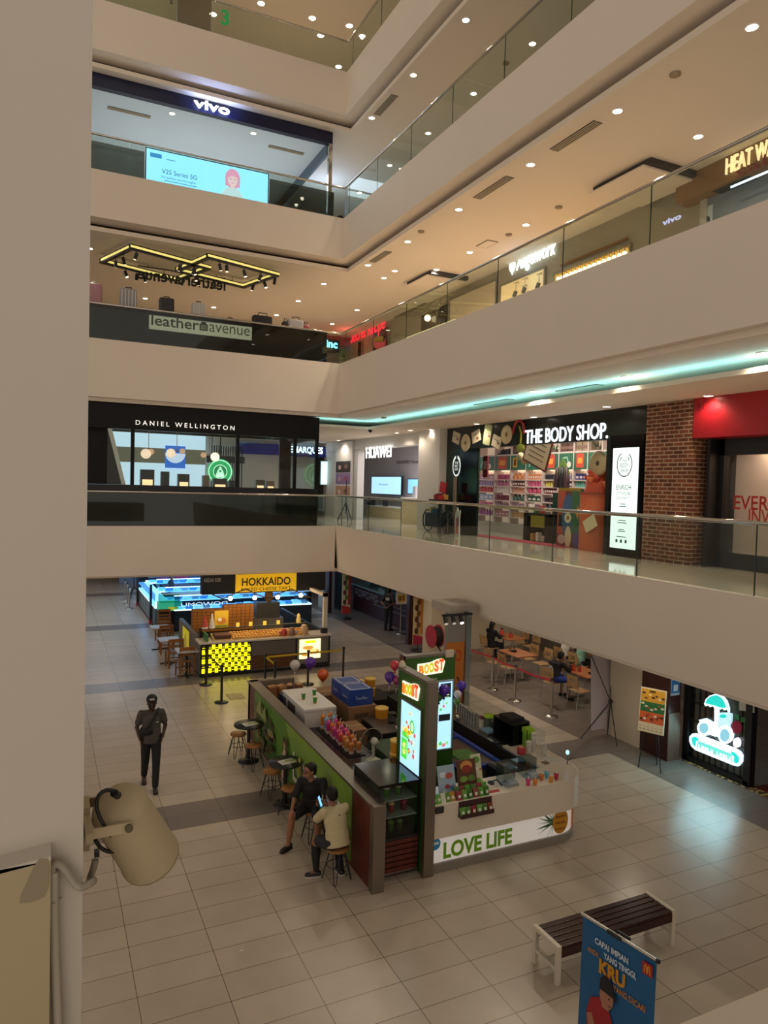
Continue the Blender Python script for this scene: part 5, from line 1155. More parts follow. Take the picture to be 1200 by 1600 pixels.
# steel posts with the red belt
PST = [uz(769, 1077, 0), uz(804, 1095, 0), uz(861, 1120, 0)]
PST.insert(0, V((11.15, 18.0, 0)))
posts = []
def stanchion(P, col, label, group, h=.95):
    t = thing('barrier_post', label, 'barrier post', (P.x, P.y, 0), 0, group)
    MB().lathe([(.17, 0), (.17, .02), (.12, .035), (.03, .05)], (0, 0, 0), col, 20).build('base', t, local=True)
    MB().cyl((0, 0, .03), (0, 0, h), .032, col, n=12).build('post', t, local=True)
    MB().cyl((0, 0, h-.06), (0, 0, h), .042, BLACK if col is BLACK else C('#3a3836'), n=12).build('belt_head', t, local=True); return t
posts = [stanchion(p, STEEL, '', 'steel barrier posts along the restaurant') for p in PST]
rank(posts, 'steel barrier post with a red belt along the restaurant, {} from left')
for i, (a_, b_) in enumerate(zip(PST, PST[1:])):
    d = (b_-a_).normalized()
    MB().add([a_+d*.04+V((0, 0, .86)), a_+d*.04+V((0, 0, .91)), (a_+b_)/2+V((0, 0, .87)), (a_+b_)/2+V((0, 0, .82)), b_-d*.04+V((0, 0, .91)), b_-d*.04+V((0, 0, .86))], [(0, 3, 2, 1), (3, 5, 4, 2)], C('#b81f36', .6)).solo('barrier_belt', ('farthest', 'middle', 'nearest')[i]+' red belt between the steel barrier posts', 'belt')
# hose reel
P = V((11.2, 19.7, 1.0)); t = thing('hose_reel', 'red fire hose reel on the cream pillar', 'hose reel', (11.2, 19.75, .3))
cc = uy(679, 994, 19.6)
for s, c, r in ((-.14, '#a3222c', .36), (.14, '#a3222c', .36)): MB().cyl((cc.x+s, 19.6, cc.z), (cc.x+s+.02, 19.6, cc.z), r, C(c, .4), n=24).build('flange', t)
MB().cyl((cc.x-.12, 19.6, cc.z), (cc.x+.14, 19.6, cc.z), .3, C('#1c1a1a'), n=24).build('hose', t)
MB().tube([(cc.x+.1, 19.6, cc.z-.3), (cc.x+.25, 19.5, cc.z-.55), (cc.x+.4, 19.6, cc.z-.6)], .025, C('#1c1a1a'), 8).bx(cc.x+.16, 19.55, cc.z-.1, cc.x+.3, 20.04, cc.z+.05, C('#7a1c22')).build('hose_end', t)
# ---- noodle counter at the back right
t = thing('food_counter', 'dark red food counter with pale lettering behind the man in black', 'counter', (11.5, 25, 0))
DR = M('counter_red', '#3a1416', .3)
MB().bx(12.5, 22.2, 0, 13.2, 29.2, 1.1, DR).bx(12.48, 22.2, .55, 12.5, 27, .58, STEEL).bx(12.48, 22.2, .75, 12.5, 27, .78, STEEL).build('front', t)
MB().bx(12.4, 22.1, 1.1, 13.3, 29.3, 1.15, M('counter_top', '#7f9a94', .15)).build('worktop', t)
o = ux(571, 933, 11.88); a = Art(V((12.495, 29.0, .66)), YD, ZU); LG = C('#8d8280')
for k in range(6): u = .42*k; a.rect(u, 0, u+.05, .3, LG); a.rect(u, .25, u+.3, .3, LG); a.rect(u, 0 if k % 2 else .12, u+.28, .05 if k % 2 else .17, LG); a.rect(u+.25, .05, u+.3, .28 if k % 3 else .16, LG)
a.done('faded_lettering', t)
MB().bx(13.6, 22, 1.3, 13.7, 29.3, 2.6, M('blue_dim', '#39506a', .5, emit=.12)).solo('menu_wall', 'dim blue tiled wall behind the dark red food counter', 'wall panel')
MB().bx(11.9, 29.3, 0, 12.1, 31, 2.7, M('blue_panel', '#25323f', .5)).struct('wall_right', 'dark blue wall panel left of the food counter')
for i, y in enumerate((23.2, 24.6, 26.5, 28.0)): MB().bx(12.6, y-.3, 1.15, 13.1, y+.3, 1.28+.06*(i % 2), M('tray_steel', '#8f9c98', .2, .8)).bx(12.65, y-.25, 1.285+.06*(i % 2), 13.05, y+.25, 1.3+.06*(i % 2), C(['#a8a08a', '#c9a234', '#5d6a58', '#7d8a84'][i])).solo('food_tray', 'steel food tray on the dark red counter, %s from the right' % NTH[i], 'tray')
P = uz(633, 986, 0); t = thing('menu_stand', 'white and yellow notice on a steel post by the food counter', 'sign', (P.x-.4, P.y-.4, 0)); Q = V((P.x-.4, P.y-.4, 0))
MB().lathe([(.2, 0), (.2, .02), (.03, .04)], Q, STEEL).cyl(Q, Q+V((0, 0, 1.2)), .03, STEEL).build('post', t)
MB().bx(Q.x-.22, Q.y-.03, 1.12, Q.x+.22, Q.y, 1.62, C('#c9bfa8')).build('board', t); a = Art(V((Q.x-.22, Q.y-.031, 1.12)), XR, ZU); a.rect(.06, .1, .38, .36, C('#d8a02c')).rect(.1, .14, .2, .3, C('#6a4a20')).rect(.24, .14, .34, .32, C('#8d5a24')).done('print', t)
# feather flags
def flag(px, py, ptop, w, label, cols):
    P = uz(px, py, 0); h = hz(px+2, ptop, P)
    t = thing('banner_flag', label, 'flag', (P.x, P.y, 0))
    MB().lathe([(.24, 0), (.24, .03), (.04, .05)], P, BLACK).cyl(P, P+V((0, 0, h)), .015, BLACK, n=8).build('base', t)
    MB().bx(P.x-w/2, P.y-.012, .22, P.x+w/2, P.y+.012, h, C(cols[0])).build('cloth', t)
    a = Art(V((P.x-w/2, P.y-.013, .22)), XR, ZU); hh = h-.22
    a.poly([(0, 0), (w, 0), (w, hh*.14), (0, hh*.2)], C(cols[1])).rect(w*.7, hh*.2, w, hh, C(cols[3])).rect(0, hh*.9, w, hh, C(cols[1]))
    for k in range(6): a.disc(w*(.32+.2*(k % 2)), hh*(.26+.11*k), w*.2, C(cols[2] if k % 2 else '#5a3a2c'), ry=.11)
    a.done('print', t)
flag(652, 1017, 925, .38, 'tall cream and orange food banner nearest the hose reel', ['#d8c08a', '#b8304a', '#7d5636', '#d98a2c'])
flag(540, 967, 890, .38, 'tall food banner with a green leaf beside the white pillar', ['#d2c496', '#b22a2c', '#4f7a34', '#a8342c'])
MB().bx(11.0, 28.4, 0, 11.15, 28.6, 2.7, MAR).bx(11.0, 31.0, 0, 11.15, 31.2, 2.7, MAR).struct('trim', 'maroon door posts left of the food counter')
MB().bx(11.2, 29.5, 0, 11.7, 30.2, 2.7, C('#a9a49c')).struct('trim', 'white pillar left of the food counter')
MB().bx(11.0, 33.0, 0, 11.6, 34, 2.7, C('#b5b0aa')).struct('trim', 'far white pillar at the back')
MB().bx(11.5, 21.9, 0, 11.75, 22.1, 2.7, MAR).struct('trim', 'maroon post beside the hose reel')
MB().bx(11.3, 35, .2, 11.4, 38, 2.5, E('#a9b7d8', .9)).bx(11.25, 34.9, 0, 11.5, 35, 2.7, C('#6a5a4c')).solo('drinks_chiller', 'pale lit drinks chiller far behind the white pillar', 'fridge')
t = thing('stacking_chair', 'orange backed pale blue chair by the hose reel', 'chair', (12.1, 21.2, 0))
MB().bx(11.9, 21.0, .42, 12.3, 21.4, .45, C('#8fb0bc')).build('seat', t); MB().bx(12.26, 21.0, .55, 12.29, 21.4, .95, C('#c96a2c')).build('backrest', t)
for sx, sy in ((0, 0), (1, 0), (0, 1), (1, 1)): MB().cyl((11.92+.35*sx, 21.02+.35*sy, 0), (11.92+.35*sx, 21.02+.35*sy, .96 if sx else .42), .012, CHROME, n=6).build('leg', t)

# ================================================================= cheese tart kiosk
KX0, KX1, KY = 3.97, 7.85, 20.05
t = thing('tart_kiosk', 'bakery kiosk with a glowing yellow check front and black overhead sign', 'kiosk', (5.9, 21, 0))
def kx(px): return uy(px, 1030, KY).x
kc = 1.0
x1, x2, x3 = kx(392), kx(462), kx(506)
GRY = M('kiosk_grey', '#6d645c', .5)
MB().bx(KX0, KY+.02, .08, KX1, KY+.6, kc-.05, GRY).bx(KX0, KY+.6, .08, KX0+.12, 23.6, 1.05, GRY).bx(KX1-.1, KY+.6, .08, KX1, 24.8, 1.0, C('#2c2a2a', .4)).build('body', t)
MB().bx(KX0, KY, 0, KX1, KY+.6, .08, BLACK).bx(KX0, KY+.6, 0, KX0+.12, 23.6, .08, BLACK).build('plinth', t)
MB().bx(KX0-.04, KY-.06, kc-.05, KX1+.03, KY+.62, kc, C('#cfc3b2', .3)).build('worktop', t)
YL = E('#f6ee10', 1.5)
m = MB().bx(KX0, KY-.01, .1, x1, KY+.02, kc-.06, BLACK)
yp = m.build('check_panel', t)
a = Art(V((KX0+.04, KY-.012, .12)), XR, ZU); w = (x1-KX0-.06); cols = 15; cw = w/cols; rows = 6; rh = .8/rows
for i in range(cols):
    for j in range(rows):
        if i == 1: continue
        if (i+j) % 2 == 0: a.mb.add([a.P(i*cw, j*rh, 1), a.P((i+1)*cw, j*rh, 1), a.P((i+1)*cw, (j+1)*rh, 1), a.P(i*cw, (j+1)*rh, 1)], [(0, 1, 2, 3)], YL)
        else:
            for q in (.28, .6): a.mb.add([a.P(i*cw+.01, (j+q)*rh, 1), a.P((i+1)*cw-.01, (j+q)*rh, 1), a.P((i+1)*cw-.01, (j+q+.13)*rh, 1), a.P(i*cw+.01, (j+q+.13)*rh, 1)], [(0, 1, 2, 3)], C('#b9b25a') if q > .5 else YL)
a.done('checks', yp)
MB().bx(x1+.03, KY, .52, x2-.03, KY+.02, kc-.08, C('#5f564f')).build('grey_panel', t)
MB().bx(x1+.03, KY-.005, .12, x2-.03, KY+.02, .5, wood('kiosk_wood', '#4a2c1a', '#6a4226', .4, 0)).build('wood_panel', t)
MB().bx(x2, KY-.01, .1, x2+.04, KY+.02, kc-.06, BLACK).bx(KX1-.04, KY-.01, .1, KX1, KY+.02, kc-.06, BLACK).bx(x2, KY-.01, .1, KX1, KY+.02, .14, BLACK).build('panel_frame', t)
A, B = uy(468, 1004, KY), uy(500, 1034, KY)
pp = MB().bx(A.x, KY-.015, .3, B.x, KY, .88, E('#f3e6b0', 1.5)).build('lit_poster', t)
a = Art(V((A.x, KY-.016, .3)), XR, ZU); w = B.x-A.x
a.rect(w*.25, .46, w*.75, .54, E('#d8d400', 1.3)).disc(w*.4, .33, w*.26, E('#d89a3c', 1.), ry=.06).disc(w*.65, .22, w*.28, E('#c9822c', 1.), ry=.07).disc(w*.3, .12, w*.2, E('#d8a040', 1.), ry=.05).disc(w*.65, .24, w*.2, E('#f2d27a', 1.2), ry=.045).done('print', pp)
# tarts on the slanting tray
tray = MB().add([(4.35, KY+.02, kc+.02), (7.2, KY+.02, kc+.02), (7.2, KY+.55, kc+.13), (4.35, KY+.55, kc+.13), (4.35, KY+.02, kc), (7.2, KY+.02, kc), (7.2, KY+.55, kc), (4.35, KY+.55, kc)], [(0, 1, 2, 3), (4, 7, 6, 5), (0, 4, 5, 1), (1, 5, 6, 2), (2, 6, 7, 3), (3, 7, 4, 0)], C('#c9a46a', .4)).build('tray', t)
MB().bx(4.15, KY+.0, kc, 4.19, KY+.56, kc+.2, C('#3f7a3a')).build('green_end', t)
MB().bx(4.05, KY+.56, kc+.24, 7.3, KY+.72, kc+.26, C('#2a2622')).bx(4.05, KY+.56, kc, 4.1, KY+.72, kc+.25, BLACK).bx(7.25, KY+.56, kc, 7.3, KY+.72, kc+.25, BLACK).build('glass_shelf', t)
tm = MB().lathe([(.035, 0), (.046, .025), (.044, .03), (.0001, .036)], (0, 0, 0), M('tart_gold', '#d89238', .4), 8)
tm.lathe([(.034, .031), (.0001, .04)], (0, 0, 0), M('tart_top', '#f0c05c', .3), 8)
t0 = None
for i in range(24):
    for j in range(4):
        if t0 is None: t0 = tm.build('cheese_tart'); o = t0
        else: o = t0.copy(); COL.objects.link(o)
        o.location = (4.92+i*.096, KY+.08+j*.125, kc+.035+(.08+j*.125)*.2); LOC[o.name] = (V(o.location), 0)
        tag(o, 'golden baked tart on the slanting kiosk tray, %s row from the front' % NTH[j], 'tart', '%s row of tarts' % NTH[j])
MB().bx(4.4, KY+.08, kc+.06, 4.85, KY+.5, kc+.15, C('#5a3a2c')).solo('pastry_tray', 'brown pastry tray left of the golden tarts', 'tray')
# orange-brown boxes stacked behind the counter
OB = M('gift_carton', '#a8681e', .5); OB2 = M('gift_carton_edge', '#5c3610', .6)
b0 = None; 
MB().bx(4.05, 21.9, 0, 6.0, 22.6, .9, C('#221f1d', .4)).solo('back_counter', 'dark back counter under the stack of orange cartons', 'counter')
for i in range(14):
    top = 8 if i > 6 else 7
    for k in range(top):
        if b0 is None:
            b0 = MB().bx(-.065, -.1, 0, .065, .1, .098, OB).bx(-.0665, -.1015, .0, .0665, -.1, .014, OB2).bx(-.0665, -.1015, 0, -.053, -.1, .098, OB2).build('pastry_carton'); o = b0
        else: o = b0.copy(); COL.objects.link(o)
        o.location = (4.15+i*.135, 22.02, .9+k*.1); LOC[o.name] = (V(o.location), 0)
        tag(o, 'orange pastry carton in the kiosk stack, %s column from left' % NTH[i], 'carton', 'cartons in column %d of the stack' % (i+1))
# overhead sign
ys = 21.62; A, B = uy(316, 905, ys), uy(508, 922, ys)
zB = B.z
s = thing('overhead_sign', 'black overhead sign with a yellow bakery name panel', 'sign', ((A.x+B.x)/2, ys+.1, zB))
MB().bx(A.x, ys, zB, B.x, ys+.3, 2.70, BLACK).build('board', s)
xa, xb = uy(368, 908, ys).x, uy(463, 908, ys).x
MB().bx(xa, ys-.012, zB+.04, xb, ys, 2.68, E('#d0a214', .55)).build('yellow_panel', s)
INKB = C('#17130c')
text(s, 'lettering', 'HOKKAIDO', V(((xa+xb)/2, ys-.013, uy(415, 914, ys).z-.0)), XR, ZU, .24, INKB, w=(xb-xa)*.8, align='C', bold=.02, ext=.004)
text(s, 'small_lettering', 'BAKED CHEESE TART', V(((xa+xb)/2, ys-.013, zB+.07)), XR, ZU, .1, INKB, w=(xb-xa)*.82, align='C', ext=.004)
o = uy(319, 908, ys); text(s, 'pale_lettering', 'KEDAI KEK', V((o.x, ys-.003, o.z-.03)), XR, ZU, .11, C('#b9b5ae'), w=uy(346, 905, ys).x-o.x, ext=.003)
MB().bx(7.72, KY+.25, kc, 7.84, KY+.37, zB+.1, C('#cfc2aa')).bx(7.72, KY+.25, zB, 7.84, ys+.05, zB+.1, C('#cfc2aa')).solo('kiosk_post', 'cream post at the right front corner of the tart kiosk', 'post')
gar = [uy(330+q*18, 928+8*math.sin(q*1.6), ys-.15) for q in range(10)]
MB().tube(gar, .02, C('#4a4034'), 6).solo('lamp_garland', 'draped dark cord under the black overhead sign', 'garland')
bl = []
for px, py in ((360, 935), (398, 934), (434, 933), (470, 930)):
    P = uy(px, py, ys-.15); b = thing('bulb_lamp', '', 'lamp', P); MB().sph((0, 0, 0), .07, E('#ffe0a8', 7.), 10).build('bulb', b, local=True); MB().cyl((0, 0, .05), (0, 0, zB-P.z), .018, C('#2e2820'), n=8).build('socket', b, local=True); bl.append(b)
    lampat('bulb_light', 'POINT', P+V((0, -.1, -.08)), 6, b, color=(1, .75, .45))
lampat('tray_fill', 'AREA', (5.8, KY+.3, 1.9), 14, color=(1, .78, .45), sx=3, sy=.3)  # unseen warm area lamp added to brighten the tarts
rank(bl, 'glowing bulb hanging under the overhead sign, {} from left')
# things on the kiosk
P = uy(346, 980, KY+.62); q = thing('counter_poster', 'yellow printed card standing on the kiosk glass shelf', 'sign', (P.x, KY+.64, kc+.26))
MB().bx(-.2, -.01, 0, .2, .01, .5, C('#d8ae2a')).build('card', q, local=True); a = Art(V((P.x-.2, KY+.628, kc+.26)), XR, ZU); a.disc(.2, .2, .14, C('#c97a2c'), ry=.1).disc(.15, .24, .06, C('#e8dcc0')).rect(.02, .02, .38, .07, C('#7d8a2c')).done('print', q)
for px, c, lb in ((320, '#b8423a', 'red and white paper cone on the kiosk shelf'), (331, '#c9c2b4', 'white paper cone on the kiosk shelf')):
    P = uy(px, 985, KY+.64); MB().lathe([(.09, 0), (.09, .08), (.02, .36), (.03, .4), (.0001, .42)], (P.x, KY+.64, kc+.26), C(c), 12).lathe([(.092, .0), (.092, .05)], (P.x, KY+.64, kc+.26), C('#d8d0c4'), 12).solo('paper_cone', lb, 'decoration')
tg = []
for px in (371, 391, 413, 434):
    P = uy(px, 986, KY+.64); tg.append(MB().bx(P.x-.05, KY+.6, kc+.26, P.x+.05, KY+.62, kc+.38, E('#e0c44a', .5)).solo('price_tag', '', 'price tag'))
rank(tg, 'small yellow price tag on the kiosk glass shelf, {} from left')
for px, py, r, h, c, nm, lb in ((447, 1000, .06, .16, '#9c3a2c', 'jar', 'small red jar right of the tarts'), (453, 1000, .09, .22, '#b02d28', 'jar', 'red lidded jar on the kiosk counter'), (459.5, 1002, .05, .2, '#c9c2b8', 'jar', 'small white bottle on the kiosk counter'), (468, 1001, .1, .24, '#8d6a5a', 'jar', 'brown printed canister on the kiosk counter'), (475, 1000, .05, .14, '#a8a09a', 'jar', 'small pale pot on the kiosk counter'), (487, 999, .12, .3, '#c9a27a', 'jar', 'round pale ornament pot at the right of the kiosk counter'), (447, 985, .08, .3, '#d8c27a', 'jar', 'yellow cat-shaped ornament on the kiosk shelf')):
    P = uz(px, py, kc); P.y = max(P.y, KY+.1); P.y = min(P.y, KY+.5)
    MB().lathe([(r*.9, 0), (r, h*.3), (r, h*.7), (r*.7, h*.85), (r*.7, h), (.0001, h)], (P.x, P.y, kc+(.26 if py < 990 else 0)), C(c, .35), 12).solo(nm, lb, 'jar') if py > 990 else MB().lathe([(r*.9, 0), (r, h*.3), (r*.6, h*.6), (r*.7, h*.8), (.0001, h)], (7.05, KY+.64, kc+.26), C(c, .4), 12).solo('ornament', lb, 'ornament')
MB().bx(7.62, KY+.1, kc, 7.8, KY+.25, kc+.14, BLACK).bx(7.64, KY+.12, kc+.14, 7.78, KY+.23, kc+.15, C('#3a3836')).solo('card_reader', 'small black box at the right end of the kiosk counter', 'box')
MB().bx(6.3, 23.0, 0, 7.3, 23.6, 1.0, C('#8a8078', .4)).bx(6.4, 23.1, 1.0, 7.2, 23.5, 1.5, C('#5f5a54', .4)).solo('oven', 'grey oven block at the rear of the tart kiosk', 'oven')
P = uy(424, 945, 23.0); MB().lathe([(.05, 0), (.16, .12), (.14, .3), (.03, .46), (.0001, .5)], (P.x, 23.3, 1.5), C('#b07a45'), 12).lathe([(.165, .12), (.16, .18)], (P.x, 23.3, 1.5), C('#5c3418'), 12).solo('plush_ornament', 'brown bell-shaped ornament on the grey oven', 'ornament')
a = Art(ux(0, 0, 1) if False else V((KX0-.002, 22.9, .25)), YD, ZU); a.rect(0, 0, 1.1, .7, E('#cfc414', .35)).poly([(.1, .02), (.5, .6), (.9, .02)], E('#7d8a1c', .25)).disc(.6, .25, .2, E('#c9a04a', .3)).done('side_poster', t)
# tables and chairs at its side
KW = wood('kiosk_chair_wood', '#7a4a22', '#98622e', .45, 2)
def ktable(px, py, label):
    P = uz(px, py, .75); t = thing('cafe_table', label, 'table', (P.x, P.y, 0), 0, 'pale square tables beside the tart kiosk')
    MB().bx(-.3, -.3, .72, .3, .3, .75, C('#b3a9a6', .3)).build('tabletop', t, local=True); MB().cyl((0, 0, .03), (0, 0, .72), .035, BLACK).build('pole', t, local=True); MB().bx(-.25, -.03, 0, .25, .03, .03, BLACK).bx(-.03, -.25, 0, .03, .25, .03, BLACK).build('base', t, local=True); return P
ktable(292, 1015, 'nearest pale square table beside the tart kiosk'); ktable(264, 998, 'middle pale square table beside the tart kiosk'); ktable(250, 979, 'farthest pale square table beside the tart kiosk')
def kchair():
    t = thing('wooden_chair', '', 'chair', (0, 0, 0), 0, 'wooden chairs beside the tart kiosk')
    MB().bx(-.21, -.2, .43, .21, .2, .46, KW).build('seat', t, local=True)
    MB().bx(-.2, -.22, .62, .2, -.195, .68, KW).bx(-.2, -.225, .76, .2, -.2, .86, KW).build('backrest', t, local=True)
    for sx in (-1, 1):
        MB().bx(sx*.2-.02, .16, 0, sx*.2+.02, .2, .43, KW).build('leg', t, local=True); MB().bx(sx*.2-.02, -.22, 0, sx*.2+.02, -.18, .86, KW).build('leg', t, local=True)
    MB().bx(-.19, .17, .2, .19, .19, .23, KW).bx(-.19, -.21, .2, .19, -.19, .23, KW).build('stretcher', t, local=True); return t
k0 = kchair(); ks = []
for i, (px, py, r, lb) in enumerate(((290, 1058, 0.15, 'nearest wooden chair beside the tart kiosk, back to the viewer'), (273, 1043, 0.1, 'wooden chair between the nearest and middle kiosk tables'), (262, 1022, 3.1, 'wooden chair tucked at the middle kiosk table'), (255, 1003, 0.1, 'wooden chair between the middle and farthest kiosk tables'), (258, 992, 3.1, 'farthest wooden chair beside the tart kiosk'))):
    P = uz(px, py, 0); P.y += .15
    if i == 0: o = k0; o.location = P; o.rotation_euler = (0, 0, r); o['label'] = lb; LOC[o.name] = (V(P), r)
    else: o = dup(k0, P, r, lb)
# barrier posts with yellow tape
tops = {'a': (322.5, 1017), 'b': (347, 1040), 'c': (415, 1023), 'd': (430, 1034), 'e': (482, 1017), 'f': (537, 1012)}
BP = {k: uz(v[0], v[1], .93) for k, v in tops.items()}
bps = [stanchion(p, BLACK, '', 'black barrier posts by the tart kiosk') for p in BP.values()]
rank(bps, 'black barrier post near the tart kiosk, {} from left')
TAPE = C('#c9a51c')
for a_, b_, lb in (('a', 'b', 'dark belt between the two black posts before the check front'), ('c', 'e', 'left yellow tape behind the juice kiosk'), ('e', 'f', 'right yellow tape behind the juice kiosk'), ('c', 'd', 'short yellow tape between the two left posts behind the juice kiosk')):
    A, B = V(BP[a_]), V(BP[b_]); A.z = B.z = .84; d = (B-A).normalized(); A += d*.045; B -= d*.045
    MB().add([A, B, B+V((0, 0, .05)), A+V((0, 0, .05))], [(0, 1, 2, 3)], TAPE if a_ != 'a' else C('#2e2a1c')).solo('barrier_tape', lb, 'tape')
P = uz(368, 1088, 0); MB().bx(P.x-.2, P.y-.25, 0, P.x+.2, P.y+.25, .003, C('#6d6030')).bx(P.x-.18, P.y-.23, .003, P.x+.18, P.y+.23, .005, C('#a89872')).solo('floor_hatch', 'thin outlined floor hatch near the black barrier post', 'hatch')

# ================================================================= frozen food counters far behind
BL = E('#7fc0f0', 1.5); BD = E('#3f86c4', .9); BW = E('#d6f0ff', 2.0)
names = ['nearest', 'second', 'third', 'fourth', 'farthest']
for i, y in enumerate((26.6, 28.8, 31.2, 34.0, 37.5)):
    t = thing('frozen_counter', names[i]+' row of blue-lit glass food counters behind the tart kiosk', 'freezer', (6.8, y, 0), 0, 'blue-lit counters')
    MB().bx(4.3, y, 0, 9.6, y+.9, .75, C('#20303c', .3)).build('body', t)
    MB().bx(4.3, y+.02, .75, 9.6, y+.88, .79, BW).bx(4.35, y+.5, 1.05, 9.55, y+.85, 1.08, BL).build('lit_trays', t)
    m = MB(); random.seed(i)
    for k in range(16): m.bx(4.4+k*.32, y+.08, .79, 4.66+k*.32, y+.42, .86+.06*random.random(), [BL, BD, E('#9fd4f4', 1.2), C('#c9d8e0')][k % 4]); m.bx(4.4+k*.32, y+.55, 1.08, 4.64+k*.32, y+.8, 1.15+.05*random.random(), [BD, BL, C('#d8e4ea')][k % 3])
    o = m.build('packets', t); o['kind'] = 'stuff'
    MB().bx(4.3, y, .79, 9.6, y+.012, 1.3, glass('blue_glass', '#cfe8f8', .12)).bx(4.3, y, 1.3, 9.6, y+.9, 1.312, glass('blue_glass', '#cfe8f8', .12)).bx(4.29, y, 1.29, 9.6, y+.02, 1.32, BW).build('glass_hood', t)
text(bpy.data.objects['frozen_counter'], 'lettering', 'DOWOMU', V((uy(283, 938, 26.59).x, 26.588, .9)), XR, ZU, .14, E('#cfe4f0', 1.0), w=1.7, mirror=True, ext=0)
t = thing('frozen_counter', 'blue-lit side counter along the walkway behind the tart kiosk', 'freezer', (3.9, 31, 0), 0, 'blue-lit counters')
MB().bx(3.75, 27.6, .05, 4.25, 33, .7, C('#5a6a74', .3)).bx(3.73, 27.6, 0, 4.25, 33, .05, C('#3a2a2c')).build('body', t); MB().bx(3.76, 27.6, .7, 4.24, 33, .74, BW).bx(3.76, 27.6, .95, 4.24, 33, .98, BL).build('lit_trays', t)
MB().bx(3.75, 27.6, .74, 3.76, 33, 1.25, glass('blue_glass', '#cfe8f8', .12)).build('glass_front', t)
bk = []
for y in (28.3, 32.6): bk.append(MB().bx(3.66, y, 0, 3.74, y+.15, 1.5, BLACK).bx(3.65, y-.01, 0, 3.75, y+.16, .14, C('#b02a3a')).solo('counter_post', ('nearer' if y < 30 else 'farther')+' black post with red foot along the blue-lit counters', 'post'))
P = uz(252, 955, .9)
t = thing('display_fridge', 'turquoise box on a black stand at the corner of the blue-lit counters', 'fridge', (4.0, 26.9, 0))
MB().bx(3.78, 26.7, 0, 4.28, 27.2, .75, BLACK).build('stand', t); MB().bx(3.76, 26.68, .75, 4.6, 27.2, 1.05, E('#2fae8a', .55)).build('box', t); MB().bx(4.1, 26.67, .78, 4.45, 26.68, .9, E('#b9c234', .5)).build('label_panel', t); MB().bx(3.8, 26.7, 1.05, 4.5, 27.1, 1.35, glass('green_glass', '#a8d8c4', .15)).build('glass_top', t)
lampat('counter_glow', 'AREA', (6.5, 31, 2.4), 120, color=(.45, .75, 1), sx=5, sy=9)
lampat('walkway_glow', 'AREA', (1.8, 30, 2.5), 60, color=(.7, .85, 1), sx=3, sy=9)
fs = [stanchion(uz(px, py, 0), STEEL, '', 'steel posts far along the walkway') for px, py in ((195.5, 938), (199, 944), (202, 951))]
rank(fs, 'distant steel barrier post on the left walkway, {} from left')
P = uz(209, 933, 0); t = thing('sign_stand', 'black sign stand beside the distant steel posts', 'stand', (P.x, P.y, 0))
for k in range(3): MB().tube([P+V((.0, 0, .5)), P+V((.35*math.cos(k*2.1), .35*math.sin(k*2.1), .01))], .02, BLACK, 6).build('leg', t)
MB().cyl(P+V((0, 0, .4)), P+V((0, 0, 1.3)), .02, BLACK).bx(P.x-.5, P.y-.02, 1.25, P.x+.5, P.y+.02, 1.9, C('#8d8a92')).build('board', t)
MB().bx(3.6, 40.0, 0, 9.8, 40.2, 2.7, C('#8f9bb5')).struct('wall_back', 'pale blue wall beyond the blue-lit counters')
for i, (x0, x1, c, lb) in enumerate(((5.6, 6.4, '#8f4a9a', 'violet poster panel on the far wall'), (6.5, 7.2, '#c23a7a', 'pink poster panel on the far wall'))): MB().bx(x0, 39.9, 1.2, x1, 40.0, 2.5, E(c, .6)).solo('poster', lb, 'poster')
# ================================================================= juice kiosk
SS = M('kiosk_steel', '#8d8378', .35, .9)
GREEN = M('kiosk_green', '#2f5e14', .4)
MAHO = wood('kiosk_mahogany', '#4a1f15', '#6a3022', .4, 2)
kt = thing('juice_kiosk', 'green and white juice kiosk with white curved front counter', 'kiosk', (6, 11, 0))
LX, LY0, LY1 = 4.05, 8.56, 15.15
MB().bx(LX, LY0+.06, .0, LX+.14, LY1, 1.17, MAHO).bx(LX, LY1-.14, 0, 5.05, LY1, 1.2, M('kiosk_taupe', '#75685a', .6)).build('side_wall', kt)
MB().bx(LX-.03, LY0+.06, 1.17, LX+.2, LY1+.02, 1.2, SS).bx(LX-.02, LY0-.04, 0, LX+.16, LY0+.08, 1.2, SS).build('steel_capping', kt)
yG0, yG1 = 9.3, 14.62
gp = MB().bx(LX-.008, yG0, .06, LX, yG1, 1.14, M('print_green', '#55802a', .4)).build('green_print', kt)
a = Art(V((LX-.009, yG1, .06)), YD, ZU); W = yG1-yG0; g2 = C('#3c6a1e', .4); g3 = C('#7a9a3a', .4)
a.poly([(0, 0), (W*.35, 0), (W*.3, .5), (W*.2, .8), (0, .9)], g2).poly([(W*.55, .3), (W, .5), (W, 1.08), (W*.4, 1.08)], g3).disc(W*.52, .8, .25, C('#6f9434', .4), ry=.2).poly([(W*.4, 0), (W*.75, 0), (W*.6, .22)], g2)
random.seed(4)
for k in range(60):    # dark prickly fruit heap
    u, v = .1+random.random()*1.5, .05+random.random()*.85
    if (u-.85)**2/.5+(v-.47)**2/.2 < 1: a.disc(u, v, .09+.05*random.random(), C(['#4f4a22', '#6e6a3a', '#322c14', '#8a8450'][k % 4], .4), ry=.07, n=8)
a.poly([(.4, .75), (.6, 1.07), (.8, .8), (1.0, 1.02), (1.1, .72)], C('#8f9a5a'))
u = 2.3                # printed figure of a woman, beside the fruit
a.poly([(u-.12, .06), (u-.1, .5), (u-.06, .62), (u+.08, .62), (u+.12, .5), (u+.1, .06)], C('#c9a49a')).disc(u+.01, .74, .075, C('#c48f76'), ry=.1).poly([(u-.07, .5), (u-.08, .78), (u+.02, .87), (u+.1, .78), (u+.11, .45), (u+.07, .7), (u-.03, .76)], C('#3c2418'))
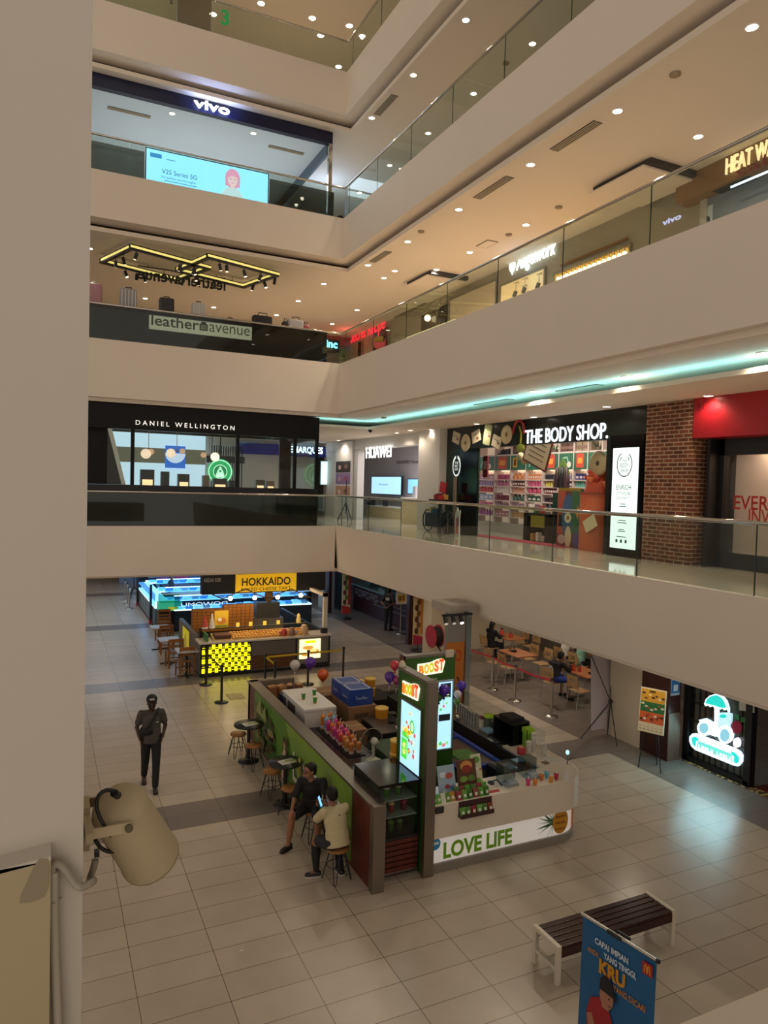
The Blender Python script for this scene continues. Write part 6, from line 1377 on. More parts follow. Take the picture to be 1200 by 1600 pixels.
a.disc(3.15, .6, .08, C('#a8a03c'), ry=.17).disc(3.18, .66, .04, C('#c9bc5a'), ry=.1).disc(4.75, .5, .07, C('#c9a83a'), ry=.16).disc(4.4, .3, .1, C('#8d6a3a'), ry=.2)
a.done('print', gp)
text(kt, 'side_lettering', 'LOVE LIFE', V((LX-.022, 11.95, .27)), YD, ZU, .5, C('#d6d8c4', .5), w=2.35, bold=.02, ext=0)
# slim dark ledge and the black counter along the inside
MB().bx(LX+.2, 9.65, 1.02, LX+.32, LY1-.6, 1.06, M('ledge_dark', '#2e2926', .15)).bx(LX+.14, 9.65, 0, LX+.2, LY1-.14, 1.1, C('#2b2522')).build('inner_ledge', kt)
MB().bx(LX+.2, 9.7, 0, 5.05, 14.5, .92, C('#171515', .4)).bx(LX+.2, 9.7, .92, 5.1, 14.5, .95, M('counter_dark', '#2a2523', .2)).build('rear_counter', kt)
# rear run
MB().bx(5.05, 14.7, 0, 7.6, 15.15, .75, C('#4c423a', .5)).bx(5.05, 14.68, .75, 7.65, 15.17, .79, C('#6a5e52', .4)).build('rear_wall', kt)
# tower boards
def tower(name_, lb, x0, y0, x1, y1):
    t = thing('sign_tower', lb, 'sign', ((x0+x1)/2, (y0+y1)/2, 0)); MB().bx(x0, y0, 0, x1, y1, 2.75, GREEN).build('board', t)
    MB().bx(x0-.01, y0-.01, 2.75, x1+.01, y1+.01, 2.79, SS).build('capping', t); return t
tA = tower('a', 'near green tower board with an orange and yellow lit name, turned left', 4.88, 8.66, 5.0, 9.58)
MB().bx(4.86, 8.6, 0, 5.02, 8.68, 2.79, SS).build('end_post', tA)
MB().bx(4.855, 8.78, 1.36, 4.88, 9.43, 2.36, SS).build('screen_frame', tA)
SCB = E('#a5d8fb', 1.15)
sc = MB().bx(4.85, 8.81, 1.39, 4.856, 9.40, 2.33, SCB).build('screen', tA)
a = Art(V((4.849, 9.40, 1.39)), YD, ZU)
lg = E('#52d23a', 1.0)
a.rect(.04, .1, .22, .4, lg).poly([(.06, .42), (.28, .42), (.26, .55), (.06, .55)], lg).rect(.25, .8, .36, .83, E('#e8c97a', .9))
random.seed(8)
for k in range(22): a.disc(.1+.42*random.random(), .18+.48*random.random() if k % 3 else .55, .022+.02*random.random(), [E('#f0c23c', 1.), E('#e08a2c', .9), E('#d8584a', .9), E('#f0e08a', 1.1), E('#8a5a3c', .7)][k % 5], n=10)
a.disc(.42, .66, .075, E('#46b84a', 1.), ry=.1).disc(.42, .66, .05, E('#bfe8b8', 1.), ry=.07)
a.done('picture', sc)
def boost(t, org, xd, w):
    R_ = V(xd); n_ = R_.cross(ZU); col = ['#e0781c', '#d8a818', '#b0b81c', '#e06a2c', '#d84f28']
    ws = [.2, .19, .19, .19, .2]; x = 0
    base = MB()
    pts = [(-.02, -.025), (w*.93, .0), (w*1.0, .12), (w*1.03, .19), (w*.9, .235), (w*.7, .225), (w*.45, .185), (-.015, .175)]
    base.ext([V(org)+R_*u+ZU*v-n_*.0 for u, v in pts], n_*.015, E('#fff6dc', 1.0)); base.build('logo_halo', t)
    for k, chh in enumerate('BOOST'):
        text(t, 'logo_letter', chh, V(org)+R_*(w*(.01+.195*k))+ZU*(.01+.01*k)+n_*.016, R_, ZU, .14+.01*k, E(col[k], .95), w=w*.18, bold=.05, ext=.012)
    text(t, 'logo_caption', 'juice bars', V(org)+R_*(w*.32)-ZU*.12+n_*.001, R_, ZU, .05, C('#d8d8b8'), w=w*.42, ext=.004, shear=.2)
boost(tA, (4.879, 9.4, 2.44), (0, -1, 0), .5)
tB = tower('b', 'far green tower board with an orange and yellow lit name, facing front', 5.24, 10.1, 6.2, 10.22)
MB().bx(5.22, 10.09, 0, 5.26, 10.23, 2.79, MAHO).build('end_post', tB)
boost(tB, (5.5, 10.099, 2.47), (1, 0, 0), .48)
A, B = uy(663, 1056, 10.08), uy(708, 1167, 10.08)
MB().bx(5.42, 10.075, B.z-.02, 6.17, 10.1, 2.34, C('#9fb0b8', .3)).build('screen_frame', tB)
sc = MB().bx(5.45, 10.07, B.z, 6.14, 10.076, 2.31, SCB).build('screen', tB)
a = Art(V((5.45, 10.069, B.z)), XR, ZU); h = 2.31-B.z
a.poly([(.02, h-.2), (.42, h-.2), (.38, h-.12), (.42, h-.04), (.02, h-.04)], E('#2f9af0', 1.)).rect(.46, h-.26, .66, h-.02, C('#26343c')).rect(.44, h*.42, .66, h*.52, C('#26343c')).poly([(.3, h*.42), (.42, h*.42), (.4, h*.47), (.42, h*.52), (.3, h*.52)], E('#2a9a5a', .9))
for k in range(3): a.rect(.48, h-.1-.06*k, .62, h-.085-.06*k, E('#c9e4f0', .8))
for k, c in enumerate(('#e8a0b0', '#6fd07a', '#d8e4a0', '#58c46a', '#e07a8a', '#9adb8a')): a.disc(.3+.06*k, .07+.03*(k % 2), .035, E(c, .95), n=10); a.disc(.3+.055*k, h*.6+.05*(k % 3), .025, E(c, .9), n=10)
for k in range(5): a.rect(.3, h*.7+.03*k, .62, h*.7+.006+.03*k, E('#a9d86a', .8))
a.done('print', sc)
MB().bx(6.0, 10.06, 2.72, 6.14, 10.09, 2.84, C('#c9bba2')).solo('tape_wad', 'crumpled pale tape at the top right of the far tower board', 'tape')
MB().sph((4.93, 9.56, 2.78), (.05, .08, .1), C('#c9bba2'), 8).solo('tape_wad', 'crumpled pale tape on the far corner of the near tower board', 'tape')
# glazed drinks cabinet between the side wall and the near tower
t = thing('display_cabinet', 'dark glazed cabinet of sample drinks over mahogany slats', 'cabinet', (4.55, 9.1, 0))
MB().bx(4.22, 8.85, 0, 4.86, 8.95, .06, BLACK).bx(4.22, 8.78, .06, 4.86, 9.6, .1, SS).bx(4.22, 9.4, .1, 4.86, 9.6, .55, MAHO).build('base', t)
sl = MB()
for k in range(6): sl.bx(4.22, 8.76+.0, .1+k*.078, 4.84, 8.8, .1+k*.078+.06, MAHO)
sl.build('slats', t)
MB().bx(4.22, 8.8, .1, 4.84, 9.38, .54, C('#17100e')).build('slat_backing', t)
MB().bx(4.2, 8.75, .56, 4.86, 9.62, .6, BLACK).bx(4.2, 8.75, 1.33, 4.88, 9.62, 1.37, M('cabinet_top', '#1a1716', .1)).bx(4.2, 8.75, .6, 4.23, 8.78, 1.33, BLACK).bx(4.83, 8.75, .6, 4.86, 8.78, 1.33, BLACK).bx(4.2, 9.58, .6, 4.86, 9.62, 1.33, C('#1b1716')).build('frame', t)
MB().bx(4.23, 8.755, .6, 4.83, 8.765, 1.33, CLEAR).bx(4.205, 8.78, .6, 4.213, 9.58, 1.33, CLEAR).build('glass', t)
for z in (.86, 1.1): MB().bx(4.23, 8.8, z, 4.83, 9.5, z+.012, M('shelf_glass', '#9fb0a8', .1)).build('shelf', t)
sam = []
for i, (x, z, c, c2) in enumerate(((4.33, .872, '#c9b25a', '#6a4a2c'), (4.5, .872, '#e0b08a', '#a02c2c'), (4.7, .872, '#b02a4a', '#7a2038'), (4.36, .6, '#4f6a34', '#3c5a26'), (4.5, .6, '#5a7a3c', '#3c5a26'), (4.64, .6, '#5a7a3c', '#38521f'), (4.42, 1.112, '#c9c0b0', '#4f7a34'), (4.6, 1.112, '#b8ac9a', '#4f7a34'))):
    sam.append(MB().lathe([(.03, 0), (.045, .12)], (x, 8.95, z), C(c2, .3), 12).lathe([(.05, .12), (.05, .135), (.03, .16), (.0001, .17)], (x, 8.95, z), C(c, .3), 12).solo('sample_cup', '', 'cup'))
for o, l in zip(sam, ('yellow topped sample cup on the middle cabinet shelf', 'cream topped red sample cup on the middle cabinet shelf', 'crimson sample cup on the middle cabinet shelf', 'left green sample cup on the lowest cabinet shelf', 'middle green sample cup on the lowest cabinet shelf', 'right green sample cup on the lowest cabinet shelf', 'left pale topped sample cup on the upper cabinet shelf', 'right pale topped sample cup on the upper cabinet shelf')): o['label'] = l
# white front counter with a rounded corner
WC = M('counter_white', '#d9cdbb', .3)
def cpoly(o, inn=False):
    P = [(5.0, 8.62+o)]; cxx, cyy, r = 7.35, 9.22, .6-o
    P += [(cxx+r*math.sin(k*math.pi/2/8), cyy-r*math.cos(k*math.pi/2/8)) for k in range(9)]
    P += [(7.95-o, 12.9)]
    return P
def shell(o, w, z0, z1, mat, name, y_end=12.9):
    A = cpoly(o); B = cpoly(o+w); A[-1] = (A[-1][0], y_end); B[-1] = (B[-1][0], y_end)
    B[0] = (5.0, B[0][1]); m = MB(); n = len(A)
    v = [(x, y, z0) for x, y in A]+[(x, y, z0) for x, y in B]+[(x, y, z1) for x, y in A]+[(x, y, z1) for x, y in B]; f = []
    for i in range(n-1): f += [(i, i+1, 2*n+i+1, 2*n+i), (n+i+1, n+i, 3*n+i, 3*n+i+1), (2*n+i, 2*n+i+1, 3*n+i+1, 3*n+i), (i+1, i, n+i, n+i+1)]
    f += [(0, 2*n, 3*n, n), (n-1, 2*n-1, 4*n-1, 3*n-1)]
    m.add(v, f, mat); return m.build(name, kt)
shell(0, .05, .52, 1.0, WC, 'white_apron')
shell(.02, .58, .96, .99, WC, 'counter_top', 10.3)
shell(.02, .6, .93, .955, M('steel_top', '#9aa0a2', .2, .8), 'steel_top')
pr = shell(.09, .03, .1, .53, M('print_white', '#e6e0d8', .4, emit=.28), 'printed_band')  # faint emission put into the white print to brighten it
shell(.05, .1, 0, .12, M('plinth_grey', '#8a8178', .4), 'plinth')
shell(.5, .04, 0, .93, C('#2b2725'), 'inner_panel')
a = Art(V((5.0, 8.708, .1)), XR, ZU)
a.disc(.1, .3, .09, C('#2f9ad0')).rect(.04, .29, .16, .33, C('#d8ecf4'))
pu = 2.33
for k in range(11): an = 1.3+k*.33; a.poly([(pu-.12, .2+.02*(k % 3)), (pu-.12+.34*math.cos(an), .22+.28*math.sin(an)), (pu-.1, .26)], C(['#2f5a3c', '#4f7a52', '#7a9a84'][k % 3]))
a.disc(pu+.02, .24, .15, C('#c98a1c'), ry=.2)
for k in range(12): a.disc(pu-.06+.05*(k % 4), .12+.1*(k//4), .02, C('#8a5a14'), n=6)
a.done('print', pr)
text(kt, 'lettering', 'LOVE LIFE', V((5.24, 8.705, .17)), XR, ZU, .23, C('#78b41f', .4), w=1.2, bold=.035, ext=.003)
# side print past the rounded corner
MB().ext([(7.62, 8.76, .14), (7.74, 8.86, .14), (7.74, 8.86, .5), (7.62, 8.76, .5)], (.004, -.004, 0), C('#c9822c')).build('corner_print', kt)
# dark notch with snack packs in the apron
MB().bx(5.42, 8.53, .78, 5.98, 8.62, .8, C('#3a1a18')).bx(5.42, 8.605, .8, 5.98, 8.62, 1.0, C('#3a1a18')).bx(5.42, 8.53, .8, 5.98, 8.54, .84, C('#3a1a18')).build('snack_box', kt)
MB().bx(5.03, 8.59, .9, 5.16, 8.62, .99, C('#2b2a26')).build('small_sign', kt)
pk = []
pm0 = {}
def pack(x, y, z, c, rx, h=.13):
    k = c
    if k not in pm0:
        pm0[k] = MB().ext([(-.035, -.01, 0), (.035, -.01, 0), (.045, 0, h), (-.045, 0, h)], (0, .035, 0), C(c, .35)).bx(-.02, -.0135, h*.3, .02, -.0095, h*.6, C('#d8dcc8')).build('snack_pack'); o = pm0[k]
    else: o = pm0[k].copy(); COL.objects.link(o)
    o.location = (x, y, z); o.rotation_euler = (-.25, 0, rx); LOC[o.name] = (V((x, y, z)), rx); pk.append(o); o['category'] = 'snack'; return o
random.seed(6)
for r_ in range(3):
    for k in range(6): pack(5.46+k*.095, (8.55, 8.66, 8.73)[r_], (.80, .995, 1.03)[r_], ['#4f8a2c', '#3c7024', '#8a1f34', '#5a963a', '#3f6a2a', '#7a3a2a'][(k+r_*2) % 6], .1*((k % 3)-1))
for k in range(5): pack(5.06+k*.075, 8.68, .995, ['#4a9a34', '#6aaa3c', '#d8d4c8', '#4f8a2c', '#b07a2c'][k], .05)
rank(pk, 'small snack pack on the white counter, {} from left'.replace('pack', 'pouch'))
def leaflet(x, y, w, h, c, lb, blobs):
    t = thing('leaflet_stand', lb, 'leaflet', (x, y, .99)); top = V((0, .12, h)); m = MB()
    m.ext([(-w/2, 0, 0), (w/2, 0, 0), (w/2, .12, h), (-w/2, .12, h)], (0, .012, 0), C(c)); m.build('sheet', t, local=True)
    MB().bx(-w/2, .0, 0, w/2, .16, .012, CLEAR).ext([(0, .02, .005), (0, .16, .005), (0, .1, h*.7)], (.01, 0, 0), CLEAR).build('stand', t, local=True)
    a = Art(V((x-w/2, y-.001, .99)), XR, V((0, .12, h)))
    for k, (u, v, r, cc) in enumerate(blobs): a.disc(u*w, v*h, r*w, C(cc), ry=r*w*.7, n=12)
    a.done('print', t)
leaflet(5.38, 8.84, .29, .42, '#9fb6cc', 'pale blue leaflet leaning on the white counter', [(.3, .75, .2, '#d8e2ec'), (.65, .7, .22, '#b8564a'), (.5, .35, .15, '#a83a4a'), (.3, .2, .14, '#c9d8e4'), (.75, .3, .14, '#5a86a8')])
leaflet(5.73, 8.84, .33, .46, '#5a3522', 'brown leaflet with green packs leaning on the white counter', [(.5, .85, .32, '#c98a4a'), (.5, .75, .25, '#8a2c1c'), (.3, .45, .2, '#7a9a3c'), (.7, .45, .2, '#5a7a2c'), (.4, .2, .22, '#8d5a34'), (.75, .2, .18, '#4a2c1c')])
leaflet(6.04, 9.06, .18, .42, '#c9c8a8', 'narrow green and cream leaflet on the white counter', [(.5, .85, .4, '#5a9a3c'), (.5, .55, .2, '#e2d8c4'), (.85, .5, .12, '#c25a3a'), (.5, .12, .36, '#6aa04a')])
m = MB()
for k in range(3): m.bx(6.02+.02*k, 8.72+.05*k, .99, 6.2+.02*k, 8.78+.05*k, 1.0+.01*k, C(['#b02a30', '#c9bfb0', '#b8ac9a'][k]))
m.solo('flyers', 'spread of small flyers with a red edge on the white counter', 'flyer')
def acrylic(x, y, lb):
    t = thing('acrylic_box', lb, 'box', (x, y, .99)); g = glass('acrylic', '#e2e8e8', .25)
    m = MB()
    for b in ((-.11, -.1, .11, -.095), (-.11, .095, .11, .1), (-.11, -.095, -.105, .095), (.105, -.095, .11, .095)): m.bx(b[0], b[1], 0, b[2], b[3], .28, g)
    m.bx(-.11, -.1, .275, .11, .1, .28, g); m.build('cover', t, local=True)
    MB().bx(-.13, -.22, 0, .1, -.04, .03, M('clear_tray', '#8d9498', .15)).bx(-.06, -.2, .03, .08, -.08, .07, M('clear_tray2', '#a9b0b4', .1)).build('tray', t, local=True)
acrylic(6.5, 9.0, 'left clear acrylic box on the white counter'); acrylic(6.98, 9.1, 'right clear acrylic box on the white counter')
ccs = []
for px, py, c, l in ((825, 1226, '#c93a78', 'pink'), (836, 1226, '#d8782a', 'low orange'), (846, 1218, '#c9641c', 'tall orange'), (854, 1214, '#5aa8c4', 'light blue'), (861, 1222, '#d08430', 'amber'), (869, 1217, '#b8244a', 'crimson')):
    P = uz(px, py, 1.0); ccs.append(MB().lathe([(.025, 0), (.035, .07), (.035, .075)], (P.x, P.y, .99), C(c, .3), 12).lathe([(.04, .075), (.04, .09), (.0001, .095)], (P.x, P.y, .99), C(c, .25), 12).tube([(P.x, P.y, 1.08), (P.x+.01, P.y, 1.13)], .006, WHITE, 5).solo('tumbler', l+' lidded tumbler on the white counter', 'cup'))
P = uz(838, 1236, 1.0); MB().bx(6.2, 8.95, .99, 6.26, 9.05, 1.02, C('#3a3a44')).tube([(6.2, 9.0, 1.02), (6.3, 8.95, 1.06), (6.34, 8.86, 1.0)], .012, C('#2b2b30')).solo('sunglasses', 'small dark object beside the flyers on the white counter', 'object')
# things on the right-hand side
def box_(name, lb, cat, x0, y0, z0, x1, y1, z1, c, r=.5): return MB().bx(x0, y0, z0, x1, y1, z1, C(c, r)).solo(name, lb, cat)
t = thing('blender_case', 'black open-fronted blender case on the right counter', 'appliance', (7.6, 10.4, .96))
MB().bx(7.45, 10.2, .96, 7.85, 10.75, 1.0, BLACK).bx(7.82, 10.2, 1.0, 7.85, 10.75, 1.36, BLACK).bx(7.45, 10.73, 1.0, 7.82, 10.75, 1.36, BLACK).bx(7.45, 10.2, 1.36, 7.85, 10.75, 1.39, C('#1e1c1c', .3)).build('case', t)
MB().bx(7.5, 10.2, 1.0, 7.82, 10.22, 1.36, glass('smoke', '#5a5450', .15)).build('door', t)
box_('blender_lid_stack', 'stack of black lids on the blender case', 'lid', 7.5, 10.3, 1.39, 7.8, 10.65, 1.44, '#161414')
P = [(7.72, 10.0)]
MB().lathe([(.07, 0), (.07, .1), (.05, .11), (.0001, .11)], (7.42, 9.85, .99), C('#b01f2c', .4), 14).lathe([(.05, .11), (.03, .14), (.0001, .15)], (7.42, 9.85, .99), C('#c98a6a'), 10).solo('red_canister', 'small red canister on the right counter', 'container')
for i, (x, y, h, c, lb) in enumerate(((7.55, 9.82, .2, '#d4cfc4', 'left stack of white cup lids beside the red canister'), (7.68, 9.85, .32, '#ddd8ce', 'tall stack of white cups beside the lime holder'), (7.72, 9.62, .22, '#d2cdc2', 'front stack of white cup lids on the right counter'))):
    m = MB(); n_ = int(h/.025)
    for k in range(n_): m.lathe([(.045, k*.025), (.05, k*.025+.02)], (x, y, .99), C(c, .4), 12)
    m.lathe([(.05, h), (.03, h+.02), (.0001, h+.02)], (x, y, .99), C(c, .4), 12); m.solo('cup_stack', lb, 'cups')
MB().bx(7.66, 10.0, .99, 7.8, 10.15, 1.25, C('#7db02c')).bx(7.65, 9.99, 1.25, 7.81, 10.16, 1.33, C('#9cc82c')).tube([(7.64, 9.99, 1.0), (7.64, 9.99, 1.32)], .008, BLACK, 5).solo('cup_holder', 'lime green cup holder at the right counter end', 'holder')
for i, (x0, y0, x1, y1, c, lb) in enumerate(((7.1, 9.55, 7.3, 9.7, '#7a98ac', 'blue cloth on the white counter end'), (7.62, 9.35, 7.85, 9.55, '#c9c4ba', 'white order pad at the curved counter end'), (7.5, 9.3, 7.6, 9.42, '#7a6250', 'small brown pad at the curved counter end'))): box_('counter_pad', lb, 'pad', x0, y0, .99, x1, y1, 1.0, c)
MB().tube([(7.86, 9.18, .99), (7.84, 9.16, 1.18)], .01, C('#3c6a78'), 6).sph((7.84, 9.16, 1.2), (.03, .03, .04), E('#9fe4ff', 1.5), 8).tube([(7.86, 9.18, 1.05), (7.9, 9.1, 1.12)], .008, C('#2c4a3c'), 5).solo('bud_vase', 'tiny vase with a pale blue tip on the curved counter end', 'vase')
cups = []
for k in range(7): cups.append(MB().lathe([(.035, 0), (.045, .15), (.047, .155), (.04, .15), (.0001, .02)], (7.72-.012*k, 12.35-.11*k, .955), STEEL, 12).solo('steel_cup', '', 'cup'))
rank(cups, 'tall steel mixing cup on the right counter, {} from left')
MB().sph((7.4, 11.9, 1.0), (.06, .06, .045), STEEL, 10).solo('steel_scoop', 'small steel dome in front of the mixing cups', 'utensil')
for x, y, r, h, c, cap, lb in ((7.6, 11.35, .05, .2, '#c9c2b8', '#6a2a20', 'white bottle with brown foot on the right counter'), (7.72, 11.3, .09, .24, '#5a6a5a', '#a8d41c', 'jar with a lime lid on the right counter'), (7.72, 11.08, .075, .2, '#2c2a30', '#3a3e4a', 'dark jar in the middle of the right counter'), (7.74, 10.92, .075, .2, '#6a5a50', '#7a8490', 'grey lidded jar on the right counter')):
    MB().lathe([(r, 0), (r, h*.8)], (x, y, .955), C(c, .3), 14).lathe([(r*1.05, h*.8), (r*1.05, h), (.0001, h)], (x, y, .955), C(cap, .35), 14).solo('ingredient_jar', lb, 'jar')
MB().bx(7.4, 10.85, .955, 7.65, 11.15, 1.0, STEEL).bx(7.43, 10.87, 1.0, 7.62, 11.12, 1.03, C('#7fa6c0')).solo('wipe_tray', 'steel tray with a blue cloth on the right counter', 'tray')
MB().bx(7.3, 10.45, .955, 7.44, 10.8, .97, C('#26282c', .2)).bx(7.315, 10.47, .97, 7.425, 10.78, .973, C('#5a6068', .2)).solo('scale', 'flat dark scale on the right counter', 'scale')
# chest with blue rim and the yellow tubs on it
t = thing('ice_chest', 'grey steel chest with a bright blue rim inside the juice kiosk', 'chest', (6.7, 11, 0))
MB().bx(6.25, 9.95, 0, 7.1, 12.1, .8, M('chest_grey', '#6a655e', .4)).build('body', t)
BLU = C('#1f3f9a', .35)
MB().bx(6.23, 9.93, .8, 6.31, 12.12, .86, BLU).bx(7.04, 9.93, .8, 7.12, 12.12, .86, BLU).bx(6.31, 9.93, .8, 7.04, 10.01, .86, BLU).bx(6.31, 11.3, .8, 7.04, 11.38, .86, BLU).build('blue_rim', t)
MB().bx(6.31, 10.0, .8, 7.04, 11.3, .82, C('#5a4a40', .3)).bx(6.5, 10.3, .82, 6.9, 10.75, .84, C('#4f7a34')).bx(6.31, 11.38, .8, 7.04, 12.1, .84, C('#4a3228')).build('lid', t)
TUB = M('tub_yellow', '#d08a1c', .4)
def tub(x, y, z, lb, r=.1, h=.17):
    t = thing('tub', lb, 'tub', (x, y, z)); MB().lathe([(r*.92, 0), (r, h)], (0, 0, 0), TUB, 20).build('body', t, local=True)
    MB().lathe([(r*1.04, h), (r*1.04, h+.025), (r*.98, h+.03), (.0001, h+.03)], (0, 0, 0), M('tub_lid', '#e2b85a', .4), 20).build('lid', t, local=True)
tub(6.72, 11.55, .84, 'near orange tub with pale lid on the blue-rimmed chest', .12, .2); tub(6.6, 11.88, .84, 'far orange tub with pale lid on the blue-rimmed chest', .12, .2)
box_('black_trolley', 'black cabinet at the end of the blue-rimmed chest', 'cabinet', 6.75, 9.4, 0, 7.3, 9.9, .9, '#141316')
MB().bx(6.8, 9.42, .9, 7.25, 9.88, .92, M('steel_lid', '#9aa0a2', .2, .8)).bx(6.95, 9.5, .92, 7.1, 9.75, .93, C('#7fa6c0')).solo('serving_tray', 'steel tray with blue cloth on the black cabinet', 'lid')
# glass guard, board with orange poster and steel post at the back right
MB().bx(7.955, 9.9, .955, 7.965, 12.9, 1.3, CLEAR).solo('glass_guard', 'clear glass guard along the right counter', 'glass')
t = thing('poster_board', 'tall grey board with an orange poster at the back of the juice kiosk', 'board', (8.0, 13.0, 0))
MB().bx(7.72, 13.0, 0, 8.2, 13.06, 2.86, C('#8f857c', .6)).build('board', t)
MB().bx(7.73, 12.985, .75, 8.19, 13.0, 2.22, M('poster_orange', '#c4701c', .4)).build('poster', t)
a = Art(V((7.73, 12.984, .75)), XR, ZU); a.poly([(0, 0), (.46, 0), (.46, .5), (0, .25)], C('#a8471c')).disc(.15, 1.2, .1, C('#b8b02c'), ry=.13).disc(.3, 1.18, .09, C('#c4401c'), ry=.12).disc(.3, 1.18, .05, C('#c4701c'), ry=.08).line([(.3, .72), (.34, .62), (.42, .58)], .035, C('#3a2a14')).disc(.1, .3, .1, C('#4f7a2c')).done('print', t)
MB().bx(8.2, 12.95, 0, 8.33, 13.06, 2.9, STEEL).solo('steel_post', 'square steel post beside the orange poster board', 'post')
MB().bx(7.75, 12.9, 2.86, 8.42, 13.7, 3.04, C('#a89c90', .6)).bx(7.77, 12.89, 2.9, 8.4, 12.9, 3.0, C('#9a8e82')).solo('duct_box', 'grey duct box on top of the orange poster board', 'duct')
A, B = uy(692, 949, 12.75), uy(731, 960, 12.75)
t = thing('track_light', 'black track with three spotlights over the orange poster board', 'lamp', ((A.x+B.x)/2, 12.75, 2.8))
MB().bx(A.x, 12.72, 2.84, B.x+.1, 12.78, 2.885, BLACK).bx(B.x, 12.74, 2.84, B.x+.08, 12.97, 2.885, BLACK).build('track', t)
for k in range(3):
    x = A.x+.06+.19*k; h = MB().cyl((x, 12.75, 2.84), (x, 12.75, 2.8), .015, BLACK, n=6).cyl((x, 12.76, 2.82), (x-.02, 12.66, 2.7), .045, BLACK, n=10).build('spot_head', t)
    MB().cyl((x-.02, 12.66, 2.7), (x-.021, 12.655, 2.694), .04, E('#fff4e0', 5. if k == 2 else .3), n=10).build('lens', h)
# back-left storage: white chest freezer, cartons, cases, tubs, fan
t = thing('chest_freezer', 'white chest freezer behind the green side wall', 'freezer', (4.75, 13.1, .95))
MB().bx(4.42, 12.48, .95, 5.02, 13.82, 1.27, M('freezer_white', '#cfc8c0', .35)).build('body', t); MB().bx(4.4, 12.46, 1.27, 5.04, 13.84, 1.31, M('freezer_lid', '#d9d3cb', .3)).bx(5.0, 12.47, .95, 5.05, 13.83, 1.27, C('#a8a29a')).build('lid', t)
MB().bx(4.41, 13.05, 1.02, 4.42, 13.5, 1.2, C('#4a4642')).bx(4.41, 13.62, 1.0, 4.42, 13.8, 1.2, C('#4a4642')).build('grilles', t)
PG = M('paper_cup_green', '#2f7a24', .4)
for i, (px, py, lb) in enumerate(((474, 1093, 'green paper cup at the back of the white freezer'), (491, 1087, 'green paper cup at the right edge of the white freezer'), (492, 1099, 'nearest green paper cup on the white freezer'))):
    P = uz(px, py, 1.31); MB().lathe([(.03, 0), (.043, .13)], (P.x, P.y, 1.31), PG, 14).lathe([(.046, .125), (.046, .135), (.04, .14), (.0001, .13)], (P.x, P.y, 1.31), C('#d8d4c4', .4), 14).lathe([(.0301, 0), (.032, .02)], (P.x, P.y, 1.31), C('#b8642c'), 14).solo('paper_cup', lb, 'cup')
CB = M('carton_brown', '#8a6444', .7); CB2 = M('carton_tape', '#a8845c', .5)
def carton(x0, y0, z0, x1, y1, z1, lb, m_=CB):
    t = thing('carton', lb, 'carton', ((x0+x1)/2, (y0+y1)/2, z0)); MB().bx(x0, y0, z0, x1, y1, z1, m_).build('box', t)
    MB().bx(x0-.001, (y0+y1)/2-.03, z1-.06, x1+.001, (y0+y1)/2+.03, z1+.002, CB2).bx(x0+(x1-x0)*.2, y0-.002, z0+(z1-z0)*.3, x0+(x1-x0)*.7, y0, z0+(z1-z0)*.6, C('#5c4330')).build('tape', t)
carton(5.4, 12.7, 0, 6.0, 13.6, .45, 'brown carton at the foot of the stack under the blue cases'); carton(5.4, 12.7, .45, 6.0, 13.6, .85, 'brown carton directly below the top brown carton under the blue cases')
carton(5.38, 12.65, .85, 5.98, 13.55, 1.18, 'top brown carton right under the blue cases')
carton(5.25, 13.65, .0, 5.75, 14.3, 1.15, 'tall brown carton with white label behind the blue cases')
carton(5.15, 11.9, .0, 5.45, 12.45, .62, 'lower brown carton beside the white freezer'); carton(5.15, 11.9, .62, 5.45, 12.45, 1.0, 'upper brown carton beside the white freezer')
def bluecase(y0, y1, lb):
    t = thing('blue_case', lb, 'carton', (5.68, (y0+y1)/2, 1.18)); MB().bx(5.42, y0, 1.18, 5.92, y1, 1.5, M('case_blue', '#1f3f8c', .35)).build('box', t)
    MB().bx(5.46, y0+.03, 1.5, 5.88, y0+.045, 1.502, WHITE).bx(5.46, y1-.045, 1.5, 5.88, y1-.03, 1.502, WHITE).bx(5.46, y0+.03, 1.5, 5.475, y1-.03, 1.502, WHITE).bx(5.865, y0+.03, 1.5, 5.88, y1-.03, 1.502, WHITE).build('white_border', t)
    
    for O_, D_ in ((V((5.55, y0-.002, 1.3)), XR), (V((5.418, y1-.1, 1.3)), YD)):
        a = Art(O_, D_, ZU); a.line([(.012*k, .022+.02*math.sin(k*1.9)+(.03 if k in (0, 1, 14) else 0)) for k in range(22)], .007, C('#c9d4e4')).done('script_mark', t)
bluecase(12.72, 13.2, 'near blue case with white border on the brown cartons'); bluecase(13.22, 13.7, 'far blue case with white border on the brown cartons')
m = MB(); random.seed(9)
for k in range(9): m.ob((4.5+.09*k, 14.7+.1*(k % 3), 1.0+.05*(k % 2)), (.16, .16, .2), C(['#8a5a34', '#a8744a', '#6a4228'][k % 3]), Matrix.Rotation(random.uniform(-.5, .5), 3, 'Z')@Matrix.Rotation(random.uniform(-.3, .3), 3, 'X'))
box_('corner_shelf', 'low dark shelf in the rear left corner of the juice kiosk', 'shelf', 4.3, 14.52, 0, 5.4, 14.98, .93, '#3a2f28')
for k in range(4):
    x = 4.45+.2*k; MB().ob((x, 14.75, 1.03), (.18, .22, .2), C(['#8a5a34', '#a8744a', '#5a3a26', '#7a4c2c'][k]), Matrix.Rotation(.4*k, 3, 'Z')).ob((x, 14.75, 1.14), (.19, .1, .02), C('#b98a5c'), Matrix.Rotation(.4*k+.3, 3, 'Z')).solo('paper_bag', 'brown crumpled bag in the rear left corner, %s from left' % NTH[k], 'bag')
box_('blue_sack', 'dark blue sack between the brown bags and the white freezer', 'sack', 4.45, 13.95, .95, 4.62, 14.2, 1.15, '#23294a')
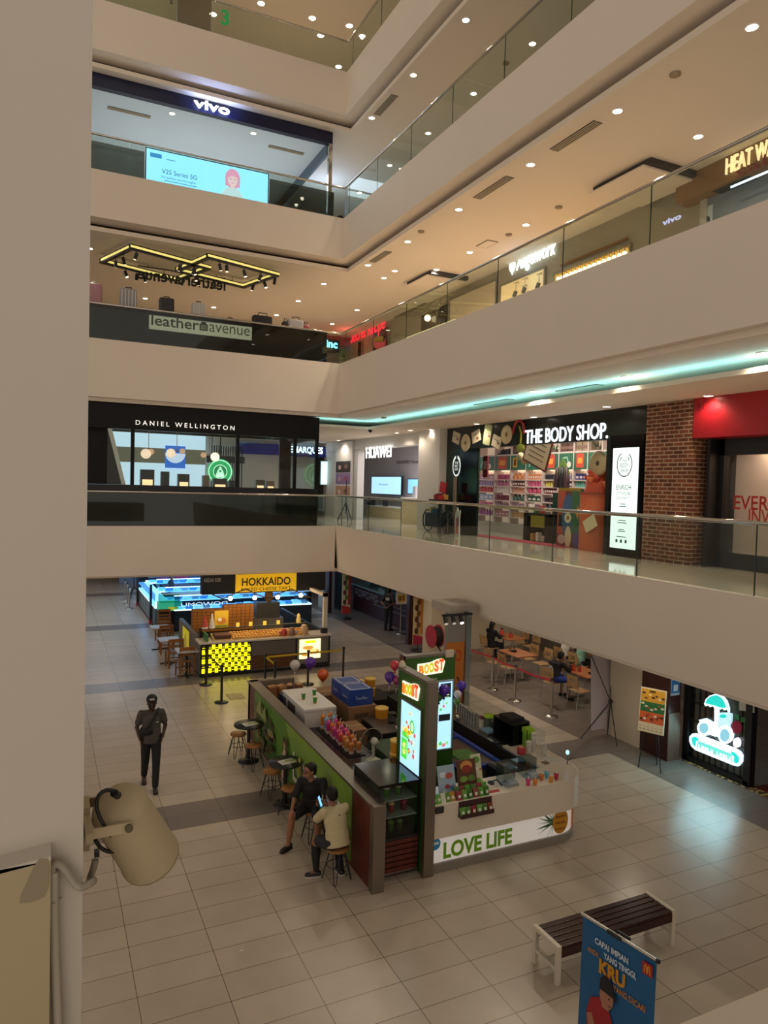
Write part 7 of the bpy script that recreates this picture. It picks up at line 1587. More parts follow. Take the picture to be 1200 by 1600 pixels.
for px, py, z, lb in ((556, 1072, 1.1, 'lower yellow tub of the left rear stack'), (575, 1072, 1.1, 'lower yellow tub of the right rear stack')):
    pass
MB().bx(5.95, 13.6, 0, 6.85, 14.4, .95, C('#1b1919')).solo('rear_cabinet', 'dark cabinet under the yellow tubs at the back', 'cabinet')
for x, y, z, lb in ((6.1, 13.85, .95, 'lower yellow tub of the left rear stack'), (6.1, 13.85, 1.15, 'upper yellow tub of the left rear stack'), (6.42, 13.95, .95, 'lower yellow tub of the right rear stack'), (6.42, 13.95, 1.15, 'upper yellow tub of the right rear stack')): tub(x, y, z, lb, .12, .17)
MB().bx(5.62, 11.6, 0, 6.2, 12.55, .97, C('#161414')).bx(5.6, 11.58, .97, 6.22, 12.57, 1.0, M('table_brown', '#463a34', .3)).solo('prep_table', 'dark brown topped prep table in the middle of the juice kiosk', 'table')
tub(5.98, 12.42, 1.0, 'single yellow tub on the dark prep table', .13, .17)
MB().lathe([(.07, 0), (.09, .2)], (6.02, 12.05, 1.0), glass('jug', '#cfd4d8', .3), 12).tube([(6.11, 12.05, 1.17), (6.17, 12.05, 1.13), (6.1, 12.05, 1.04)], .01, C('#8a8f94'), 6).lathe([(.07, .002), (.0001, .002)], (6.02, 12.05, 1.0), C('#8a8f94'), 12).solo('measuring_jug', 'clear measuring jug on the dark prep table', 'jug')
MB().prism([(5.95, 11.7), (6.15, 11.72), (6.17, 11.85), (6.0, 11.86)], 1.0, 1.006, C('#c4a8c4')).solo('paper_sheet', 'pale violet paper on the dark prep table', 'paper')
MB().bx(6.35, 12.15, 0, 6.9, 12.95, 1.25, C('#121113')).solo('covered_machine', 'black covered machine behind the near tower board', 'machine')
MB().limb((6.42, 12.22, 1.25), (6.38, 12.14, .9), .11, .07, C('#b9bcc4'), 10, sq=(1, .5)).limb((6.36, 12.08, 1.02), (6.44, 12.08, 1.02), .05, .05, C('#3a5a9a'), 8, sq=(.5, 1)).solo('striped_cloth', 'white cloth with blue stripes hanging on the black covered machine', 'cloth')
# balloons
def balloon(px, py, Y, r, c, lb, tail=.12):
    P = uy(px, py, Y); t = thing('balloon', lb, 'balloon', P-V((0, 0, r*1.2)))
    MB().lathe([(.0001, -r*1.2), (r*.35, -r*.95), (r*.8, -r*.4), (r, .1*r), (r*.85, r*.62), (r*.45, r*.98), (.0001, r*1.08)], P, M('balloon_'+c.strip('#'), c, .25, spec=.6), 20).build('skin', t)
    MB().lathe([(.012, 0), (.02, -.03)], P-V((0, 0, r*1.18)), C(c, .4), 8).tube([P-V((0, 0, r*1.2)), P-V((.01, 0, r*1.2+tail))], .003, WHITE, 4).build('knot', t)
balloon(461, 1040, 14.6, .115, '#b9b0a8', 'grey white balloon at the rear left of the juice kiosk', .5); balloon(485, 1036, 14.8, .13, '#5a2c9a', 'purple balloon beside the grey white one at the rear', .5); balloon(504.5, 1055, 14.7, .13, '#c9501c', 'orange balloon at the rear of the juice kiosk', .25)
balloon(617, 1040, 9.72, .075, '#b82c3c', 'red balloon at the far corner of the near tower board'); balloon(609, 1058, 9.72, .085, '#4a2480', 'dark purple balloon below the red one'); balloon(620, 1063, 9.66, .07, '#8a2a60', 'magenta balloon below the red one')
balloon(694, 1079, 8.75, .083, '#4a24a8', 'bright purple balloon at the right of the near tower board'); balloon(686, 1088, 8.85, .07, '#1f6a34', 'dark green balloon behind the bright purple one')
balloon(721, 1072, 10.0, .083, '#46209a', 'purple balloon at the right of the far tower board'); balloon(715, 1085, 9.95, .065, '#cfc8c8', 'white balloon under the right purple balloon'); balloon(714, 1096, 9.98, .06, '#5a7a2c', 'olive green balloon under the white balloon')
# fan
t = thing('table_fan', 'pale table fan on the black rear counter', 'fan', (4.95, 10.55, .95)); PG2 = M('fan_cream', '#b9b8a4', .4); cxy = V((4.95, 10.55, 0))
MB().lathe([(.15, 0), (.15, .02), (.09, .04), (.06, .07), (.0001, .075)], (4.95, 10.55, .95), PG2, 20).build('base', t); MB().cyl((4.95, 10.55, 1.0), (4.95, 10.57, 1.26), .026, PG2).build('stem', t)
hc = V((4.94, 10.5, 1.31)); MB().sph(hc, (.06, .09, .065), PG2, 14).build('motor', t)
wr = M('fan_wire', '#5a564c', .4, .5); m = MB(); fc = hc+V((-.01, .09, 0))
m.tube([fc+V((.19*math.cos(k*.2618), 0, .19*math.sin(k*.2618))) for k in range(24)], .006, C('#8d8a78'), 6, True)
for k in range(28): an = k*2*math.pi/28; m.tube([fc+V((.02*math.cos(an), -.04, .02*math.sin(an))), fc+V((.19*math.cos(an), 0, .19*math.sin(an)))], .0018, wr, 4)
m.build('cage', t); m = MB()
for k in range(3): an = 2.09*k; m.add([fc+V((.02*math.cos(an), .01, .02*math.sin(an))), fc+V((.16*math.cos(an-.3), .03, .16*math.sin(an-.3))), fc+V((.17*math.cos(an+.35), -.005, .17*math.sin(an+.35)))], [(0, 1, 2)], C('#3a3a3c', .3))
m.build('blades', t)
MB().lathe([(.05, 0), (.035, .06), (.012, .12), (.0001, .125)], (5.0, 10.2, .95), C('#d8c4bc'), 12).solo('napkin_cone', 'small pale folded cone beside the table fan', 'napkin')
for k in range(3): tub(5.02, 9.86, .95+.2*k, ('bottom', 'middle', 'top')[k]+' tub of the yellow stack beside the near tower board', .1, .17)
MB().bx(4.5, 9.72, .95, 4.85, 10.0, 1.0, C('#1a1818', .3)).solo('dark_tray', 'dark tray between the fan and the glazed cabinet', 'tray')
MB().bx(5.15, 10.25, 0, 5.2, 11.2, 1.05, C('#1f3a1c')).bx(5.2, 10.3, 1.0, 5.6, 11.2, 1.05, C('#2f4a26')).bx(5.2, 10.3, 0, 5.6, 11.2, 1.0, C('#141312')).solo('green_bin', 'dark green lidded bin behind the fan', 'bin')
# lidded children's tumblers in a row on a black tray
MB().bx(4.62, 10.85, .95, 4.95, 12.4, .965, BLACK).solo('display_tray', 'long black tray under the colourful tumblers', 'tray')
tc = ['#c9762c', '#7aa8c4', '#c43a80', '#c9661c', '#c44a8a', '#d0447a', '#c9504a', '#d0782c', '#c98a4a', '#c97a3a']
T_ = []
for i in range(10):
    for j in range(2):
        c = tc[i]; x = 4.7+.14*j+.02*(i % 2); y = 12.28-.148*i; h = .2+.1*((9-i)/9)*(1 if j else .8)
        t = thing('tumbler', '', 'tumbler', (x, y, .965))
        MB().lathe([(.032, 0), (.042, h*.35), (.036, h*.45), (.042, h*.6), (.042, h*.8)], (0, 0, 0), M('tumbler_'+c.strip('#'), c, .3), 12).lathe([(.043, h*.1), (.044, h*.3)], (0, 0, 0), C('#d8cfc6', .3), 12).build('cup', t, local=True)
        MB().lathe([(.047, h*.8), (.047, h*.88), (.03, h), (.0001, h*1.02)], (0, 0, 0), C(c, .25), 12).tube([(.012, 0, h), (.016, 0, h+.05), (.035, 0, h+.06)], .006, C('#e2d8cc'), 5).build('lid', t, local=True); T_.append(t)
for i, o in enumerate(T_): o['label'] = 'lidded straw tumbler, %s pair from the far end of the black tray, %s' % (NTH[i//2], ('left', 'right')[i % 2])

# ================================================================= round tables and stools by the side wall
TB = M('table_black', '#1c1a1a', .35); SEAT = wood('stool_seat', '#8a5c32', '#a8743e', .4, 0)
def bistro(x, y, lb, card=True):
    t = thing('round_table', lb, 'table', (x, y, 0), 0, 'black round tables along the juice kiosk')
    MB().lathe([(.29, .72), (.295, .735), (.29, .75), (.0001, .75)], (0, 0, 0), TB, 32).build('tabletop', t, local=True); MB().cyl((0, 0, .02), (0, 0, .72), .035, TB).build('pole', t, local=True); MB().lathe([(.2, 0), (.2, .015), (.05, .03)], (0, 0, 0), TB, 24).build('base', t, local=True)
    if card:
        MB().ob((x+.02, y-.02, .7525), (.2, .28, .004), C('#c9c4b4'), Matrix.Rotation(1.75, 3, 'Z')).ob((x+.09, y-.0, .7545), (.06, .2, .002), C('#8aa04a'), Matrix.Rotation(1.4, 3, 'Z')).ob((x-.01, y-.03, .755), (.02, .14, .002), C('#8a887c'), Matrix.Rotation(1.75, 3, 'Z')).solo('menu_card', 'pale menu card on the '+lb.split(' round')[0]+' round table', 'card')
bistro(3.68, 13.68, 'far black round table beside the green side wall'); bistro(3.77, 11.58, 'middle black round table beside the green side wall'); 
def mkstool():
    t = thing('bar_stool', '', 'stool', (0, 0, 0), 0, 'wooden seated stools along the juice kiosk')
    MB().lathe([(.0001, .43), (.15, .43), (.165, .445), (.16, .465), (.0001, .46)], (0, 0, 0), SEAT, 28).build('seat', t, local=True)
    for k in range(4):
        an = math.pi/4+k*math.pi/2; d = V((math.cos(an), math.sin(an), 0)); q = V((-d.y, d.x, 0))
        MB().tube([d*.1+q*.05+ZU*.43, d*.2+q*.015+ZU*.03, d*.205+ZU*.008, d*.2-q*.015+ZU*.03, d*.1-q*.05+ZU*.43], .0075, TB, 6).build('leg', t, local=True)
    MB().tube([(.14*math.cos(k*.4), .14*math.sin(k*.4), .22) for k in range(16)], .006, TB, 5, True).build('footring', t, local=True); return t
s0 = mkstool()
for i, (x, y, r, lb) in enumerate(((3.56, 14.02, .2, 'stool behind the far black round table'), (3.68, 13.3, .5, 'stool in front of the far black round table'), (3.66, 11.98, .3, 'stool behind the middle black round table'), (3.74, 11.18, .6, 'stool in front of the middle black round table'), (3.82, 10.24, .1, 'stool under the seated person in the black shirt'), (3.73, 9.06, .3, 'stool under the seated person in the cream shirt'))):
    if i == 0: s0.location = (x, y, 0); s0.rotation_euler = (0, 0, r); s0['label'] = lb; LOC[s0.name] = (V((x, y, 0)), r)
    else: dup(s0, (x, y, 0), r, lb)

# ================================================================= bench, recruiting banner, loudspeaker
t = thing('bench', 'dark slatted bench with white steel frame on the tiled floor', 'bench', (6.1, 6.35, 0))
BW_ = wood('bench_slat', '#2c1614', '#3f211d', .25, 0); WF = M('bench_white', '#cfc4b2', .4)
bx0, bx1, by0, by1 = 5.2, 7.0, 6.11, 6.56
for k in range(5): y = by0+.012+k*.088; MB().bx(bx0+.05, y, .395, bx1-.05, y+.074, .43, BW_).build('slat', t, bevel=.004)
MB().bx(bx0+.05, by0+.005, .3, bx1-.05, by0+.03, .4, BW_).bx(bx0+.05, by1-.03, .3, bx1-.05, by1-.005, .4, BW_).build('side_rail', t)
for x in (bx0, bx1-.05):
    MB().bx(x, by0, 0, x+.05, by0+.05, .44, WF).bx(x, by1-.05, 0, x+.05, by1, .44, WF).bx(x, by0+.05, .39, x+.05, by1-.05, .44, WF).bx(x+.005, by0+.05, .14, x+.045, by1-.05, .18, WF).build('end_frame', t)
MB().bx(bx0+.05, (by0+by1)/2-.02, .14, bx1-.05, (by0+by1)/2+.02, .18, WF).build('stretcher', t)
# banner: a free-standing roll-up nearer than the bench, its foot below the frame
zt_ = 1.95
pa, pb = uz(910, 1428, zt_), uz(1025, 1500, zt_)
dxy = V((pb.x-pa.x, pb.y-pa.y, 0)); Lb = dxy.length; dxy.normalize(); nb = dxy.cross(ZU)
BLUE = M('banner_blue', '#145a8a', .5)
t = thing('roll_up_banner', 'blue recruiting banner with white and orange capitals near the bench', 'banner', ((pa.x+pb.x)/2, (pa.y+pb.y)/2, 0))
W = Lb; m = MB()
prof = [(0, .05), (.02, .5), (.0, 1.2), (-.01, 1.93)]
P0 = V((pa.x, pa.y, 0))
R3 = Matrix(((dxy.x, -nb.x, 0), (dxy.y, -nb.y, 0), (0, 0, 1)))
vv = []
for u in (0, W):
    for o_, z in prof: vv.append(P0+dxy*u+nb*o_+ZU*z)
m.add(vv+[q-nb*.004 for q in vv], [(0, 4, 5, 1), (1, 5, 6, 2), (2, 6, 7, 3), (8, 9, 13, 12), (9, 10, 14, 13), (10, 11, 15, 14)], BLUE); m.build('cloth', t)
MB().tube([P0-dxy*.01+ZU*zt_, P0+dxy*(W+.01)+ZU*zt_], .014, STEEL, 8).build('top_rail', t); MB().tube([P0+dxy*(W+.005)+ZU*zt_, P0+dxy*(W+.03)+ZU*zt_], .018, BLACK, 8).build('end_cap', t)
MB().tube([P0+dxy*(W*.38)+ZU*zt_+nb*.012, P0+dxy*(W*.56)+ZU*zt_+nb*.012], .018, BLACK, 8).tube([P0+dxy*(W*.45)+ZU*(zt_)-nb*.05, P0+dxy*(W*.62)+ZU*(zt_)-nb*.05], .013, BLACK, 8).tube([P0+dxy*(W*.5)-nb*.03, P0+dxy*(W*.5)-nb*.03+ZU*zt_], .012, C('#6a6a6a', .4), 8).build('clip', t)
MB().ob(P0+dxy*(W/2)+ZU*.03, (W+.06, .14, .06), C('#8a8a8a', .4), Matrix(((dxy.x, nb.x, 0), (dxy.y, nb.y, 0), (0, 0, 1)))).build('foot', t)
def bt(s, u, z, h, w, c, al='L', b=.03): text(t, 'lettering', s, P0+dxy*u+nb*.004+ZU*z, dxy, ZU, h, C(c, .5), w=w, bold=b, ext=0, align=al)
bt('CAPAI IMPIAN', W*.2, 1.78, .05, W*.46, '#c9d4dc'); bt('YANG TINGGI,', W*.33, 1.7, .05, W*.44, '#c9d4dc'); bt('ANDA', W*.1, 1.675, .042, W*.16, '#b87a34'); bt('KRU', W*.27, 1.565, .115, W*.36, '#c98a1c', b=.05); bt('YANG DICARI', W*.47, 1.49, .05, W*.43, '#b87a34')
a = Art(P0+nb*.005+ZU*0, dxy, ZU)
a.rect(W*.84, 1.79, W*.97, 1.89, C('#a82222'))
yy = C('#d8a01c'); u0, z0 = W*.865, 1.805
for q in (0, .32): a.line([((u0+(q+.0)*W*.125), z0), (u0+(q+.05)*W*.125, z0+.05), (u0+(q+.12)*W*.125, z0+.066), (u0+(q+.22)*W*.125, z0+.05), (u0+(q+.3)*W*.125, z0)], .008, yy)
sk_, rd, bk_ = C('#a8745a'), C('#9c1f26'), C('#17161a')
a.poly([(W*.14, .95), (W*.12, 1.17), (W*.17, 1.31), (W*.3, 1.36), (W*.42, 1.33), (W*.52, 1.16), (W*.52, .95)], rd).poly([(W*.13, .6), (W*.12, .98), (W*.54, .98), (W*.56, .6)], bk_)
a.poly([(W*.13, 1.16), (W*.16, 1.04), (W*.4, 1.02), (W*.42, 1.07), (W*.25, 1.1), (W*.2, 1.19)], sk_).poly([(W*.47, 1.15), (W*.5, 1.05), (W*.38, 1.02), (W*.37, 1.07), (W*.44, 1.1)], sk_)
a.disc(W*.4, 1.4, W*.095, sk_, ry=.095).poly([(W*.34, 1.3), (W*.44, 1.3), (W*.44, 1.36), (W*.33, 1.38)], sk_).poly([(W*.3, 1.44), (W*.31, 1.53), (W*.37, 1.58), (W*.45, 1.56), (W*.52, 1.46), (W*.56, 1.4), (W*.5, 1.43)], bk_).disc(W*.44, 1.405, W*.012, bk_, ry=.006).line([(W*.43, 1.345), (W*.47, 1.35)], .006, C('#6a2c28')).poly([(W*.34, 1.0), (W*.42, 1.03), (W*.5, .93), (W*.43, .9)], C('#c9c4bc')).line([(W*.4, 1.06), (W*.44, 1.02)], .008, bk_)
a.done('print', t)
# projector loudspeaker on the pillar edge
SPK = plaster('speaker_cream', '#bdad8c', .02); YS = PY+.25
t = thing('loudspeaker', 'cream cylindrical loudspeaker on a bracket at the pillar edge', 'speaker', (px_+.05, YS, 4.6))
def sp(px, py, y=YS): return uy(px, py, y)
def spline(P, n=6):
    Q = []
    for i in range(len(P)-1):
        a_, b_, c_, d_ = P[max(0, i-1)], P[i], P[i+1], P[min(len(P)-1, i+2)]
        for k in range(n):
            t_ = k/n; Q.append(.5*((2*b_)+(c_-a_)*t_+(2*a_-5*b_+4*c_-d_)*t_*t_+(3*b_-a_-3*c_+d_)*t_**3))
    return Q+[P[-1]]
# axis of the cylinder, from its rear cap down to its mouth
ra = sp(184, 1258, YS-.05); rb = sp(232, 1334, YS+.075)
ax = (rb-ra).normalized(); rr = .092
MB().lathe([(.0001, -.02), (rr*.5, -.018), (rr*.86, 0), (rr*.93, .015), (rr*1.02, (rb-ra).length), (rr*1.05, (rb-ra).length+.006), (rr*1.05, (rb-ra).length+.02), (rr*.98, (rb-ra).length+.02), (rr*.9, (rb-ra).length-.0), (.0001, (rb-ra).length-.005)], ra, SPK, 36, ax=ax).build('body', t)
MB().bx(px_+.0, YS-.03, sp(140, 1300).z-.045, px_+.03, YS+.06, sp(140, 1270).z+.03, SPK).build('wall_plate', t)
mid = ra+(rb-ra)*.45; side = ax.cross(V((1, 0, 0))).normalized()
if side.y > 0: side = -side
pv = sp(201, 1292, YS-.3)
for k in range(300):
    q = sp(201, 1292, YS-.3+.001*k); e_ = q-ra
    if (e_-ax*e_.dot(ax)).length < rr*1.0+.004: pv = q; break
bz = sp(146, 1303, pv.y).z
MB().ob(V(((px_+.03+pv.x)/2, pv.y, (bz+pv.z)/2)), ((pv.x-px_-.02), .008, .03), SPK, Matrix.Rotation(-math.atan2(pv.z-bz, pv.x-px_-.03), 3, 'Y')).cyl(pv+V((0, -.006, 0)), pv+V((0, -.014, 0)), .012, C('#5c5038', .4), n=14).ob(V((px_+.02, (YS+pv.y)/2-.0, bz)), (.02, abs(YS-pv.y)+.06, .03), SPK).build('bracket', t)
pv2 = mid-side*(rr*1.04); MB().ob(V(((px_+.03+pv2.x)/2, pv2.y, (bz+pv2.z)/2+.01)), ((pv2.x-px_-.02), .008, .03), C('#7a6a48')).build('rear_bracket', t)
c1 = [sp(187, 1241, YS-.1), sp(178, 1236, YS-.12), sp(165, 1235, YS-.13), sp(154, 1244, YS-.13), sp(151, 1260, YS-.13), sp(155, 1275, YS-.13), sp(163, 1290, YS-.13), sp(172, 1303, YS-.1), sp(179, 1318, YS-.06), sp(181, 1327, YS-.04), sp(172, 1331, YS-.04), sp(158, 1325, YS-.04), sp(150, 1314, YS-.04), sp(149, 1305, YS-.02)]
MB().tube(spline(c1), .006, BLACK, 8).cyl(sp(178, 1239, YS-.12), sp(184, 1243, YS-.1), .012, BLACK, n=10).build('cable', t)
# conduit down the pillar and round its edge
t = thing('conduit', 'grey plastic conduit running up the pillar and round its edge', 'conduit', (lx, PY-.03, 1.5))
yc = PY-.026
MB().tube([uy(84, 1362, yc), uy(84, 1420, yc), uy(86, 1500, yc), uy(90, 1600, yc), uy(98, 1800, yc)], .0125, M('conduit_grey', '#b3aa9a', .5), 10).build('pipe', t)
cv = [uy(82, 1366, yc), uy(82, 1355, yc), uy(88, 1350, yc), uy(97, 1354, yc), uy(108, 1368, yc), uy(118, 1382, yc), uy(128, 1386, yc), V((px_+.03, PY+.02, uy(133, 1385, PY).z)), sp(140, 1375), sp(146, 1357), sp(149, 1343)]
MB().tube(spline(cv), .0105, M('conduit_flex', '#a39a8b', .6), 8).build('flexible_hose', t); MB().bx(sp(147, 1340).x, YS-.015, sp(147, 1337).z-.0, sp(155, 1340).x, YS+.01, sp(147, 1329).z, BLACK).build('end_box', t)
MB().tube([uy(80, 1408, yc)+V((-.01, 0, 0)), uy(84, 1407, yc)+V((0, -.014, 0)), uy(88, 1407, yc)+V((.012, .01, 0))], .003, C('#9a917f'), 5).build('clip', t)
MB().prism([(2.55, 5.5), (2.6, 5.5), (2.6, 5.512), (2.55, 5.512)], 0, .004, WHITE).solo('paper_scrap', 'tiny white scrap on the floor tiles', 'litter')
o = bpy.data.objects['paper_scrap']; q = uz(378, 1485, 0); o.location = (q.x, q.y, 0)
# ================================================================= people
def skinwrap(o, vox, it=5):
    r = o.modifiers.new('remesh', 'REMESH'); r.mode = 'VOXEL'; r.voxel_size = vox; r.use_smooth_shade = True
    s = o.modifiers.new('smooth', 'SMOOTH'); s.factor = .5; s.iterations = it
def hand(m, w, d, n, mat, curl=.5, side=1):
    """palm and five fingers from wrist w along d; n points out of the back of the hand"""
    w, d, n = V(w), V(d).normalized(), V(n); n = (n-d*n.dot(d)).normalized(); s = d.cross(n)*side
    m.limb(w-d*.01, w+d*.075, .026, .036, mat, 12, sq=(1, .42), up=s)
    for k, ln in enumerate((.066, .075, .07, .055)):
        b = w+d*.085+s*(.027-.018*k); L1 = ln*.5
        p1 = b+(d*math.cos(curl*.6)-n*math.sin(curl*.6))*L1; p2 = p1+(d*math.cos(curl*1.6)-n*math.sin(curl*1.6))*ln*.5
        m.limb(b-d*.02, p1, .0095, .0088, mat, 8).limb(p1, p2, .0088, .0075, mat, 8)
    b = w+d*.02+s*.03; p1 = b+(d*.6+s*.75-n*.2).normalized()*.035; p2 = p1+(d*.9+s*.15-n*.4).normalized()*.03
    m.limb(b-s*.01, p1, .0125, .0105, mat, 8).limb(p1, p2, .0105, .0085, mat, 8)
def person(name, label, loc, rz, J, skin, hair, shirt, pants, shoes, vox=.012, sleeve=.45, leglen=1.0, skirt=None, hairlong=False, curl=.5, hd=(0, -1, 0), group=None, build=1.):
    t = thing(name, label, 'person', loc, rz, group)
    SK = M('skin_'+skin.strip('#'), skin, .5, spec=.3); HR = M('hair_'+hair.strip('#'), hair, .55, spec=.3)
    j = {k: V(v) for k, v in J.items() if not isinstance(v, str)}; lat = V((1, 0, 0)); fw = V(hd).normalized(); rt = fw.cross(ZU).normalized()
    b = MB(); H = j['head']
    tilt = j.get('tilt', ZU).normalized()
    Rh = Matrix((rt, -fw, rt.cross(-fw))).transposed()
    b.sph(H+V((0, 0, .02)), (.074, .092, .098), SK, 20, Rh); b.sph(H+fw*.03-ZU*.045, (.056, .058, .066), SK, 16, Rh)
    b.limb(H+fw*.092+ZU*.02, H+fw*.112-ZU*.018, .009, .015, SK, 8)
    for s in (-1, 1): b.sph(H+rt*s*.076, (.012, .022, .032), SK, 10, Rh)
    b.limb(j['neck']-ZU*.06, H-ZU*.05, .056, .05, SK, 12)
    b.limb(j['pelvis'], j['chest'], .09, .09, SK, 16, sq=(1.2, .8), up=lat); b.limb(j['chest'], j['neck']-ZU*.06, .09, .045, SK, 16, sq=(1.2, .8), up=lat)
    for s in 'LR':
        b.limb(j['sh'+s], j['el'+s], .047, .037, SK, 12).limb(j['el'+s], j['wr'+s], .037, .026, SK, 12); b.limb(j['chest']+ZU*.0, j['sh'+s]-ZU*.02, .05, .04, SK, 12)
        d = j.get('hd'+s) or (j['wr'+s]-j['el'+s]); n = j.get('hn'+s) or V((1 if s == 'L' else -1, 0, .2)); hand(b, j['wr'+s], d, n, SK, curl, 1 if s == 'L' else -1)
        b.limb(j['hip'+s], j['kn'+s], .078, .054, SK, 14).limb(j['kn'+s], (j['kn'+s]*.6+j['an'+s]*.4), .054, .054, SK, 14).limb(j['kn'+s]*.6+j['an'+s]*.4, j['an'+s], .054, .034, SK, 14)
        b.limb(j['an'+s]-ZU*.03, j['to'+s], .036, .028, SK, 12, sq=(1, .8), up=lat)
    o = b.build('body', t, local=True); skinwrap(o, vox)
    f = MB(); EY = M('eye_dark', '#17110d', .3)
    for s in (-1, 1): f.sph(H+fw*.086+rt*s*.03+ZU*.022, (.011, .006, .006), EY, 8, Rh); f.limb(H+fw*.09+rt*s*.018+ZU*.043, H+fw*.08+rt*s*.045+ZU*.045, .004, .003, HR, 6)
    f.limb(H+fw*.088-rt*.018-ZU*.048, H+fw*.088+rt*.018-ZU*.048, .005, .005, M('lips', '#7a3f36', .5), 6); f.build('face', t, local=True)
    h = MB(); h.sph(H-fw*.018+ZU*.04, (.084, .096, .095), HR, 20, Rh); h.sph(H-fw*.05-ZU*.0, (.078, .06, .08), HR, 16, Rh); h.limb(H+fw*.045+ZU*.098-rt*.03, H+fw*.045+ZU*.098+rt*.04, .024, .024, HR, 10)
    if hairlong: h.limb(H-fw*.06, H-fw*.1-ZU*.28, .075, .06, HR, 14, sq=(1.2, .6), up=rt)
    o = h.build('hair', t, local=True); skinwrap(o, max(.01, vox), 3)
    c = MB(); SM = C(shirt, .8) if isinstance(shirt, str) else shirt; k_ = 1.0*build
    c.flatlimb(j['pelvis']-ZU*(.1 if leglen >= 1 else .06), j['pelvis']*.5+j['chest']*.5, .136*k_, .125*k_, SM, 20, sq=(1.3, .98), up=lat).limb(j['pelvis']*.5+j['chest']*.5, j['chest'], .125*k_, .135*k_, SM, 18, sq=(1.25, .84), up=lat).limb(j['chest'], j['neck']-ZU*.05, .13*k_, .075, SM, 18, sq=(1.3, .8), up=lat)
    for s in 'LR':
        e = j['sh'+s].lerp(j['el'+s], min(1, sleeve*1.6)); c.limb(j['neck']-ZU*.055, j['sh'+s]-ZU*.006, .062, .062, SM, 14).limb(j['chest']+ZU*.02, j['sh'+s]-ZU*.02, .08, .054, SM, 14).limb(j['sh'+s], e, .064, .062, SM, 14)
        if sleeve > .65: c.limb(j['el'+s], j['wr'+s], .055, .042, SM, 12)
    o = c.build('shirt', t, local=True); skinwrap(o, vox, 4)
    p = MB(); PM = C(pants, .8)
    p.limb(j['hipL']+ZU*.02, j['hipR']+ZU*.02, .1, .1, PM, 16)
    for s in 'LR':
        if leglen >= 1: p.limb(j['hip'+s], j['kn'+s], .1, .072, PM, 14).limb(j['kn'+s], j['an'+s]+ZU*.02, .072, .058, PM, 14)
        else: p.limb(j['hip'+s], j['hip'+s].lerp(j['kn'+s], leglen), .1, .086, PM, 14)
    o = p.build('trousers' if leglen >= 1 else 'shorts', t, local=True); skinwrap(o, vox, 4)
    for s in 'LR':
        sh = MB(); a, q = j['an'+s], j['to'+s]; d = (q-a); d.z = 0; d.normalize()
        sh.limb(V((a.x, a.y, .05))-d*.03, V((q.x, q.y, .035)), .046, .036, C(shoes, .5), 14, sq=(1, .9), up=d.cross(ZU)); o = sh.build('shoe', t, local=True); skinwrap(o, max(.008, vox), 2)
        so = MB(); e1 = V((a.x, a.y, 0))-d*.06; e2 = V((q.x, q.y, 0))+d*.03; w = d.cross(ZU)
        so.prism([((e1+w*x+d*y).x, (e1+w*x+d*y).y) for x, y in ((-.036, 0), (.036, 0), (.045, (e2-e1).length*.65), (.03, (e2-e1).length), (-.03, (e2-e1).length), (-.045, (e2-e1).length*.65))], 0, .022, C(J.get('sole', shoes) if isinstance(J.get('sole', shoes), str) else shoes, .6)).build('sole', t, local=True)
    return t
E0 = {}
# ---- man walking
J = dict(pelvis=(0, 0, .92), chest=(0, -.01, 1.22), neck=(0, -.01, 1.40), head=(0, -.04, 1.53), shL=(.175, 0, 1.345), shR=(-.175, 0, 1.345), elL=(.245, .05, 1.09), elR=(-.245, .05, 1.09), wrL=(.19, -.05, .9), wrR=(-.19, -.05, .9), hdL=V((-.25, -.15, -.9)), hdR=V((.25, -.15, -.9)), hipL=(.085, 0, .9), hipR=(-.085, 0, .9), knL=(.085, -.12, .49), knR=(-.095, .03, .48), anL=(.07, -.2, .08), anR=(-.1, .25, .12), toL=(.075, -.37, .035), toR=(-.105, .1, .035))
t = person('person', 'person in a black cap, mask and grey shirt walking across the tiled floor', (1.76, 13.17, 0), -.08, J, '#4a3226', '#14110f', '#453f3a', '#0f1116', '#2a1c15', vox=.009, sleeve=.42, hd=(0, -1, -.1))
m = MB(); CP = C('#101011', .7)
m.sph((0, -.02, 1.6), (.097, .11, .085), CP, 20).limb((-.045, -.12, 1.585), (.045, -.12, 1.585), .04, .04, CP, 12, sq=(1, .25), up=(0, 1, 0)); o = m.build('cap', t, local=True)
MB().bx(-.04, -.142, 1.61, .04, -.12, 1.635, C('#b5b2ac')).build('cap_label', t, local=True)
MB().sph((0, -.085, 1.495), (.066, .05, .055), C('#0e0e10', .8), 16).build('mask', t, local=True)
m = MB().limb((-.16, -.09, 1.02), (-.04, -.14, 1.06), .06, .06, C('#121113', .7), 12, sq=(.5, 1.2), up=(0, 1, 0)).tube([(-.1, -.14, 1.08), (-.02, -.15, 1.2), (.09, -.1, 1.36), (.12, -.02, 1.42), (.1, .08, 1.36), (-.05, .13, 1.2), (-.18, .06, 1.03), (-.16, -.06, 1.02)], .017, C('#121113', .7), 8); m.build('sling_bag', t, local=True)
MB().bx(.07, -.128, 1.2, .12, -.12, 1.212, C('#b5b2ac')).build('shirt_mark', t, local=True)
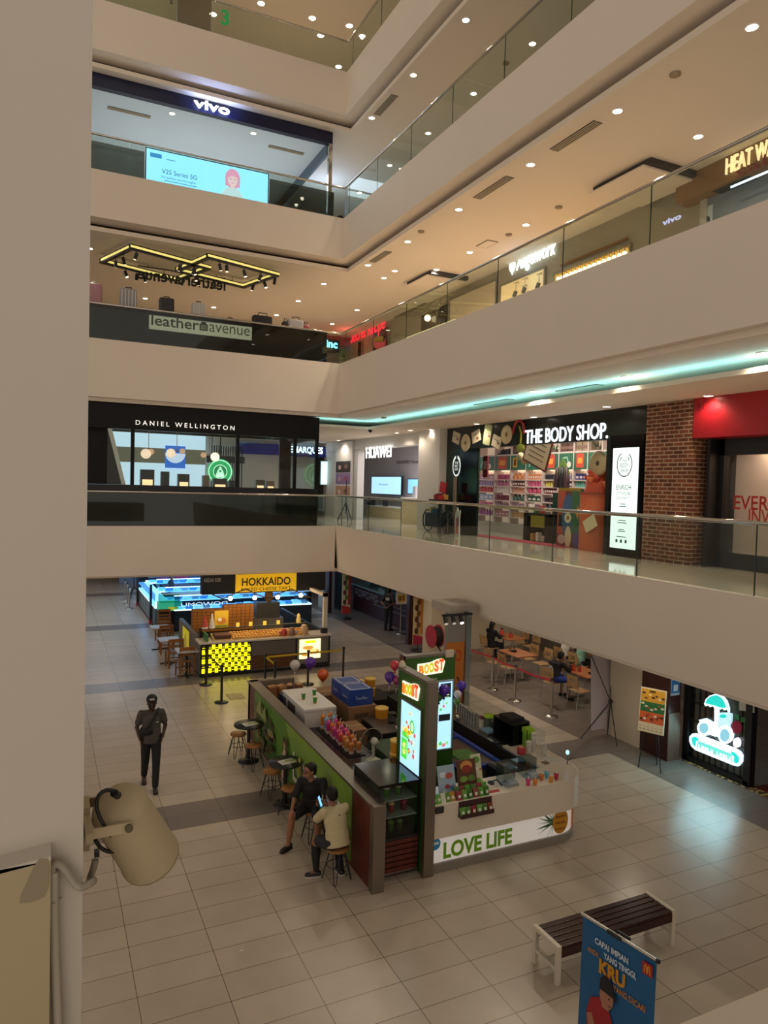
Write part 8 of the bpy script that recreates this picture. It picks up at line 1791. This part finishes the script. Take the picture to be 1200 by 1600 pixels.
# ---- person in the black shirt on the stool
def to_local(P, loc, rz): return Matrix.Rotation(-rz, 3, 'Z')@(V(P)-V(loc))
L1_, R1_ = (3.8, 10.28, 0), -.5
L2_, R2_ = (3.73, 9.03, 0), math.pi+.12
CUP1 = uy(503, 1259, 9.88); CUP2 = uy(507.5, 1272, 9.42)
CW1 = to_local(CUP1+V((.07, .11, -.01)), L1_, R1_); CW2 = to_local(CUP2+V((.02, -.12, -.02)), L2_, R2_)
J = dict(pelvis=(0, 0, .55), chest=(0, -.08, .83), neck=(-.0, -.12, 1.0), head=(-.03, -.15, 1.125), shL=(.17, -.09, .95), shR=(-.17, -.09, .95), elL=(.22, -.2, .72), elR=(-.25, -.2, .72), wrL=CW1, wrR=(-.26, -.36, .6), hdR=V((-.05, -.8, -.25)), hnR=V((0, -.2, 1)), hdL=V((-.5, -.8, .1)), hnL=V((.8, -.5, 0)), hipL=(.09, -.02, .53), hipR=(-.09, -.02, .53), knL=(.13, -.4, .52), knR=(-.25, -.38, .51), anL=(.15, -.36, .1), anR=(-.3, -.36, .1), toL=(.16, -.5, .035), toR=(-.37, -.48, .035))
t = person('person', 'person in a black shirt and shorts seated on a stool facing left', (3.8, 10.28, 0), -.5, J, '#96694e', '#17120f', '#161416', '#1c1a1c', '#1d1816', vox=.007, sleeve=.5, leglen=.8, hd=(-.75, -.62, -.12))
m = MB(); fw = V((-.75, -.62, -.12)).normalized(); rt = fw.cross(ZU).normalized(); H = V((-.03, -.15, 1.125))
for s in (-1, 1): m.tube([H+fw*.094+rt*(s*.03+.02*math.cos(k*.7))+ZU*(.022+.016*math.sin(k*.7)) for k in range(9)], .0025, BLACK, 5, True).tube([H+fw*.09+rt*s*.052+ZU*.022, H+rt*s*.08+ZU*.02], .0025, BLACK, 5)
m.build('glasses', t, local=True)
# ---- person in the cream shirt, back to us
J = dict(pelvis=(0, .0, .56), chest=(0, -.1, .83), neck=(0, -.17, .99), head=(.0, -.23, 1.115), shL=(.175, -.13, .95), shR=(-.175, -.13, .95), elL=(.22, -.3, .77), elR=(-.22, -.3, .77), wrL=CW2, wrR=(.02, -.43, .93), hdL=V((-.2, -.9, .2)), hnL=V((.9, -.1, 0)), hdR=V((.7, -.1, .5)), hnR=V((0, -1, .2)), hipL=(.09, -.02, .54), hipR=(-.09, -.02, .54), knL=(.2, -.3, .5), knR=(-.13, -.38, .52), anL=(.21, -.24, .1), anR=(-.12, -.12, .1), toL=(.33, -.28, .035), toR=(-.13, -.24, .035), sole='#b9b2a8')
t = person('person', 'person in a cream shirt seated on a stool, back turned, holding a phone', (3.73, 9.03, 0), math.pi+.12, J, '#8a6048', '#15110f', '#c2b48c', '#26262a', '#1a191b', vox=.007, sleeve=.45, leglen=.72, hd=(0, -.9, -.42), build=1.04)
m = MB(); BS = C('#141416', .8)
for kn, an in (((.2, -.3, .44), (.21, -.24, .1)), ((-.13, -.33, .46), (-.12, -.12, .1))): kn, an = V(kn), V(an); m.limb(kn.lerp(an, .08), kn.lerp(an, .5), .063, .06, BS, 14).limb(kn.lerp(an, .5), an, .06, .042, BS, 14)
o = m.build('leg_sleeves', t, local=True)
MB().tube([(.24*math.cos(a_)*.0+.285+.066*math.cos(a_)-.07, -.2+.066*math.sin(a_), .80) for a_ in [k*.45 for k in range(14)]], .006, C('#17161a'), 5, True).bx(-.012, .015, .93, .012, .02, .945, C('#3a372e')).build('shirt_trim', t, local=True)
ph = thing('phone', 'phone with a glowing blue screen held by the person in the cream shirt', 'phone', (3.73, 9.45, .99))
Rp = Matrix.Rotation(math.pi+.12, 3, 'Z'); pc = V((3.73, 9.03, 0))+Rp@V((.11, -.37, 1.0))
ph.location = pc; LOC[ph.name] = (V(pc), 0)
R_ = Matrix.Rotation(.9, 3, 'Z')@Matrix.Rotation(-.35, 3, 'X'); MB().ob((0, 0, 0), (.078, .009, .155), BLACK, R_).build('case', ph, local=True); MB().ob(R_@V((0, -.0052, 0)), (.07, .001, .145), E('#6fb4ff', 1.6), R_).build('screen', ph, local=True)
def held_cup(w, lb, straw):
    q = thing('smoothie_cup', lb, 'cup', w); MB().lathe([(.032, -.07), (.045, .07)], (0, 0, 0), PG, 16).build('cup', q, local=True); MB().lathe([(.048, .07), (.048, .08), (.03, .105), (.0001, .11)], (0, 0, 0), C('#c9d0bc', .3), 16).build('lid', q, local=True)
    if straw: MB().tube([(0, 0, .05), (.01, 0, .17)], .005, WHITE, 6).build('straw', q, local=True)
held_cup(CUP1, 'green smoothie cup with straw held by the person in the black shirt', True)
held_cup(CUP2, 'green smoothie cup held by the person in the cream shirt', False)
# ---- restaurant guests
SIT = dict(pelvis=(0, 0, .56), chest=(0, -.05, .84), neck=(0, -.08, 1.02), head=(0, -.1, 1.16), shL=(.17, -.06, .97), shR=(-.17, -.06, .97), elL=(.22, -.22, .78), elR=(-.22, -.22, .78), wrL=(.12, -.42, .8), wrR=(-.12, -.42, .8), hipL=(.09, -.02, .54), hipR=(-.09, -.02, .54), knL=(.11, -.42, .52), knR=(-.11, -.42, .52), anL=(.12, -.4, .1), anR=(-.12, -.4, .1), toL=(.12, -.54, .035), toR=(-.12, -.54, .035), hdL=V((0, -1, -.1)), hdR=V((0, -1, -.1)), hnL=V((0, 0, 1)), hnR=V((0, 0, 1)))
person('person', 'long-haired person in black seated at the rearmost restaurant table', (12.9, 18.95, .0), 1.75, SIT, '#8d6650', '#0f0d0c', '#151316', '#17161a', '#15120f', vox=.016, sleeve=1, hairlong=True)
J2 = dict(SIT); J2['chest'] = (0, -.12, .82); J2['neck'] = (0, -.2, .98); J2['head'] = (0, -.25, 1.11); J2['knR'] = (-.2, -.38, .52); J2['anR'] = (-.26, -.3, .1); J2['toR'] = (-.34, -.4, .035); J2['shL'] = (.18, -.15, .94); J2['shR'] = (-.18, -.15, .94); J2['wrL'] = (.1, -.5, .8); J2['wrR'] = (-.1, -.5, .8); J2['elL'] = (.24, -.32, .78); J2['elR'] = (-.24, -.32, .78)
t = person('person', 'person in a black hoodie and blue shorts seated behind the red belt', (12.22, 14.95, 0), 1.6, J2, '#7d563f', '#121010', '#141316', '#2a3a8c', '#1a1716', vox=.012, sleeve=1, leglen=.85)
MB().limb((-.09, .03, .95), (.09, .03, .95), .06, .06, C('#131215', .8), 12).build('hood', t, local=True)
w = C('#b9b9b4'); a = MB().ext([(-.1, .085, .78), (-.06, .085, .86), (0, .085, .9), (.06, .085, .86), (.1, .085, .78), (.05, .085, .83), (-.05, .085, .83)], (0, .02, 0), w).bx(-.1, .085, .72, .1, .11, .755, w); a.build('back_print', t, local=True)
person('person', 'person in a white shirt seated at a restaurant table', (14.1, 16.78, 0), 1.57, SIT, '#8d6650', '#17120f', '#c4bcb4', '#2a2826', '#1a1716', vox=.016, sleeve=.4)
person('person', 'person in a mint green shirt seated at a restaurant table', (14.1, 16.1, 0), 1.57, SIT, '#a57d62', '#2a1d15', '#7fb09a', '#17161a', '#1a1716', vox=.016, sleeve=.3)
# ---- man waiting at the food counter, and the worker among the blue counters
ST = dict(pelvis=(0, 0, .9), chest=(0, -.01, 1.2), neck=(0, -.01, 1.38), head=(.0, -.03, 1.51), shL=(.175, 0, 1.33), shR=(-.175, 0, 1.33), elL=(.25, .1, 1.08), elR=(-.25, .1, 1.08), wrL=(.08, .2, .95), wrR=(-.08, .2, .95), hipL=(.085, 0, .88), hipR=(-.085, 0, .88), knL=(.09, -.01, .47), knR=(-.09, -.01, .47), anL=(.1, .02, .09), anR=(-.1, .02, .09), toL=(.12, -.13, .035), toR=(-.12, -.13, .035))
t = person('person', 'person in a black printed shirt standing at the dark red food counter', (11.9, 24.35, 0), 2.3, ST, '#7a5540', '#100e0d', '#17161a', '#191b24', '#121010', vox=.016, sleeve=.45)
MB().bx(-.08, .115, 1.17, .08, .13, 1.27, C('#9a9896')).build('shirt_print', t, local=True)
P = uy(267, 915, 30.5)
person('person', 'person in dark work clothes standing among the blue-lit counters', (P.x, 30.5, 0), 1.2, ST, '#7a5540', '#15171c', '#1c2533', '#1a1c22', '#121010', vox=.02, sleeve=.9)
